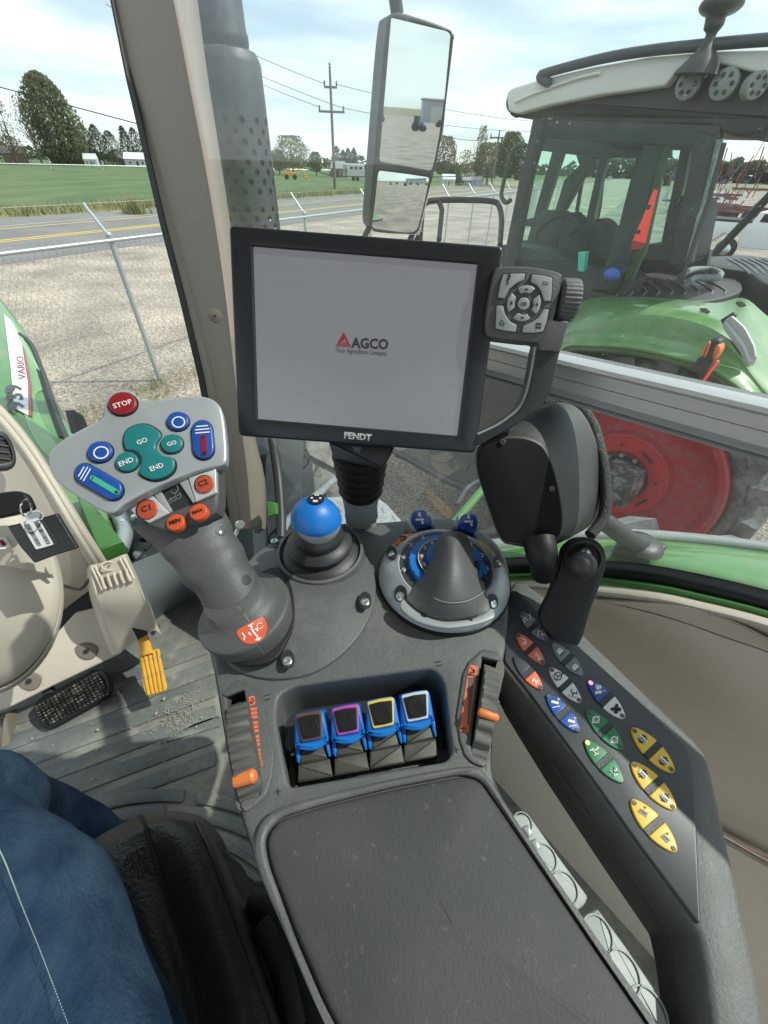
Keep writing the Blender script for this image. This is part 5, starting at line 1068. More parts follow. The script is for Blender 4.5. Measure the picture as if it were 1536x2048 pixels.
# pedal housing with ribs
ph = thing('pedal_housing', P(240, 1200, 1.0), 'beige ribbed pedal housing above the yellow pedal', 'pedal housing')
def prow(pts): return [P(*q) for q in pts]
ob('housing_shell', smoothgrid([prow([(170, 1150, 1.14), (176, 1134, 1.0), (190, 1128, .985), (215, 1122, .982), (250, 1108, .985), (257, 1112, 1.0), (262, 1125, 1.14)]),
    prow([(176, 1178, 1.14), (180, 1168, .99), (196, 1165, .98), (225, 1160, .978), (264, 1148, .982), (275, 1158, 1.0), (284, 1172, 1.14)]),
    prow([(184, 1210, 1.14), (190, 1204, 1.0), (207, 1206, .985), (240, 1204, .985), (280, 1196, .99), (294, 1205, 1.01), (302, 1214, 1.14)]),
    prow([(196, 1250, 1.14), (205, 1248, 1.03), (222, 1250, 1.02), (255, 1246, 1.02), (298, 1232, 1.02), (310, 1240, 1.05), (314, 1250, 1.14)]),
    prow([(215, 1300, 1.14), (226, 1310, 1.08), (240, 1306, 1.06), (268, 1284, 1.06), (306, 1262, 1.05), (322, 1268, 1.08), (326, 1275, 1.14)])], 4), 'beige', ph, smooth=50)
HP = FP(225, 1150, .979, (C0 - P(225, 1150, 1)))
for k in range(5): ob('grip_rib', ctube([P(202 + 12.5 * k, 1152 - 3.5 * k, .972), P(206 + 12.5 * k, 1166 - 3.5 * k, .971), P(210 + 12.8 * k, 1177 - 3.6 * k, .972)], .0032, 3, seg=8), 'beige', ph)
for a, b in (((184, 1136), (205, 1180)), ((190, 1132), (212, 1178)), ((240, 1117), (262, 1160)), ((247, 1114), (269, 1158)), ): ob('edge_rib', tube([P(*a, .977), P(*b, .972)], .0028, 8), 'beige', ph)
ob('round_boss', tube([HP.at(218 + 14.5 * cos(a * pi / 12), 1132 - 8.5 * sin(a * pi / 12)) for a in range(25)], .0022, 8), 'beige', ph); ob('boss_dot', lathe(HP.at(218, 1132), HP.n, [(.002, 0), (.001, .002)], 8), 'ink', ph)
ob('pedal_slot', slab(FP(275, 1260, 1.035, C0 - P(275, 1260, 1)), [(262, 1252), (283, 1243), (296, 1268), (276, 1280)], .0, .004), 'ink', ph)
yp = thing('yellow_pedal', P(305, 1340, 1.04), 'worn yellow ribbed foot pedal under the beige housing', 'pedal')
YP = Plane(P(305, 1335, 1.07), (.12, -.5, .86))
G['ypaint'] = mat('worn_yellow_paint', (.78, .44, .06), .5, dust=(30, (.30, .20, .10), .55, .66)); G['yarm'] = mat('yellow_arm_paint', (.82, .42, .05), .45)
ob('pedal_arm', slab(YP, [(266, 1252), (286, 1245), (305, 1306), (284, 1312)], .012, .008, .001), 'yarm', yp)
ob('pedal_plate', slab(YP, rnd([(278, 1310), (315, 1297), (333, 1375), (330, 1382), (294, 1393), (288, 1380)], 3), 0, .008, .001), 'ypaint', yp)
for k in range(5): a = k / 4; ob('plate_rib', slab(YP, [(281 + 34 * a - 2.6, 1311 - 11.5 * a), (281 + 34 * a + 2.6, 1309 - 11.5 * a), (297 + 32 * a + 2.2, 1390 - 9 * a), (297 + 32 * a - 2.4, 1391 - 9 * a)], .004, .005, .0012), 'ypaint', yp)
bp = thing('brake_pedal', P(140, 1400, 1.04), 'black rubber brake pedal covered in small pyramid studs', 'pedal')
BP = Plane(P(142, 1398, 1.075), (.1, -.35, .93))
ob('pedal_arm', slab(BP, rnd([(66, 1330), (86, 1322), (104, 1384), (84, 1392)], 3), .012, .02, .003), 'dark', bp)
outl = rnd([(62, 1418), (80, 1395), (190, 1338), (206, 1340), (220, 1356), (222, 1384), (205, 1398), (105, 1456), (90, 1460), (78, 1450)], 10)
ob('pedal_pad', slab(BP, outl, 0, .018, .003), 'black', bp)
q0, q1, q2, q3 = (66, 1414), (196, 1342), (220, 1388), (90, 1456); V = []; Fc = []
for i in range(17):
    for j in range(8):
        def bl(u, v): a = Vector(q0).lerp(Vector(q1), u); b = Vector(q3).lerp(Vector(q2), u); return a.lerp(b, v)
        cs = [bl((i + .08) / 17, (j + .08) / 8), bl((i + .92) / 17, (j + .08) / 8), bl((i + .92) / 17, (j + .92) / 8), bl((i + .08) / 17, (j + .92) / 8)]; c = bl((i + .5) / 17, (j + .5) / 8)
        if not inside(tuple(c), [tuple(p) for p in outl]): continue
        o = len(V); V += [BP.at(*k, .0005) for k in cs] + [BP.at(*(c + (k - c) * .30), .0085) for k in cs]; Fc += [(o, o + 1, o + 5, o + 4), (o + 1, o + 2, o + 6, o + 5), (o + 2, o + 3, o + 7, o + 6), (o + 3, o, o + 4, o + 7), (o + 4, o + 5, o + 6, o + 7)]
ob('rubber_studs', (V, Fc), mat('worn_rubber_studs', (.035, .036, .035), .5, dust=(60, (.45, .42, .34), .50, .68)), bp, smooth=0)
ob('pedal_edge_bar', ctube([BP.at(*q, .006) for q in ((200, 1343), (212, 1352), (219, 1368), (219, 1386))], .007, 4), 'black', bp)
# ---- seat cushion
se = thing('driver_seat', P(350, 1900, .7), 'black leather driver seat cushion with stitched seams next to the jeans', 'seat')
def srow(pts): return [ZP(z).at(x, y) for x, y, z in pts]
rows = [srow([(60, 1770, -.70), (140, 1716, -.70), (205, 1668, -.70), (282, 1632, -.70), (345, 1622, -.70), (405, 1634, -.72), (440, 1670, -.76), (455, 1700, -.80)]),
        srow([(90, 1780, -.62), (150, 1732, -.62), (212, 1684, -.62), (290, 1645, -.61), (343, 1633, -.615), (392, 1643, -.635), (424, 1676, -.68), (440, 1706, -.74)]),
        srow([(110, 1795, -.60), (168, 1752, -.60), (228, 1712, -.60), (297, 1676, -.598), (350, 1652, -.592), (398, 1655, -.61), (430, 1690, -.66), (450, 1724, -.72)]),
        srow([(160, 1860, -.595), (215, 1815, -.595), (265, 1772, -.595), (318, 1738, -.598), (375, 1704, -.585), (425, 1712, -.60), (458, 1748, -.65), (482, 1800, -.72)]),
        srow([(220, 1945, -.595), (268, 1905, -.595), (310, 1868, -.595), (348, 1835, -.602), (410, 1800, -.585), (460, 1806, -.60), (496, 1850, -.66), (522, 1900, -.73)]),
        srow([(270, 2060, -.595), (320, 2030, -.595), (355, 1990, -.595), (388, 1966, -.602), (455, 1925, -.585), (508, 1940, -.605), (545, 1990, -.67), (570, 2020, -.74)]),
        srow([(300, 2200, -.595), (350, 2160, -.595), (390, 2130, -.595), (420, 2100, -.602), (500, 2075, -.585), (560, 2090, -.61), (600, 2130, -.68), (620, 2160, -.75)])]
ob('cushion', smoothgrid(rows, 5), 'leather', se, smooth=60)
G['seam'] = mat('seam_shadow_thread', (.008, .008, .009), .7); G['stitch'] = mat('tan_stitching', (.16, .13, .10), .7)
C = [r[3] + Vector((0, 0, .0025)) for r in rows]; ob('seam', ctube(C, .0022, 6, seg=6), 'seam', se)
for off, nm, mm, rr_ in ((0, 'piping', 'leather', .0035),): ob(nm, ctube([r[5] + Vector((0, 0, .001)) for r in rows[1:]], rr_, 6, seg=8), mm, se)
C = catmull([r[5] * .82 + r[4] * .18 + Vector((0, 0, .0035)) for r in rows[1:]], 26, False); V = []; parts = []
for k in range(0, len(C) - 1, 2): parts.append(tube([C[k], C[k + 1]], .0006, 4))
ob('stitching', join(*parts), 'stitch', se, kind='stuff')
V = []; Fc = []
for i in range(7):
    for j in range(9):
        if (i * 5 + j * 3) % 7 == 0: continue
        c = ZP(-.597).at(248 + i * 6.5 + j * 1.5, 1716 - i * 3.5 + j * 6.5); b = lathe(c + Vector((0, 0, .0005)), UP, [(.0011, 0), (.0008, .0006)], 6); o = len(V); V += b[0]; Fc += [tuple(x + o for x in f) for f in b[1]]
ob('perforations', (V, Fc), 'ink', se, kind='stuff')
ob('seat_base', join(slab(ZP(-.80), catmull([(420, 1720), (500, 1800), (560, 1850), (640, 1960), (700, 2100), (500, 2150), (330, 2100)], 3), 0, .25, .02), ctube([ZP(-.70).at(*q) for q in ((500, 1808), (540, 1822), (570, 1880), (610, 1990), (640, 2080))], .022, 5), ctube([ZP(-.66).at(*q) for q in ((520, 1850), (560, 1930), (590, 2060))], .012, 5)), 'black', se)
ob('seat_pan', slab(ZP(-.78), catmull([(60, 1800), (140, 1740), (300, 1665), (400, 1660), (430, 1760), (520, 2000), (560, 2150), (200, 2150)], 3), 0, .3, .02), 'black', se)
# ---- the person: jeans of the seated driver
pe = thing('person', P(20, 2000, .6), 'seated person in faded blue jeans with stitched side seam, only a leg in view', 'person')
def ring(c, ax, r1, r2, k=28, ph=0): 
    ax = Vector(ax).normalized(); u, v, _ = basis(ax); return [c + u * cos(2 * pi * i / k + ph) * r1 + v * sin(2 * pi * i / k + ph) * r2 for i in range(k)]
KN = P(-60, 1640, .62)
th = [(P(110, 2480, .25), .098), (P(90, 2220, .285), .090), (P(58, 2060, .31), .083), (P(-8, 1920, .335), .080), (P(-72, 1800, .362), .075), (P(-115, 1700, .392), .070), (P(-105, 1640, .43), .066), (P(10, 1640, .68), .073), (P(60, 1680, .76), .070), (P(80, 1730, .86), .066), (P(110, 1760, .98), .062), (P(150, 1700, 1.08), .055)]
cen = catmull([c for c, r in th], 5, False); rad = [x.x for x in catmull([Vector((r, 0)) for c, r in th], 5, False)]
loops = []; u = None
for i, c in enumerate(cen):
    tg_ = (cen[min(i + 1, len(cen) - 1)] - cen[max(i - 1, 0)]).normalized()
    if u is None: u = basis(tg_)[0]
    else: u = (u - tg_ * u.dot(tg_)).normalized()
    v = tg_.cross(u); lp = []
    for k in range(40):
        a = 2 * pi * k / 40; d = u * cos(a) + v * sin(a); p = c + d * rad[i]; nz = noise.noise(p * 9) * .012 + noise.noise(Vector((p.x * 28, p.y * 9, p.z * 20))) * .004 + .008 * sin(i * 1.1 + 2.2 * sin(a)) * max(0, 1 - abs(i - 30) / 12)
        lp.append(p + d * nz)
    loops.append(lp)
jn = ob('trousers', rings(loops, True, True), 'denim', pe, smooth=180)
SL = catmull([(-4, 1700), (14, 1740), (44, 1820), (76, 1900), (108, 1985), (142, 2075)], 16, False); parts = []
for k in range(0, len(SL) - 1):
    a = SL[k]; 
    for dx, m_ in ((0, 1), (-5, 0)):
        h1 = hit(jn, a.x + dx, a.y); h2 = hit(jn, a.x + dx + 1.2, a.y + 2.6)
        if h1 and h2: parts.append(tube([h1[0] + h1[1] * .0004, h2[0] + h2[1] * .0006], .0010, 5))
ob('seam_stitching', join(*parts), 'denim_st', pe, kind='stuff')
C = [hit(jn, p.x - 9, p.y) for p in SL]; C = [h[0] + h[1] * .0008 for h in C if h]
ob('felled_seam', tube(C, .0024, 8, sq=.5), 'denim', pe)
# cuff-side fold of the other trouser leg, seen beyond the knee
sh = [(P(-120, 1730, .70), .10), (P(-40, 1660, .72), .088), (P(40, 1645, .75), .076), (P(130, 1672, .78), .064), (P(215, 1696, .83), .046), (P(270, 1690, .90), .040), (P(300, 1720, 1.02), .045)]
cen = catmull([c for c, r in sh], 5, False); rad = [x.x for x in catmull([Vector((r, 0)) for c, r in sh], 5, False)]; loops = []; u = None
for i, c in enumerate(cen):
    tg_ = (cen[min(i + 1, len(cen) - 1)] - cen[max(i - 1, 0)]).normalized()
    u = basis(tg_)[0] if u is None else (u - tg_ * u.dot(tg_)).normalized(); v = tg_.cross(u)
    loops.append([c + (u * cos(2 * pi * k / 36) + v * sin(2 * pi * k / 36)) * (rad[i] + noise.noise((c + (u * cos(2 * pi * k / 36) + v * sin(2 * pi * k / 36)) * rad[i]) * 14) * .010) for k in range(36)])
ob('trousers_fold', rings(loops, True, True), 'denim', pe, smooth=180)

# ---- roof, rear frame and headliner of our cab, above and behind the view
rz = .60
rfq = [onlat(.50, -1.15, rz), onlat(.50, .55, rz), onlat(.25, 1.25, rz - .02), onlat(-1.15, 1.25, rz - .02), onlat(-1.4, .55, rz), onlat(-1.4, -1.15, rz)]
ro = thing('cab_roof', onlat(-.4, 0, rz), 'roof of our own cab with pale headliner, above the view', 'cab roof')
ob('headliner', slab3([p + UP * .03 for p in rfq], UP, .03), mat('pale_headliner', (.50, .48, .44), .9), ro)
ob('roof_shell', slab3([p + UP * .14 for p in rfq], UP, .109, .03), 'roofw', ro)
rfm = thing('rear_cab_frame', onlat(-.4, -1.1, -1.15), 'rear pillars and beige rear wall of our cab, behind the view', 'cab frame')
for l in (.42, -1.32): ob('rear_pillar', box(onlat(l, -1.05, -.27), MD, DD, UP, .05, .07, .86, .02), 'beige_shaded', rfm)
ob('rear_wall', box(onlat(-.45, -1.08, -.85), MD, DD, UP, .85, .04, .30, .02), 'beige_shaded', rfm)
ob('seat_back', box(onlat(-.62, -.62, -.15), MD, DD + UP * .2, UP - DD * .2, .24, .06, .42, .05), 'leather', se)
# ================================================================== ARMREST CONSOLE AND CONTROLS
CP = ZP(-.36)
ct = thing('armrest_console', CP.at(760, 1350) - Vector((0, 0, .12)), 'grey plastic armrest console carrying dials, paddles and a padded rest', 'armrest console')
body = catmull([(425, 1240), (470, 1160), (520, 1105), (575, 1072), (640, 1052), (700, 1047), (760, 1046), (840, 1040), (920, 1042), (985, 1080), (1014, 1130), (1019, 1200), (1013, 1290), (1000, 1350), (988, 1440), (984, 1530), (1002, 1592), (1036, 1650), (1100, 1745), (1200, 1895), (1330, 2090), (1380, 2230), (1100, 2300), (760, 2260), (672, 2090), (625, 1960), (560, 1830), (505, 1700), (478, 1612), (462, 1540), (446, 1450), (430, 1350), (418, 1290)], 4)
rec = rnd([(590, 1372), (700, 1357), (866, 1336), (888, 1362), (906, 1502), (894, 1522), (582, 1574), (574, 1560), (552, 1440), (556, 1392)], 14)
lsl = rnd([(452, 1386), (487, 1366), (496, 1410), (520, 1560), (524, 1594), (482, 1614), (474, 1560)], 9)
rsl = rnd([(966, 1311), (1000, 1320), (1003, 1340), (984, 1420), (970, 1524), (942, 1506), (950, 1420)], 8)
ob('shell', slab(CP, body, 0, .055, .005, holes=[rec, lsl, rsl]), 'console', ct)
ob('lower_shell', slab(CP, body, -.0551, .06), 'dark', ct)
ob('recess_floor', slab(CP, [(530, 1340), (900, 1310), (930, 1540), (560, 1600)], -.05, .004), 'dark', ct)
ob('support_post', lathe(CP.at(760, 1500) - Vector((0, 0, .8)), UP, [(.07, 0), (.05, .1), (.05, .62), (.09, .68)], 20), 'black', ct)
# rim frame and pad
padl = rnd([(527, 1672), (556, 1634), (640, 1608), (780, 1574), (925, 1546), (962, 1556), (1022, 1642), (1180, 1872), (1305, 2052), (1400, 2200), (1300, 2260), (790, 2240), (700, 2110), (655, 2030), (590, 1876), (535, 1726)], 26, 6)
rim = catmull([(508, 1680), (540, 1622), (640, 1590), (780, 1556), (930, 1530), (972, 1545), (1036, 1640), (1196, 1875), (1322, 2058), (1410, 2210), (1300, 2290), (770, 2260), (682, 2110), (630, 2010), (570, 1870), (516, 1740)], 4)
ob('pad_frame', slab(CP, rim, .006, .008, .004, holes=[padl]), 'console', ct)
ob('armrest_pad', slab(CP, [tuple((Vector(p[:2]) - Vector((850, 1900))) * .994 + Vector((850, 1900))) for p in padl], .006, .02, .006, dome=(.055, .007)), 'pad', ct, smooth=60)
# faint moulded marks and hair-thin joints
for (a, b) in (((870, 1325), (882, 1322)), ((872, 1332), (884, 1330)), ((530, 1391), (541, 1388)), ((530, 1400), (541, 1397))): ob('moulded_mark', ribbon(CP, [a, b], 1.6, .0006), 'dark', ct, smooth=0)
for x, y in ((913, 1499), (556, 1583)): ob('moulded_mark', join(ribbon(CP, [(x - 6, y + 1), (x + 6, y - 1)], 1.6, .0006), ribbon(CP, [(x - 1, y - 6), (x + 1, y + 6)], 1.6, .0006)), 'dark', ct, smooth=0)
# thumbwheel bezels
lb = rnd([(444, 1388), (458, 1372), (476, 1358), (500, 1372), (524, 1402), (536, 1460), (548, 1505), (544, 1550), (532, 1590), (510, 1610), (490, 1624), (481, 1612), (484, 1600), (520, 1590), (519, 1560), (488, 1378), (452, 1392)], 5)
rb = rnd([(1003, 1312), (996, 1304), (966, 1298), (938, 1322), (926, 1348), (918, 1400), (913, 1432), (920, 1480), (930, 1510), (944, 1525), (966, 1534), (976, 1528), (972, 1519), (945, 1508), (942, 1490), (962, 1312), (999, 1322)], 4)
ob('wheel_bezel', slab(CP, lb, .0022, .003, .0012), 'console2', ct); ob('wheel_bezel', slab(CP, rb, .0022, .003, .0012), 'console2', ct)
def thumb(p0, p1, px_w, R, dz, label, mark, wm):
    a, b = CP.at(*p0), CP.at(*p1); m = (a + b) / 2; d = (b - a).normalized(); ax = d.cross(UP); hw = px_w * (m - C0).dot(_F) / FPX / 2; c = m - UP * dz
    w_ = ob('thumbwheel', rings([[c + ax * s * hw * k_ + (d * cos(2 * pi * i / 144) + UP * sin(2 * pi * i / 144)) * (R * q + .0022 * sin(2 * pi * i / 144 * 24) * (q > .97)) for i in range(144)] for s, k_, q in ((-1, 1, .80), (-1, 1, .965), (-1, .94, 1), (1, .94, 1), (1, 1, .965), (1, 1, .80))], True, True), wm, ct, label=label, smooth=60)
    return c, d, ax, hw, w_
G['wheelr'] = mat('ribbed_rubber_wheel', (.125, .125, .115), .6, dust=(40, (.2, .19, .17), .5, .75)); G['wheeld'] = mat('ribbed_dark_wheel', (.085, .085, .08), .6)
c, d, ax, hw, w_ = thumb((477, 1418), (505, 1594), 44, .047, .028, 'ribbed dark thumbwheel with orange tab at its lower end', 0, 'wheeld')
an = -.62; q = c + (d * -1 * -1 * cos(radians(58)) + UP * sin(radians(58))) * .0535; tdir = (d * sin(radians(58)) - UP * cos(radians(58))); nrm = (d * cos(radians(58)) + UP * sin(radians(58)))
pa, pb_ = CP.at(468, 1562, .010), CP.at(511, 1550, .014); ob('pointer_tab', tube([pa, pa.lerp(pb_, .08), pa.lerp(pb_, .9), pb_], [.0036, .0050, .0050, .0036], 16), 'orangep', w_)
c, d, ax, hw, w_ = thumb((983, 1332), (958, 1516), 30, .048, .028, 'ribbed light grey thumbwheel with thin orange pointer', 0, 'wheelr')
pa, pb_ = CP.at(957, 1423, .020), CP.at(996, 1436, .016); ob('pointer_tab', tube([pa, pa.lerp(pb_, .1), pa.lerp(pb_, .9), pb_], [.0022, .0034, .0036, .0024], 12), 'orangep', w_)
# orange scales
ob('scale_sticker', slab(CP, rnd([(497, 1394), (509, 1391), (511, 1408), (499, 1413)], 2.5), .0026, .0006), 'orangel', ct); ob('gear_symbol', join(ribbon(CP, [(501, 1400), (505, 1396), (508, 1401), (503, 1408), (500, 1404), (505, 1403)], 1.4, .0030)), 'ink', ct, smooth=0)
yy = 0
for k in range(12):
    g = (k // 3) * 3.4; x0 = 500 + (k * 8.1 + g) * .155 + k * .28; y0 = 1414 + k * 8.0 + g; wl_ = 13.2 - k * .93
    ob('scale_bar', slab(CP, [(x0, y0 + 2), (x0 + wl_, y0), (x0 + wl_ + 1, y0 + 6), (x0 + 1.2, y0 + 8)], .0026, .0006), 'orangel', ct, smooth=0)
ob('scale_bar', slab(CP, [(522, 1520), (524, 1519), (525, 1532), (523, 1534)], .0026, .0006), 'orangel', ct, smooth=0)
ob('scale_sticker', slab(CP, rnd([(940, 1329), (955, 1332), (952, 1358), (937, 1466), (919, 1461), (934, 1358)], 3), .0026, .0006), 'orangel', ct)
ob('grey_wedge', slab(CP, [(937.5, 1354), (949, 1356), (937, 1449), (935, 1449)], .0031, .0004), 'console2', ct, smooth=0)
ob('scale_text', join(textvf('MAX', CP, (937.5, 1350.5), (950.5, 1353), .0034, 1.25, .02), textvf('MIN', CP, (921, 1458), (932.5, 1461), .0034, 1.15, .02), ribbon(CP, [(941, 1333), (949, 1343)], 1.2, .0034), ribbon(CP, [(940, 1344), (950, 1345)], 1.2, .0034), ribbon(CP, [(945, 1341), (948, 1339), (950, 1343)], 1.6, .0034)), 'ink', ct, smooth=0)
# ---- the four coloured paddle levers
G['brownf'] = mat('brown_frame', (.12, .055, .05), .4); G['purplef'] = mat('purple_frame', (.42, .07, .36), .4); G['yellowf'] = mat('yellow_frame', (.66, .50, .12), .4); G['whitef'] = mat('pale_blue_frame', (.50, .58, .64), .4)
G['boot'] = mat('grey_brown_rubber_boot', (.075, .075, .066), .55, dust=(50, (.15, .14, .11), .5, .72)); G['padblk'] = mat('paddle_black_face', (.014, .015, .016), .28, coat=.3, dust=(60, (.06, .06, .06), .6, .8))
def Z(x, y): return (560 + x / 4.518, 1360 + y / 4.518)
for (dx, dy, fm, lb_) in ((0, 0, 'brownf', 'blue paddle lever with brown framed black face, nearest the left end of the recess'), (330, -60, 'purplef', 'blue paddle lever with purple framed black face'), (650, -122, 'yellowf', 'blue paddle lever with yellow framed black face'), (960, -182, 'whitef', 'blue paddle lever with pale grey framed black face')):
    z = lambda x, y: Z(x + dx, y + dy)
    base = CP.at(*z(290, 700)) - UP * .045
    t = thing('paddle_lever', base, lb_, 'lever', 'paddle levers in the console recess')
    tp = Plane(CP.at(*z(270, 400)) + UP * .004, (0.02, -.42, .9))
    blk = rnd([z(*q) for q in ((126, 330), (145, 312), (360, 272), (392, 290), (438, 540), (415, 545), (290, 575), (150, 600), (128, 590))], 3)
    ob('lever_body', slab(tp, blk, 0, .03, .0025), 'blue2', t)
    ob('side_leg', slab(tp, [z(*q) for q in ((128, 560), (170, 590), (182, 700), (176, 760), (150, 740))], -.004, .02, .001), 'blue2', t)
    ob('side_leg', slab(tp, [z(*q) for q in ((404, 550), (436, 530), (458, 690), (440, 700), (420, 640))], -.004, .02, .001), 'blue2', t)
    lipc = catmull([z(*q) for q in ((132, 588), (200, 574), (300, 560), (420, 530), (436, 530), (420, 570), (360, 622), (290, 642), (200, 636), (140, 612))], 3)
    ob('front_lip', slab(tp, lipc, .004, .012, .002), 'blue2', t)
    ob('colour_frame', slab(tp, rnd([z(*q) for q in ((136, 322), (250, 292), (368, 276), (380, 300), (380, 520), (372, 530), (200, 564), (188, 552))], 3), .0018, .003, .0008), fm, t)
    face = rnd([z(*q) for q in ((150, 345), (250, 318), (362, 306), (368, 505), (300, 524), (208, 538), (198, 528))], 3)
    ob('thumb_face', slab(tp, face, .0024, .003, .0006), 'padblk', t)
    cc2 = tp.at(*z(268, 430), .0030); 
    ob('thumb_dimple', lathe(cc2, tp.n, [(.0072, 0), (.0068, .0004), (.005, .0003), (.001, .0001)], 24), 'padblk', t)
    s1 = Plane(CP.at(*z(300, 650)) - UP * .012, (0.02, -.25, .95)); ob('rubber_boot', slab(s1, rnd([z(*q) for q in ((176, 640), (408, 590), (426, 712), (182, 764))], 2), 0, .03, .0015), 'boot', t)
    s2 = Plane(CP.at(*z(310, 800)) - UP * .016, (0.02, -.18, .96)); ob('boot_step', slab(s2, rnd([z(*q) for q in ((160, 768), (446, 708), (478, 872), (158, 928))], 2), 0, .024, .0015), 'boot', t)
ob('recess_lip', slab(ZP(-.392), [(580, 1578), (574, 1545), (590, 1555), (895, 1498), (900, 1520), (894, 1524)], 0, .03, .001), 'console2', ct)
ob('lever_linkage', join(slab(ZP(-.385), catmull([(574, 1508), (578, 1498), (588, 1500), (594, 1540), (596, 1575), (584, 1578), (578, 1550)], 3), 0, .02, .002)), 'black', ct); ob('small_screw', lathe(ZP(-.383).at(586, 1504), UP, [(.003, 0), (.002, .001)], 10), 'zinc', ct)
ob('clear_flap', slab(ZP(-.375), catmull([(570, 1492), (574, 1465), (588, 1450), (592, 1480), (584, 1500)], 3), 0, .01, .001), 'exh', ct)
# ---- round cover plate round the joystick
cov = catmull([(428, 1235), (434, 1290), (466, 1334), (530, 1356), (610, 1350), (675, 1315), (722, 1265), (748, 1208), (750, 1155), (732, 1110), (700, 1080), (640, 1062), (580, 1068), (525, 1096), (475, 1145), (440, 1190)], 4)
ob('round_cover', slab(CP, cov, .004, .005, .002, dome=(.045, .012)), 'console2', ct, smooth=60)
ob('dark_gap_patch', slab(CP, catmull([(540, 1135), (575, 1155), (588, 1200), (586, 1250), (566, 1296), (545, 1320), (500, 1330), (455, 1318), (440, 1280), (450, 1200)], 4), .0165, .004, .001), 'ink', ct)  # black patch standing in for the dark gap under the skirt
def screw(x, y, r, pl, h=0.0, recess=True, parent=ct):
    c = pl.at(x, y, h); k = (c - C0).dot(_F) / FPX; n_ = pl.n
    if recess: ob('screw_recess', slab(pl, catmull([(x - r * 1.15, y - r * .2), (x - r * .9, y - r * 1.5), (x, y - r * 2.1), (x + r * .9, y - r * 1.5), (x + r * 1.15, y - r * .2), (x + r * .8, y + r * .75), (x, y + r * 1.05), (x - r * .8, y + r * .75)], 3), h + .0004, .0008), 'dark', parent)
    s = ob('screw', lathe(c + n_ * .0006, n_, [(r * k * .82, 0), (r * k * .80, .0016), (r * k * .6, .0022), (r * k * .36, .0022), (r * k * .30, .0008), (r * k * .01, .0006)], 24), 'zinc', parent)
screw(575, 1324, 12, CP, .0125); screw(730, 1206, 11, CP, .013); screw(549, 1084, 8, CP, .010)
# ---- blue knob lever with bellows
BL = CP.at(643, 1120)
bt = thing('knob_lever', BL, 'crossgate lever with a big blue and grey ball knob on grey bellows', 'lever')
ob('socket', lathe(BL, UP, [(.052, .006), (.050, .018), (.047, .019), (.044, .012), (.03, .012)], 48, False, True), 'console2', bt)
ob('bellows', lathe(BL, UP, [(.044, .010), (.0445, .016), (.041, .019), (.034, .021), (.0365, .025), (.0375, .030), (.035, .034), (.027, .037), (.0285, .041), (.0275, .047), (.020, .056), (.015, .064), (.013, .080)], 48, False, True), 'dark', bt)
BC = P(636, 1040, .395)
def knob(scale, z0, z1):
    L_ = []
    for j in range(17):
        v = z0 + (z1 - z0) * j / 16; a = math.asin(max(-1, min(1, v))); r0 = cos(a)
        L_.append([BC + Vector((cos(2 * pi * i / 40), sin(2 * pi * i / 40), 0)) * (r0 * .0235 * scale * (1 + .12 * max(0, -cos(2 * pi * i / 40 - .6)) * (v > .1) )) + Vector((-.003 * max(0, v), 0, v * .025 * scale)) for i in range(40)])
    return rings(L_, True, True)
ob('knob_top', knob(1.0, -.02, .999), 'blue2', bt, smooth=60); ob('knob_base', knob(.985, -.995, .0), 'silver2', bt, smooth=60)
kp = Plane(BC + Vector((.0, -.004, .0252)), (0, -.1, 1)); ob('direction_sticker', slab(kp, disc(kp, 637, 1002, 14, 0), .0, .001) if False else lathe(BC + Vector((0, .002, .0243)), (0, .05, 1), [(.0078, 0), (.0078, .0012), (.0001, .0014)], 24), 'ink', bt)
ob('sticker_arrows', join(*[box(BC + Vector((a, b + .002, .0262)), (1, 0, 0), (0, 1, 0), UP, w1, w2, .0004) for a, b, w1, w2 in ((0, .0045, .0022, .0008), (0, -.0045, .0022, .0012), (-.004, 0, .001, .001), (.004, 0, .001, .001))]), 'white', bt)
# ---- multifunction joystick
HN = Vector((.20, -.52, .80)).normalized(); HP_ = Plane(P(280, 900, .352), HN)
jt = thing('joystick', CP.at(490, 1260), 'grey multifunction joystick with a wide silver head of coloured buttons', 'joystick')
hd = catmull([(96, 925), (98, 905), (122, 881), (160, 859), (196, 840), (206, 828), (206, 808), (216, 791), (240, 779), (264, 782), (277, 795), (298, 800), (345, 795), (393, 791), (422, 796), (440, 811), (448, 835), (453, 878), (454, 918), (444, 930), (412, 937), (377, 948), (317, 972), (253, 1005), (232, 1022), (216, 1026), (190, 1014), (150, 990), (115, 965), (101, 946)], 4)
ob('head_plate', slab(HP_, hd, 0, .012, .0028), 'silver', jt, smooth=50)
ob('head_shell', slab(HP_, [tuple((Vector(p[:2]) - Vector((285, 905))) * .985 + Vector((285, 905))) for p in hd], -.0121, .012, .0), 'stemgrey', jt)
def hbtn(nm, loop, m, label=None, h=.0035, gap=1.1):
    ctr = sum((p for p in loop), Vector()) / len(loop); ob('button_gap', slab3([ctr + (p - ctr) * gap + HN * .0004 for p in loop], HN, .001), 'ink', jt)
    return ob(nm, slab3([p + HN * h for p in loop], HN, h, .0014), m, jt, label=label)
hc = lambda x, y, r: disc(HP_, x, y, r, 0)
s_ = hbtn('stop_button', hc(247, 809, 25), 'red', 'round red STOP button'); ob('button_text', textvf('STOP', HP_, (228, 817), (265, 806), .0042, 1.0, .015), 'white', s_, smooth=0)
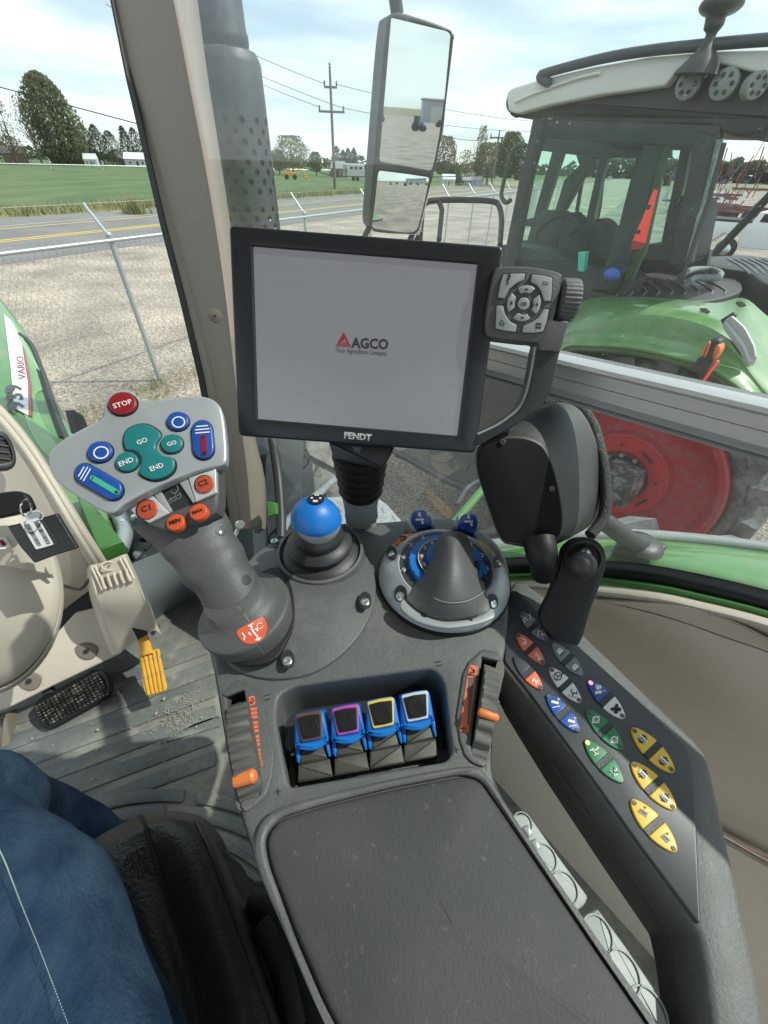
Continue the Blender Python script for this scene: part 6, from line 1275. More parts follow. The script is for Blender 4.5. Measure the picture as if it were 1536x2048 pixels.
for x, y, r in ((202, 905, 22), (357, 844, 20)):
    b_ = hbtn('round_button', hc(x, y, r), 'blue', 'round blue button with a white ring'); kk = (HP_.at(x, y) - C0).dot(_F) / FPX
    ob('ring_symbol', rings([circ(HP_.at(x, y, .0040), HN, r * kk * .62, 32), circ(HP_.at(x, y, .0040), HN, r * kk * .50, 32)]), 'white', b_, smooth=0)
for x, y, r, tx, a, b in ((256, 925, 20.5, 'END', (240, 933), (268, 922)), (345, 889, 20, 'GO', (336, 893), (354, 887))):
    b_ = hbtn('round_button', hc(x, y, r), 'teal', 'small round teal button reading ' + tx); ob('button_text', textvf(tx, HP_, a, b, .0042, 1.05, .01), 'white', b_, smooth=0)
tl_ = catmull([(249, 880), (257, 862), (278, 852), (300, 853), (320, 866), (323, 876), (315, 889), (313, 899), (320, 908), (330, 914), (345, 917), (351, 927), (348, 942), (333, 955), (310, 961), (290, 955), (280, 946), (283, 935), (286, 925), (282, 912), (270, 903), (254, 901)], 3)
b_ = hbtn('rocker_button', [HP_.at(*p[:2]) for p in tl_], 'teal', 'large waisted teal button reading GO and END', gap=1.07)
ob('button_text', join(textvf('GO', HP_, (276, 890), (296, 882), .0042, 1.05, .01), textvf('END', HP_, (302, 943), (328, 933), .0042, 1.1, .01)), 'white', b_, smooth=0)
def capsule(ax_, ay, bx, by, r):
    a, b = Vector((ax_, ay)), Vector((bx, by)); d = (b - a).normalized(); an = math.atan2(d.y, d.x); out = []
    for k in range(13): t = an + pi / 2 + pi * k / 12; out.append((ax_ + cos(t) * r, ay + sin(t) * r))
    for k in range(13): t = an - pi / 2 + pi * k / 12; out.append((bx + cos(t) * r, by + sin(t) * r))
    return out
for A, B, r, cm, lb_ in (((173, 949), (226, 980), 20.5, 'green_b', 'long blue button with a green slider mark'), ((405, 864), (408, 898), 21, 'red', 'long blue button with a red slider mark')):
    b_ = hbtn('slider_button', [HP_.at(*p) for p in capsule(*A, *B, r)], 'blue', lb_, gap=1.08)
    va, vb = Vector(A), Vector(B); d = (vb - va).normalized(); n_ = Vector((-d.y, d.x))
    if n_.x < 0 and abs(d.y) > abs(d.x): n_ = -n_
    for k in range(3): c = va - d * (12 - 6.5 * k); w1 = 14 if k else 11; ob('white_line', ribbon(HP_, [tuple(c - n_ * w1), tuple(c + n_ * w1)], 2.2, .0041), 'white', b_, smooth=0)
    c0 = va + d * (14 if cm == 'green_b' else 10); c1 = vb + d * 8
    ob('slider_mark', slab(HP_, capsule(*c0, *c1, 5.5), .0041, .0004), 'red' if cm == 'red' else mat('mint_mark', (.06, .42, .24), .45), b_, smooth=0)
    ob('slider_sign', join(ribbon(HP_, [tuple(c0 - n_ * 3), tuple(c0 + n_ * 3)], 2.4, .0048), ribbon(HP_, [tuple(c1 - n_ * 3.4), tuple(c1 + n_ * 3.4)], 2.4, .0048), ribbon(HP_, [tuple(c1 - d * 3.4), tuple(c1 + d * 3.4)], 2.4, .0048)), 'ink', b_, smooth=0)
# neck with C1 / C2 plates
def limb(pts, n=5, seg=36, up=None, sq=None):
    cen = catmull([P(x, y, t) for x, y, t, r, s in pts], n, False); rr = catmull([Vector((r * t / FPX, s)) for x, y, t, r, s in pts], n, False); L_ = []; u = None
    for i, c in enumerate(cen):
        tg_ = (cen[min(i + 1, len(cen) - 1)] - cen[max(i - 1, 0)]).normalized(); vw = (C0 - c).normalized(); u = tg_.cross(vw).normalized(); v = u.cross(tg_).normalized()
        L_.append([c + u * cos(2 * pi * k / seg) * rr[i].x + v * sin(2 * pi * k / seg) * rr[i].x * rr[i].y for k in range(seg)])
    return rings(L_, True, True)
grip_ = ob('grip', limb([(352, 1012, .385, 84, .30), (364, 1030, .385, 80, .38), (382, 1056, .385, 71, .50), (396, 1078, .386, 70, .60), (412, 1104, .387, 63, .70), (428, 1128, .388, 65, .78), (446, 1154, .39, 57, .90), (462, 1180, .392, 58, .95), (476, 1210, .395, 62, 1)]), 'grip', jt, smooth=60)
NP = Plane(P(350, 1000, .358), (.10, -.62, .78))
ob('neck_block', slab(NP, [(262, 1022), (300, 985), (376, 950), (436, 933), (437, 1002), (432, 985 + 40), (390, 1046), (330, 1064), (300, 1052)], -.003, .024, .004), 'grip', jt)
ob('neck_window', slab(NP, [(318, 978), (362, 958), (392, 1002), (386, 1006), (344, 1024), (332, 1010)], -.0022, .001), 'dark', jt, smooth=0)
ob('neck_bevel', slab(NP, [(303, 984), (318, 977), (344, 1022), (336, 1028)], .0005, .004, .0006), 'stemgrey', jt); ob('neck_bevel', slab(NP, [(356, 962), (374, 954), (390, 1003), (386, 1006)], .0005, .004, .0006), 'stemgrey', jt)
G['lever'] = mat('engraved_symbols', (.16, .18, .18), .5)
ob('engraved_symbol', join(ribbon(NP, [(340, 972), (352, 966), (357, 978), (350, 988), (342, 984)], 2, -.0008), *[ribbon(NP, [(336 + 9 * k, 1004 - 6 * k), (342 + 9 * k, 996 - 5 * k), (344 + 9 * k, 1004 - 5 * k), (338 + 9 * k, 1008 - 5 * k)], 2, -.0008) for k in range(3)]), 'lever', jt, smooth=0)
for pg, c, a, b, tx in (([(262, 1022), (262, 1004), (300, 986), (338, 1026), (298, 1046)], (293, 1019, 19.5), (284, 1025), (302, 1019), 'C1'), ([(376, 955), (431, 937), (433, 985), (391, 1004)], (408, 968, 18), (398, 974), (417, 967), 'C2')):
    p_ = ob('button_plate', slab(NP, rnd(pg, 2), .0012, .006, .0008), mat('bright_silver', (.60, .63, .65), .35, .3), jt, label='silver corner plate around the ' + tx + ' button')
    ob('button_gap', slab3(disc(NP, c[0], c[1], c[2] * 1.06, .0014), NP.n, .001), 'ink', p_); o_ = ob('orange_button', slab3(disc(NP, *c, .0034), NP.n, .003, .001), mat('dull_orange', (.46, .075, .035), .4), p_)
    ob('button_text', textvf(tx, NP, a, b, .0040, .95, .01), 'ink', p_, smooth=0)
for x, y, a, b, tx in ((350, 1046, (339, 1050), (361, 1043), 'MIN'), (396, 1025, (385, 1029), (407, 1021), 'MAX')):
    m_ = Plane(P(x, y, .3535), (.0, -.48, .87)); o_ = ob('orange_button', slab3(disc(m_, x, y - 2, 17.5, 0), m_.n, .0065, .001), 'orange', jt, label='raised orange button reading ' + tx)
    ob('button_text', textvf(tx, m_, a, b, .0006, 1.0, .025), 'ink', o_, smooth=0)
# skirt at the foot of the stick
SK = P(487, 1219, .383); sa = (Vector((-.20, .02, .98))).normalized()
k = .383 / FPX
def skp(th, r, h):
    u, v, _ = basis(sa); return SK + u * cos(th) * r + v * sin(th) * r * (1.06 if sin(th) > 0 else 1.05) + sa * h
L_ = []
for r, h in ((84, -.024), (89, -.014), (92.5, -.004), (91.8, -.001), (90, .0), (84, .0008), (76, .0022), (69, .0038), (64, .0062), (60, .010), (57, .016)):
    sh = max(0, (h - .0)) * -.0
    L_.append([skp(2 * pi * i / 48, r * k, h) + Vector((-.30 * max(0, h), .25 * max(0, h), 0)) for i in range(48)])
skirt_ = ob('skirt', rings(L_, True, True), 'grip', jt, smooth=70)
sk = Plane(SK + sa * .0012, sa)
for q_ in ([(476, 1212), (488, 1228), (499, 1244)], [(514, 1289), (521, 1298), (527, 1306)]): ob('parting_seam', dink(skirt_, q_, 1.1, .0004), 'stemgrey', jt, smooth=0)
st_ = ob('orange_sticker', drape(skirt_, catmull([(474, 1262), (500, 1246), (522, 1235), (531, 1242), (535, 1256), (529, 1274), (514, 1285), (496, 1288), (482, 1280)], 4), .0005), mat('orange_red_sticker', (.72, .12, .06), .45), jt)
ob('sticker_symbols', join(*[dink(skirt_, [(x - 2, y - 2), (x + 2, y + 2)], 3.8, .0009) for x, y in ((502, 1253), (505, 1260), (508, 1265), (513, 1271), (517, 1278), (514, 1260), (500, 1268))] + [dink(skirt_, [(485, 1266), (490, 1273), (489, 1280)], 3, .0009)] + [dink(skirt_, [(520 + 6 * cos(a * .7), 1252 + 6 * sin(a * .7)) for a in range(9)], 1.4, .0009), dink(skirt_, [(497, 1252), (506, 1247)], 3, .0009), dink(skirt_, [(512, 1281), (522, 1276)], 3, .0009)]), 'white', st_, smooth=0)
for x, y, t_ in ((441, 1062, .362), (493, 1160, .374)):
    hh = hit(grip_, x, y)
    if hh: ob('screw_hole', lathe(hh[0], hh[1], [(.0052, -.001), (.0050, .0003), (.0042, .0004), (.0001, .00045)], 20), 'dark', jt); ob('hole_screw', lathe(hh[0] - _U * .0012, hh[1], [(.0028, .0003), (.0026, .0007), (.0001, .0009)], 14), 'zinc', jt)
# ---- rotary dial unit
RC = CP.at(886, 1157); RT = thing('rotary_control', RC, 'round silver control with numbered dials under a dark grey domed cowl', 'rotary control')
kk = (RC - C0).dot(_F) / FPX; R0 = 129 * kk
ob('base_shadow_ring', lathe(RC, UP, [(R0 + .0015, 0), (R0 + .0012, .005), (R0 - .004, .0055)], 72), 'ink', RT)
ring_ = ob('silver_ring', lathe(RC, UP, [(R0, .0052), (R0 - .0006, .0075), (R0 - .003, .0105), (R0 * .79, .0225), (R0 * .72, .0245), (R0 * .705, .0225)], 96, False, False), 'silver', RT, smooth=30)
ob('dial_face', lathe(RC, UP, [(R0 * .71, .0225), (R0 * .56, .0240), (R0 * .02, .0240)], 72, False, True), 'exh', RT)
ob('white_circle', rings([circ(RC + UP * h, UP, R0 * f, 72) for f, h in ((.705, .0232), (.695, .0234))]), 'white', RT, smooth=0)
def polar(f, deg, h): return RC + Vector((cos(radians(deg)), sin(radians(deg)), 0)) * R0 * f + UP * h
def ringz(f0, f1, h0, h1, m, nm, gear=0):
    L_ = []
    for f, h in ((f1, h0), (f1, h1 - .001), (f1 * .985, h1), (f0, h1), (f0, h0)):
        L_.append([RC + Vector((cos(2 * pi * i / 180), sin(2 * pi * i / 180), 0)) * (R0 * f + (gear * (1 if (i // 3) % 2 else 0) if f > f0 else 0)) + UP * h for i in range(180)])
    return ob(nm, rings(L_), m, RT, smooth=30)
ringz(.44, .545, .021, .031, 'blue2', 'knurled_ring', .0010)
ringz(.30, .425, .023, .034, 'exh', 'inner_dial', 0)
ringz(.22, .29, .023, .040, 'blue2', 'knurled_ring', .0008)
ob('white_circle', rings([circ(RC + UP * .0343, UP, R0 * f, 64) for f in (.425, .416)]), 'white', RT, smooth=0)
ob('dial_core', lathe(RC, UP, [(R0 * .2, .023), (R0 * .2, .037), (.001, .038)], 32), 'dark', RT)
def num(s, f, deg, h, sz):
    c = polar(f, deg, h); u = Vector((1, 0, 0)); cu = bpy.data.curves.new('t', 'FONT'); cu.body = s; o = bpy.data.objects.new('t', cu); COL.objects.link(o); bpy.context.view_layer.update()
    me = bpy.data.meshes.new_from_object(o.evaluated_get(bpy.context.evaluated_depsgraph_get())); bpy.data.objects.remove(o); r = ([c + Vector(((v.co.x - .3) * sz, (v.co.y - .35) * sz, 0)) for v in me.vertices], [tuple(p.vertices) for p in me.polygons]); bpy.data.meshes.remove(me); return r
tx = [num(str(n), .63, 90 + (n - 5) * 24.5 + 4, .0243, .0085) for n in (1, 2, 3, 6, 7, 8, 9)] + [num(str(n), .36, 90 + (n - 5) * 27 + 4, .0344, .0075) for n in (1, 2, 3, 6, 7, 8, 9)]
tk = []
for n in range(1, 10):
    for f0, f1, h, st in ((.67, .70, .0238, 24.5), (.405, .42, .0345, 27)):
        a = 90 + (n - 5) * st + 4; d = Vector((-sin(radians(a)), cos(radians(a)), 0)) * .0003; tk.append(([polar(f0, a, h) - d, polar(f0, a, h) + d, polar(f1, a, h) + d, polar(f1, a, h) - d], [(0, 1, 2, 3)]))
ob('dial_numbers', join(*tx, *tk), 'white', RT, smooth=0)
ob('blue_pointer', slab(ZP(-.326), rnd([(962, 1128), (974, 1130), (975, 1143), (966, 1154), (956, 1152), (958, 1140)], 3), 0, .006, .001), 'blue2', RT); ob('pointer_stop', slab(ZP(-.324), rnd([(966, 1147), (980, 1149), (979, 1156), (966, 1154)], 1), 0, .006, .001), 'ink', RT)
ob('blue_pointer', slab(ZP(-.320), rnd([(944, 1104), (951, 1108), (952, 1118), (946, 1120)], 2), 0, .006, .001), 'blue2', RT); ob('pointer_stop', slab(ZP(-.318), rnd([(950, 1121), (957, 1122), (956, 1130), (950, 1129)], 1), 0, .004, .001), 'ink', RT)
# lower arc lip of the ring and dark gap around the cowl
ob('lip_arc', slab(CP, catmull([(811, 1198), (838, 1223), (868, 1237), (895, 1242), (935, 1238), (962, 1229), (980, 1216), (988, 1222), (988, 1234), (965, 1244), (935, 1251), (890, 1255), (840, 1244), (806, 1222), (800, 1206)], 4), .0205, .004, .0015), 'silver2', RT)
for x, y in ((849, 1228), (942, 1235)): ob('lip_notch', slab(CP, rnd([(x - 6, y - 4), (x + 4, y), (x + 3, y + 7), (x - 7, y + 3)], 1), .0212, .002), 'ink', RT)
rows = [[(813, 1198, .017), (832, 1216, .017), (860, 1232, .017), (893, 1239, .017), (930, 1236, .017), (958, 1229, .017), (980, 1216, .017)],
        [(829, 1168, .019), (848, 1186, .027), (872, 1200, .033), (898, 1206, .035), (928, 1204, .033), (954, 1198, .027), (973, 1186, .019)],
        [(846, 1136, .022), (861, 1150, .036), (880, 1162, .044), (901, 1166, .047), (927, 1164, .044), (948, 1160, .036), (964, 1154, .022)],
        [(860, 1108, .028), (872, 1118, .043), (887, 1127, .051), (904, 1130, .054), (924, 1128, .051), (940, 1124, .043), (953, 1122, .028)],
        [(870, 1088, .035), (879, 1093, .047), (891, 1099, .054), (905, 1101, .057), (920, 1100, .054), (932, 1098, .047), (944, 1096, .035)],
        [(878, 1073, .042), (885, 1075, .050), (894, 1078, .056), (905, 1079, .058), (917, 1079, .056), (927, 1078, .050), (937, 1077, .042)],
        [(888, 1064, .046), (893, 1063, .051), (899, 1062, .055), (906, 1062, .056), (914, 1062, .055), (921, 1063, .051), (928, 1066, .046)]]
sg = smoothgrid([[CP.at(x, y, h + .006) for x, y, h in r] for r in rows], 5)
ob('dome_cowl', thick(sg, Vector((.0, .0008, -.0022))), 'grip', RT, smooth=60)
ob('cowl_crease', ctube([CP.at(x, y, h + .006) for x, y, h in ((868, 1196, .0335), (885, 1203, .0350), (905, 1206, .0357), (930, 1203, .0350), (950, 1195, .0310), (968, 1183, .0235))], .0004, 5), 'stemgrey', RT)
for x, y, r in ((783, 1110, 9), (801, 1193, 11), (996, 1127, 8), (985, 1208, 10)): hh = hit(ring_, x, y); (screw(x, y, r, Plane(hh[0], hh[1]), .0, True, RT) if hh else None)
for pg, lb_ in (([(789, 1084), (806, 1068), (824, 1066), (826, 1068), (813, 1085), (808, 1087)], 'yellow symbol button on the left shoulder of the silver ring'), ([(956, 1077), (960, 1078), (975, 1090), (985, 1103), (980, 1104), (966, 1092)], 'narrow yellow button on the right shoulder of the silver ring')):
    yb = ob('yellow_button', slab(CP, rnd(pg, 2), .0225, .008, .001), 'yellow' if pg[0][0] > 900 else 'orangep', RT, label=lb_)
    if pg[0][0] < 900: ob('button_symbol', ribbon(CP, [(800, 1076), (806, 1072), (812, 1074), (808, 1079), (801, 1081)], 3, .0229), 'ink', yb, smooth=0)
# two blue paddles behind the ring
for pg, wing, sy, lb_ in (([(822, 1032), (826, 1022), (840, 1018), (852, 1021), (863, 1045), (864, 1048), (836, 1057), (830, 1056), (822, 1044)], (([(819, 1040), (823, 1042), (834, 1062), (826, 1064), (811, 1042)]), ([(858, 1030), (864, 1026), (870, 1050), (864, 1050)])), (838, 1038), 'blue rocker with implement symbol left of the dome top'),
                          ([(924, 1029), (938, 1025), (952, 1028), (957, 1040), (956, 1050), (949, 1064), (918, 1052), (916, 1045)], (([(914, 1031), (918, 1032), (916, 1054), (906, 1052)]), ([(957, 1051), (962, 1053), (953, 1074), (948, 1068)])), (936, 1042), 'blue rocker with implement symbol right of the dome top')):
    pp = Plane(CP.at(sum(q[0] for q in pg) / len(pg), sum(q[1] for q in pg) / len(pg), .024), (0, -.30, .95)); b_ = ob('blue_rocker', slab(pp, catmull(pg, 3), 0, .022, .003), 'blue', RT, label=lb_)
    for wgp in wing: ob('rocker_guard', slab(pp, wgp, -.002, .03, .001), 'silver', RT)
    x, y = sy; ob('rocker_symbol', join(ribbon(pp, [(x - 6, y + 1), (x + 9, y + 1)], 4, .0006), ribbon(pp, [(x + 1, y - 12), (x + 1, y - 7)], 5, .0006), ribbon(pp, [(x - 2, y - 7), (x + 4, y - 4)], 2, .0006), ribbon(pp, [(x + 6, y + 5), (x + 8, y + 9)], 4, .0006)), 'white', b_, smooth=0)
# ---- display terminal
def quadfit(q, wd):
    v = [ray(*c) for c in q]; M_ = Matrix((v[1], -v[2], v[3])).transposed(); s = M_.inverted() @ v[0]; p = [v[0], v[1] * s[0], v[2] * s[1], v[3] * s[2]]; k = wd / (p[1] - p[0]).length
    return [C0 + a * k for a in p]
sq4 = quadfit([(505, 492), (955, 528), (915, 872), (515, 838)], .202)
TN = (sq4[1] - sq4[0]).cross(sq4[3] - sq4[0]).normalized(); TN = TN if TN.dot(C0 - sq4[0]) > 0 else -TN
TPn = Plane(sq4[0], TN); TT = thing('display_terminal', TPn.at(730, 905, -.02), 'large touch display in a black bezel showing a company start logo', 'display')
scr = [(505, 492), (955, 528), (915, 872), (515, 838)]
frm = rnd([(457, 449), (1008, 492), (951, 907), (476, 872)], 12, 6)
ob('bezel', slab(TPn, frm, .0028, .020, .0025, holes=[rnd(scr, 1.5)]), 'bezel', TT)
ob('rear_shell', slab(TPn, rnd([(462, 455), (1003, 498), (946, 900), (480, 866)], 14, 5), -.0175, .02, .006), 'dark', TT)
sc_ = ob('screen', slab(TPn, scr, .0005, .003), 'screen', TT, smooth=0)
G['logor'] = mat('logo_dark_red', (.19, .015, .03), .5, emit=((.25, .03, .05), .25)); G['logok'] = mat('logo_dark_grey', (.035, .035, .05), .5); G['lett'] = mat('silver_lettering', (.62, .64, .65), .35)
tri = [(687.5, 664), (702, 694), (671, 693)]
ob('logo_triangle', slab(TPn, tri, .0009, .0003), 'logor', sc_, smooth=0)
ob('logo_furrows', join(*[ribbon(TPn, [(672 + 5.6 * k, 694 + .3 * k), (690 - .2 * k * 0, 679 + .8 * k * 0 + abs(k - 2.5) * 0)], .8, .0013) for k in range(0, 5)]), 'screen', sc_, smooth=0)
ob('logo_text', textvf('AGCO', TPn, (702, 695), (776.5, 698.5), .0009, 1.05, .035), 'logok', sc_, smooth=0)
ob('logo_text', textvf('Your Agriculture Company', TPn, (672, 704.5), (773.5, 711), .0009, 1.3, .012), 'logok', sc_, smooth=0)
fd = ob('brand_lettering', textvf('FENDT', TPn, (688, 876), (743, 881), .0032, .95, .05), 'lett', TT, smooth=0)
for dy in (-6.2, -2.6): ob('lettering_cut', ribbon(TPn, [(686, 877 + dy), (745, 882 + dy)], .9, .0035), 'bezel', TT, smooth=0)
# keypad block, handle and scroll knob
Q = lambda x, y: (960 + x / 6.0, 520 + y / 6.0)
kb = thing('display_keypad', TPn.at(1048, 605, -.01), 'grey keypad with silver keys and grab handle at the display side', 'keypad')
kbp = catmull([Q(*q) for q in ((75, 880), (70, 700), (110, 420), (175, 130), (240, 85), (450, 72), (700, 95), (880, 130), (968, 165), (985, 200), (960, 380), (905, 640), (890, 720), (1060, 735), (1035, 850), (960, 1095), (830, 1090), (720, 1085), (700, 1000), (560, 985), (300, 955), (130, 925))], 3)
ob('keypad_body', slab(TPn, kbp, .009, .026, .0014), 'grip', kb)
def kbtn(nm, px, lb_=None, r=2):
    ob('key_gap', slab(TPn, [tuple((Vector(p[:2]) - sum((Vector(q[:2]) for q in px), Vector((0, 0))) / len(px)) * 1.07 + sum((Vector(q[:2]) for q in px), Vector((0, 0))) / len(px)) for p in px], .0094, .001), 'ink', kb)
    return ob(nm, slab(TPn, rnd(px, r), .0112, .003, .0006), 'silver2', kb, label=lb_)
for pg, lb_ in (([(275, 175), (400, 162), (545, 160), (530, 240), (440, 275), (350, 350), (290, 460), (215, 450), (240, 310)], 'corner key with a question mark'), ([(625, 170), (760, 185), (870, 215), (865, 380), (850, 495), (770, 490), (740, 380), (690, 300), (610, 260)], 'corner key with a return arrow'),
                ([(200, 545), (280, 550), (300, 650), (360, 740), (445, 785), (430, 865), (300, 850), (190, 820)], 'corner key with a house symbol'), ([(765, 590), (830, 590), (800, 740), (755, 860), (640, 875), (510, 870), (520, 790), (620, 750), (700, 690)], 'corner key with four squares')): kbtn('corner_key', [Q(*q) for q in pg], lb_)
for pg, lb_ in (([(455, 335), (500, 310), (560, 298), (620, 308), (668, 345), (600, 405), (545, 385), (490, 402)], 'arrow key pointing up'), ([(380, 388), (437, 450), (415, 510), (420, 570), (345, 625), (325, 560), (335, 460)], 'arrow key pointing left'),
                ([(715, 412), (640, 470), (650, 540), (618, 595), (672, 650), (712, 600), (738, 500)], 'arrow key pointing right'), ([(455, 632), (395, 690), (450, 728), (510, 738), (570, 725), (607, 705), (570, 645), (510, 655)], 'arrow key pointing down')): kbtn('arrow_key', [Q(*q) for q in pg], lb_)
kbtn('ok_key', [Q(527 + 72 * cos(a * pi / 12), 522 + 75 * sin(a * pi / 12)) for a in range(24)], 'round key reading OK', 1)
rb_ = lambda pts, w: ribbon(TPn, [Q(*q) for q in pts], w, .0116)
ob('key_symbols', join(textvf('OK', TPn, Q(488, 545), Q(566, 548), .0116, 1.05, .03), textvf('?', TPn, Q(312, 285), Q(356, 288), .0116, 1.0, .03), rb_([(750, 262), (812, 272), (808, 298), (752, 292)], 1.6), rb_([(752, 292), (768, 280)], 1.4), rb_([(232, 762), (262, 722), (296, 770)], 1.8), rb_([(250, 762), (246, 790)], 2), rb_([(278, 768), (276, 794)], 2.4),
    *[slab(TPn, [Q(x, y), Q(x + 26, y + 2), Q(x + 22, y + 30), Q(x - 4, y + 28)], .0116, .0002) for x, y in ((676, 752), (712, 754), (670, 794), (706, 796))],
    *[slab(TPn, [Q(*a) for a in tr_], .0116, .0002) for tr_ in (((558, 332), (582, 364), (534, 362)), ((390, 486), (388, 544), (362, 512)), ((678, 506), (702, 540), (676, 560)), ((484, 682), (532, 684), (506, 712)))]), 'ink', kb, smooth=0)
hpp = rnd([(1137, 643), (1120, 705), (1101, 785), (1086, 812), (1040, 846), (1000, 868), (962, 890), (946, 892), (952, 872), (1000, 850), (1040, 820), (1055, 790), (1066, 740), (1074, 690), (1100, 650)], 14)
ob('grab_handle', slab(TPn, hpp, .004, .022, .0016), 'dark', kb)
ob('handle_edge', ctube([TPn.at(*q, .0005) for q in ((1072, 694), (1064, 745), (1052, 792), (1036, 820), (998, 850), (955, 870))], .0024, 5), 'silver2', kb)
for q_ in ([(1086, 702), (1120, 704)], [(1049, 822), (1076, 834)]): ob('handle_joint', ribbon(TPn, q_, 1.4, .0043), 'ink', kb, smooth=0)
U_ = (sq4[1] - sq4[0]).normalized(); kc = TPn.at(1112, 600, -.004)
ob('scroll_knob', rings([[kc + U_ * h + (TN * cos(2 * pi * i / 120) + TN.cross(U_) * sin(2 * pi * i / 120)) * (r + (.0006 if r > .0165 and (i // 2) % 2 else 0)) for i in range(120)] for h, r in ((0, .014), (.002, .0172), (.014, .0176), (.0165, .0168), (.018, .014))], True, True), 'grip', kb, smooth=30)
# stalk with bellows
SB = CP.at(722, 1046); SC = Vector((SB.x, SB.y + .006, SB.z))
stt = thing('display_stalk', SC, 'grey stalk with black rubber bellows carrying the display', 'display arm')
def rsq(c, hx, hy, r, z, n=6):
    out = []
    for (sx, sy, a0) in ((1, 1, 0), (-1, 1, 90), (-1, -1, 180), (1, -1, 270)):
        for k in range(n + 1): a = radians(a0 + 90 * k / n); out.append(c + Vector((sx * (hx - r) + cos(a) * r, sy * (hy - r) + sin(a) * r, z)))
    return out
ob('column', rings([rsq(SC, hx, .017, .010, z) for z, hx in ((-.02, .0205), (.015, .0198), (.040, .0225), (.048, .0235))], True, True), 'stemgrey', stt)
ob('column_recess', slab(Plane(SC + Vector((0, -.0172, .04)), (0, -1, 0)), catmull([(694, 1046), (694, 1000), (704, 984), (724, 980), (744, 986), (752, 1002), (751, 1046)], 3), .0004, .002), 'silver2', stt)
pr = [(.0235, .044)]
for k in range(5): z = .047 + k * .0125; r = .0250 + k * .0014; pr += [(r, z), (r + .0025, z + .004), (r + .002, z + .009), (r - .001, z + .0115)]
ob('bellows', lathe(SC, UP, pr, 48), 'black', stt)
ob('tilt_bracket', slab3([TPn.at(*q, -.018) for q in rnd([(655, 880), (790, 892), (780, 915), (764, 938), (750, 936), (668, 922)], 3)], TN, .018, .003), 'bezel', stt); ob('bracket_clip', slab3([TPn.at(*q, -.0165) for q in ((704, 892), (724, 894), (719, 906), (708, 903))], TN, .004, .0008), 'grip', stt)
# ---- black boxed monitor seen from the rear on its own arm
bm_ = thing('rear_monitor', P(1070, 1090, .40), 'bulky grey monitor housing turned away, flat black back plate with screws', 'monitor')
fr = [(957, 955), (952, 925), (955, 898), (972, 883), (1010, 873), (1048, 873), (1080, 885), (1098, 908), (1113, 950), (1124, 1000), (1128, 1048), (1118, 1080), (1085, 1092), (1030, 1090), (1002, 1080), (978, 1020)]
bk = [(972, 955), (978, 915), (1000, 878), (1040, 842), (1092, 808), (1140, 808), (1172, 836), (1194, 890), (1204, 950), (1206, 1000), (1196, 1036), (1150, 1070), (1080, 1092), (1040, 1086), (1005, 1052), (982, 1000)]
def loop3(px, t_): return catmull([P(x, y, t_) for x, y in px], 4)
F3_, B3_ = loop3(fr, .405), loop3(bk, .455); mid = [a.lerp(b, .4) + (a - C0) * .0 for a, b in zip(F3_, B3_)]; m2 = [a.lerp(b, .75) for a, b in zip(F3_, B3_)]
ce = sum(F3_, Vector()) / len(F3_); inn = [ce + (p - ce) * .965 - (ce - C0).normalized() * .002 for p in F3_]
ob('housing', rings([inn, F3_, [p + (p - ce) * .018 for p in [a.lerp(b, .15) for a, b in zip(F3_, B3_)]], [p + (p - ce) * .03 for p in mid], [p + (p - ce) * .015 for p in m2], B3_, [ce.lerp(p, .8) + (ce - C0).normalized() * .07 for p in B3_]], True, True), mat('dark_grey_monitor_housing', (.046, .048, .048), .48, bump=(600, .0003), dust=(9, (.09, .09, .085), .5, .8)), bm_, smooth=50)
bn = (C0 - ce).normalized(); ob('back_plate', slab3([ce + (p - ce) * .955 + bn * .0035 for p in F3_], bn, .004, .002), mat('matt_black_back_plate', (.008, .009, .010), .65, spec=.15), bm_)
for x, y in ((1006, 883), (1104, 977), (1066, 1078)): c = P(x, y, .3990); ob('screw', lathe(c, bn, [(.0030, -.001), (.0028, .0008), (.0014, .001), (.001, 0)], 14), 'grip', bm_)
ob('arm_post', ctube([P(1078, 1080, .40), P(1084, 1110, .395), P(1087, 1130, .405), P(1086, 1150, .415)], [.016, .015, .0135, .012], 4, seg=20), 'black', bm_)
# ---- ball mount bracket
RB = Plane(P(1160, 1150, .405), (-.15, -.75, .64)); rbt = thing('ball_mount', RB.at(1130, 1240), 'flat black bracket with a round end and a rubber mounting ball', 'mount bracket')
ob('bracket_plate', slab(RB, catmull([(1120, 1128), (1126, 1098), (1146, 1080), (1168, 1075), (1192, 1080), (1210, 1100), (1213, 1128), (1204, 1162), (1180, 1225), (1158, 1290), (1120, 1290), (1080, 1240), (1098, 1190), (1110, 1158)], 4), 0, .010, .002), 'black', rbt)
ob('plate_ring', tube([RB.at(1167 + 36 * cos(a * pi / 16), 1118 + 34 * sin(a * pi / 16), .001) for a in range(33)], .0016, 6), 'dark', rbt)
bc_ = P(1164, 1131, .378); ob('ball_stud', tube([RB.at(1168, 1108, 0), bc_], .009, 16), 'chrome', rbt); ob('rubber_ball', ball(bc_, .0132, 28, 16), 'dark', rbt)
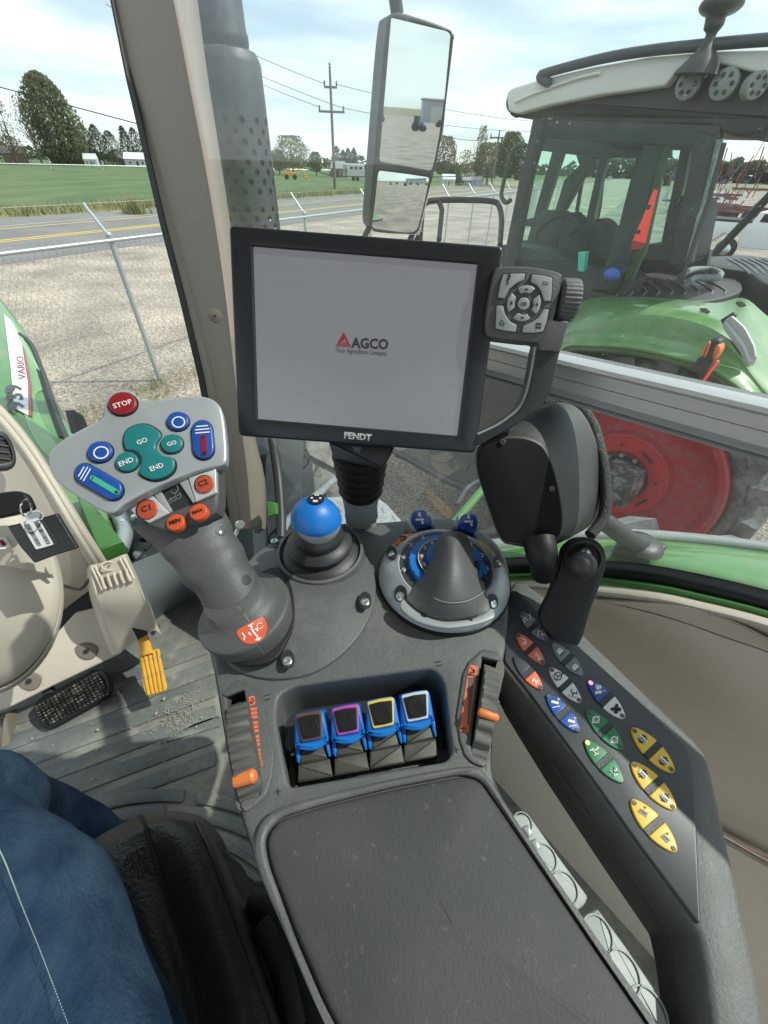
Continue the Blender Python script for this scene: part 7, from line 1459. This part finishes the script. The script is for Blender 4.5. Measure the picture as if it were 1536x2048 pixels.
# ---- side keypad panel
KA = ZP(-.365); KB = ZP(-.402)
kt2 = thing('side_keypad', KA.at(1250, 1600, -.05), 'long dark side panel of leaf shaped coloured symbol buttons', 'keypad')
low = [(992, 1340), (1000, 1300), (1012, 1180), (1040, 1160), (1100, 1200), (1380, 1500), (1470, 1800), (1540, 2080), (1570, 2230), (1400, 2230), (1385, 2100), (1366, 2010), (1352, 1920), (1338, 1864), (1230, 1712), (1110, 1538), (1024, 1404)]
ob('lower_flange', slab(KB, rnd(low, 10), 0, .03, .003), 'console', kt2)
upp = [(1000, 1330), (1004, 1290), (1014, 1190), (1030, 1160), (1050, 1162), (1072, 1182), (1160, 1260), (1280, 1374), (1392, 1480), (1416, 1512), (1428, 1560), (1470, 1740), (1520, 1975), (1560, 2180), (1450, 2230), (1440, 2140), (1424, 2050), (1408, 1930), (1396, 1866), (1270, 1688), (1150, 1515), (1050, 1390)]
ob('panel_frame', slab(KA, rnd(upp, 8), 0, .036, .005), 'console', kt2)
kpl = rnd([(1009, 1322), (1016, 1200), (1024, 1180), (1036, 1182), (1120, 1258), (1270, 1394), (1372, 1496), (1386, 1530), (1394, 1660), (1403, 1846), (1396, 1846), (1280, 1690), (1168, 1532), (1060, 1386)], 6)
ob('button_plate', slab(KA, kpl, .0022, .003, .0012), 'keyp', kt2)
Y8 = lambda x, y: (1020 + x / 4.267, 1200 + y / 4.267); Y6 = lambda x, y: (1024 + x / 3.0, 1536 + y / 3.0)
H8 = .0040
def leaf(T1, T2, c1, c2, l1=None, l2=None, led=(True, True), sym=None, width=.152, lit=None):
    a, b = Vector(T1), Vector(T2); d = b - a; Ln = d.length; d /= Ln; n_ = Vector((d.y, -d.x))
    def wd(s): return Ln * width * (max(0, sin(pi * min(1, max(0, s)))) ** .60)
    # the split band leans towards the upper right like in the moulding
    def pt(s, w_): q = a + d * (s * Ln) + n_ * w_; return (q.x, q.y)
    def half(s0, s1):
        N = 10; up_ = [pt(s0 + (s1 - s0) * k / N, wd(s0 + (s1 - s0) * k / N)) for k in range(N + 1)]; dn = [pt(s1 + (s0 - s1) * k / N, -wd(s1 + (s0 - s1) * k / N)) for k in range(N + 1)]; return up_ + dn
    ob('button_gap', slab(KA, half(-.0, 1.0)[:], .0027, .0006), 'ink' if c1 != 'none' else 'dark', kt2, smooth=0)
    ob('rocker_bridge', slab(KA, half(.44, .56), .0034, .001), 'dark', kt2)
    out = []
    for (s0, s1, c, lb_, ld, ss) in ((.012, .435, c1, l1, led[0], .07), (.565, .988, c2, l2, led[1], .93)):
        o_ = ob('leaf_button', slab(KA, half(s0, s1), H8, .002, .0006), 'keyp' if c == 'none' else c, kt2, label=lb_)
        if ld and c != 'none':
            q = pt(ss, 0); lm = 'grip' if not (lit and s0 < .3) else lit; ob('indicator', slab3(disc(KA, *q, 4.2, H8 + .0006), UP, .001), lm, o_)
        out.append((o_, pt((s0 + s1) / 2 + (.03 if s0 < .3 else -.03), 0), d, n_))
    return out
def rbn(o_, strokes, w_, m, nm='symbol'): ob(nm, join(*[ribbon(KA, st, w_, H8 + .0005) for st in strokes]), m, o_, smooth=0)
def ksym(o, kind, m='white'):
    o_, (x, y), d, n_ = o; D = lambda a, b: (x + n_.x * a + d.x * b, y + n_.y * a + d.y * b)
    cr_ = lambda r, x0=0, y0=0, k=12: [D(x0 + r * cos(2 * pi * i / k), y0 + r * sin(2 * pi * i / k)) for i in range(k + 1)]
    if kind == 'phone': rbn(o_, [[D(-8, -3), D(-2, -5), D(-2, 3)], [D(-8, -3), D(-8, 3)], [D(3, 6), D(7, 3), D(9, -4)]], 2, m)
    elif kind == 'mute': rbn(o_, [[D(-6, -2), D(0, -5), D(4, 0), D(-1, 4)], ], 3, m); rbn(o_, [[D(-9, -6), D(8, 6)], [D(-7, 7), D(7, -7)]], 1.4, 'ink')
    elif kind == 'horn': ob('symbol', slab(KA, [D(-5, -5), D(3, -6), D(6, 4), D(-7, 4)], H8 + .0005, .0002), m, o_, smooth=0); rbn(o_, [[D(-6, 7), D(6, 7)], [D(-2, -2), D(2, 0)]], 1.6, 'ink')
    elif kind == 'impl': rbn(o_, [[D(-7, 5), D(2, 7)], [D(0, -7), D(5, 2), D(0, 5)], [D(-5, 1), D(2, 3)]], 1.8, m)
    elif kind == 'wheelA': rbn(o_, [cr_(8), [D(0, 0), D(0, -8)], [D(0, 0), D(7, 4)], [D(0, 0), D(-7, 4)], [D(10, 5), D(12, 0), D(14, 5)]], 1.7, 'ink')
    elif kind == 'wheel': rbn(o_, [[D(0, 0), D(0, -7)], [D(0, 0), D(6, 4)], [D(0, 0), D(-6, 4)]], 2.2, 'ink'); rbn(o_, [cr_(9)[::2][:2], cr_(9)[3:5], cr_(9)[6:8], cr_(9)[9:11]], 1.4, 'ink')
    elif kind == 'arm': rbn(o_, [[D(-9, 3), D(4, 10)]], 1.6, m); rbn(o_, [[D(-2, -7), D(5, 3)]], 5, m); rbn(o_, [[D(9, 0), D(11, -5), D(13, 0)]], 1.3, m)
    elif kind == 'lock': rbn(o_, [[D(-7, 2), D(2, 8)]], 6, m); rbn(o_, [[D(1, -3), D(8, 0)]], 7, m); rbn(o_, [[D(1, -6), D(4, -9), D(8, -5)], [D(7, 10), D(8, 11)]], 2, m)
    elif kind == 'joy': ob('symbol', join(*[slab(KA, [D(q[0] + r * cos(a * pi / 5), q[1] + r * sin(a * pi / 5)) for a in range(10)], H8 + .0005, .0002) for q, r in (((-6, -4), 3.4), ((6, -3), 3.4), ((0, 0), 4.6), ((-4, 5), 4.4), ((4, 6), 4.4))]), 'ink', o_, smooth=0)
    elif kind == 'head': ob('symbol', slab(KA, [D(7.5 * cos(a * pi / 8), 7.5 * sin(a * pi / 8)) for a in range(16)], H8 + .0005, .0002), m, o_, smooth=0); rbn(o_, [[D(-3, -3), D(3, -3), D(3, 3), D(-3, 3), D(-3, -3)], [D(0, 0), D(2, 0)]], 1.8, 'ink'); rbn(o_, [[D(-10, 0), D(-8, 0)], [D(8, 0), D(10, 0)], [D(0, 8), D(0, 10)]], 1.6, m)
    elif kind == 'diff': rbn(o_, [[D(-6, 7), D(2, 9)], [D(-2, 8), D(-3, -5)], [D(-7, -6), D(1, -5)], [D(-3, 1), D(2, -2), D(4, 4), D(7, -3), D(9, 2)]], 2, m)
    elif kind == 'diffx': rbn(o_, [[D(-6, 6), D(2, 8)], [D(-2, 7), D(-3, -5)], [D(2, -2), D(5, 3), D(8, -2)]], 2.2, m); rbn(o_, [[D(-8, -7), D(8, 8)], [D(-7, 7), D(7, -8)]], 1.3, 'ink')
    elif kind[0] == '#':
        ob('symbol', join(*[slab(KA, [D(9 * cos(a) * (1.0) - 1.8 * sin(a), 9 * sin(a) + 1.8 * cos(a)), D(9 * cos(a) + 1.8 * sin(a), 9 * sin(a) - 1.8 * cos(a)), D(6 * cos(a) + 2 * sin(a), 6 * sin(a) - 2 * cos(a)), D(6 * cos(a) - 2 * sin(a), 6 * sin(a) + 2 * cos(a))], H8 + .0005, .0002) for a in [k * pi / 4 for k in range(8)]], rings([[KA.at(*q, H8 + .0005) for q in cr_(7.4)[:-1]], [KA.at(*q, H8 + .0005) for q in cr_(5)[:-1]]])), 'ink', o_, smooth=0)
        u = Vector((.70, .71)); v = Vector((.71, -.70)); E_ = lambda a, b: (x + u.x * a + v.x * b, y + u.y * a + v.y * b)
        ob('number_plate', slab(KA, [E_(-11, -4), E_(11, -4), E_(11, 4), E_(-11, 4)], H8 + .0007, .0002), 'white', o_, smooth=0); ob('button_text', textvf(kind[1:], KA, E_(-9.5, -3), E_(9.5, -3), H8 + .0009, 1.0, .02), 'ink', o_, smooth=0)
    elif kind[0] == '$':
        ob('symbol', slab(KA, [D(-6, -7), D(2, -9), D(6, 6), D(9, 8), D(-2, 12), D(-1, 8)] if kind[1] == 'a' else [D(-4, -10), D(8, -8), D(4, -5), D(6, 10), D(-3, 10), D(-4, -5)], H8 + .0005, .0002), 'greyb', o_, smooth=0); rbn(o_, [[D(-2, -6), D(2, 7)], [D(1, -7), D(4, 6)]], 1.2, 'white'); rbn(o_, [[D(8, -2), D(10, -7), D(12, -3)]], 1.3, 'ink')
    elif kind[0] == '=':
        s_ = kind[1:]; dd = Vector((.62, .78)) if len(s_) > 1 else Vector((.85, .52)); L_ = 9 if len(s_) > 1 else 5.5; off = Vector((dd.y, -dd.x)) * -4; ob('button_text', textvf(s_, KA, (x - dd.x * L_ + off.x, y - dd.y * L_ + off.y), (x + dd.x * L_ + off.x, y + dd.y * L_ + off.y), H8 + .0005, 1.25 if len(s_) > 1 else 1.0, .04), 'white', o_, smooth=0)
G['ledp'] = mat('lit_pink_indicator', (.9, .25, .35), .4, emit=((1, .22, .38), 1.2)); G['ledo'] = mat('lit_orange_indicator', (.9, .45, .15), .4, emit=((1, .5, .15), 1.2))
for T1, T2, c1, c2, k1, k2, lb1, lb2, led, lit in (
    (Y8(88, 98), Y8(322, 338), 'greyb', 'greyb', 'phone', 'mute', 'grey button with music and phone symbol', 'grey button with crossed out horn', (1, 1), None),
    (Y8(55, 283), Y8(298, 545), 'orangel', 'orangel', 'impl', '=TMS', 'orange button with pedal symbol', 'orange button reading TMS', (1, 1), None),
    (Y8(32, 482), Y8(278, 762), 'none', 'orangel', None, '=N', 'blank dark button', 'orange button reading N', (0, 1), None),
    (Y8(362, 365), Y8(626, 640), 'greyb', 'greyb', 'horn', 'horn', 'grey button with horn symbol', 'grey button with louder horn symbol', (0, 0), None),
    (Y8(340, 575), Y8(608, 872), 'white', 'white', 'wheelA', 'wheel', 'white button with steering wheel', 'white button with dashed steering wheel', (1, 1), None),
    (Y8(312, 800), Y8(598, 1128), 'blue', 'blue', 'arm', 'arm', 'blue button with lever symbol', 'blue button with raised lever symbol', (1, 1), None),
    (Y8(668, 682), Y8(982, 1008), 'blue', 'white', 'lock', 'joy', 'blue button with padlock symbol and lit pink lamp', 'white button with joystick head symbol', (1, 1), 'ledp'),
    (Y8(652, 932), Y8(972, 1280), 'green_b', 'green_b', 'head', 'head', 'green button with round headland symbol', 'green button with second round symbol', (1, 1), None),
    (Y8(640, 1190), Y8(970, 1560), 'green_b', 'green_b', 'diff', 'diffx', 'green button with axle symbol and lit orange lamp', 'green button with crossed axle symbol', (1, 0), 'ledo'),
    (Y8(1040, 1088), Y8(1405, 1470), 'yellow', 'yellow', '#1000', '#1000E', 'yellow gear button reading 1000', 'yellow gear button reading 1000E', (1, 1), None),
    ((1263.5, 1523), (1352.5, 1620), 'yellow', 'yellow', '#1300', '#540E', 'yellow gear button reading 1300', 'yellow gear button reading 540E', (1, 1), None),
    (Y6(716, 186), Y6(990, 504), 'yellow', 'yellow', '$a', '$b', 'yellow button with shaft symbol', 'yellow button with second shaft symbol', (1, 1), None)):
    r_ = leaf(T1, T2, c1, c2, lb1, lb2, led, lit=lit)
    if k1: ksym(r_[0], k1)
    if k2: ksym(r_[1], k2)
# ---- pale grey storage strip to the right of the pad
TRP = ZP(-.392); tr = thing('storage_strip', TRP.at(1180, 1830, -.03), 'pale grey plastic strip with round embossed cups along the padded armrest', 'tray')
G['strip'] = mat('pale_grey_plastic', (.40, .435, .43), .5, dust=(20, (.42, .43, .41), .5, .8))
A = rnd([(1000, 1650), (1024, 1632), (1044, 1626), (1058, 1629), (1070, 1646), (1120, 1716), (1177, 1794), (1170, 1810), (1152, 1824), (1100, 1800)], 6)
B = rnd([(1150, 1848), (1178, 1828), (1196, 1817), (1250, 1890), (1310, 1978), (1350, 2070), (1390, 2180), (1300, 2200), (1220, 1980)], 4)
ob('strip_plate', slab(TRP, A, 0, .02, .002), 'strip', tr); ob('strip_plate', slab(TRP, B, 0, .02, .002), 'strip', tr)
for x, y, r in ((1046, 1646, 15), (1090, 1716, 18), (1130, 1776, 19), (1196, 1868, 20), (1246, 1946, 22), (1296, 2028, 24)):
    ob('embossed_cup', rings([circ(TRP.at(x, y, h), UP, r * .00046 * q, 32) for q, h in ((1.12, -.001), (1.08, .0012), (1.0, .0012), (.96, -.001))]), 'strip', tr)
for x, y in ((1056, 1660), (1072, 1688)): ob('clip', slab(TRP, rnd([(x - 12, y - 4), (x, y - 12), (x + 12, y + 6), (x + 2, y + 16)], 3), .002, .004, .001), 'silver2', tr)
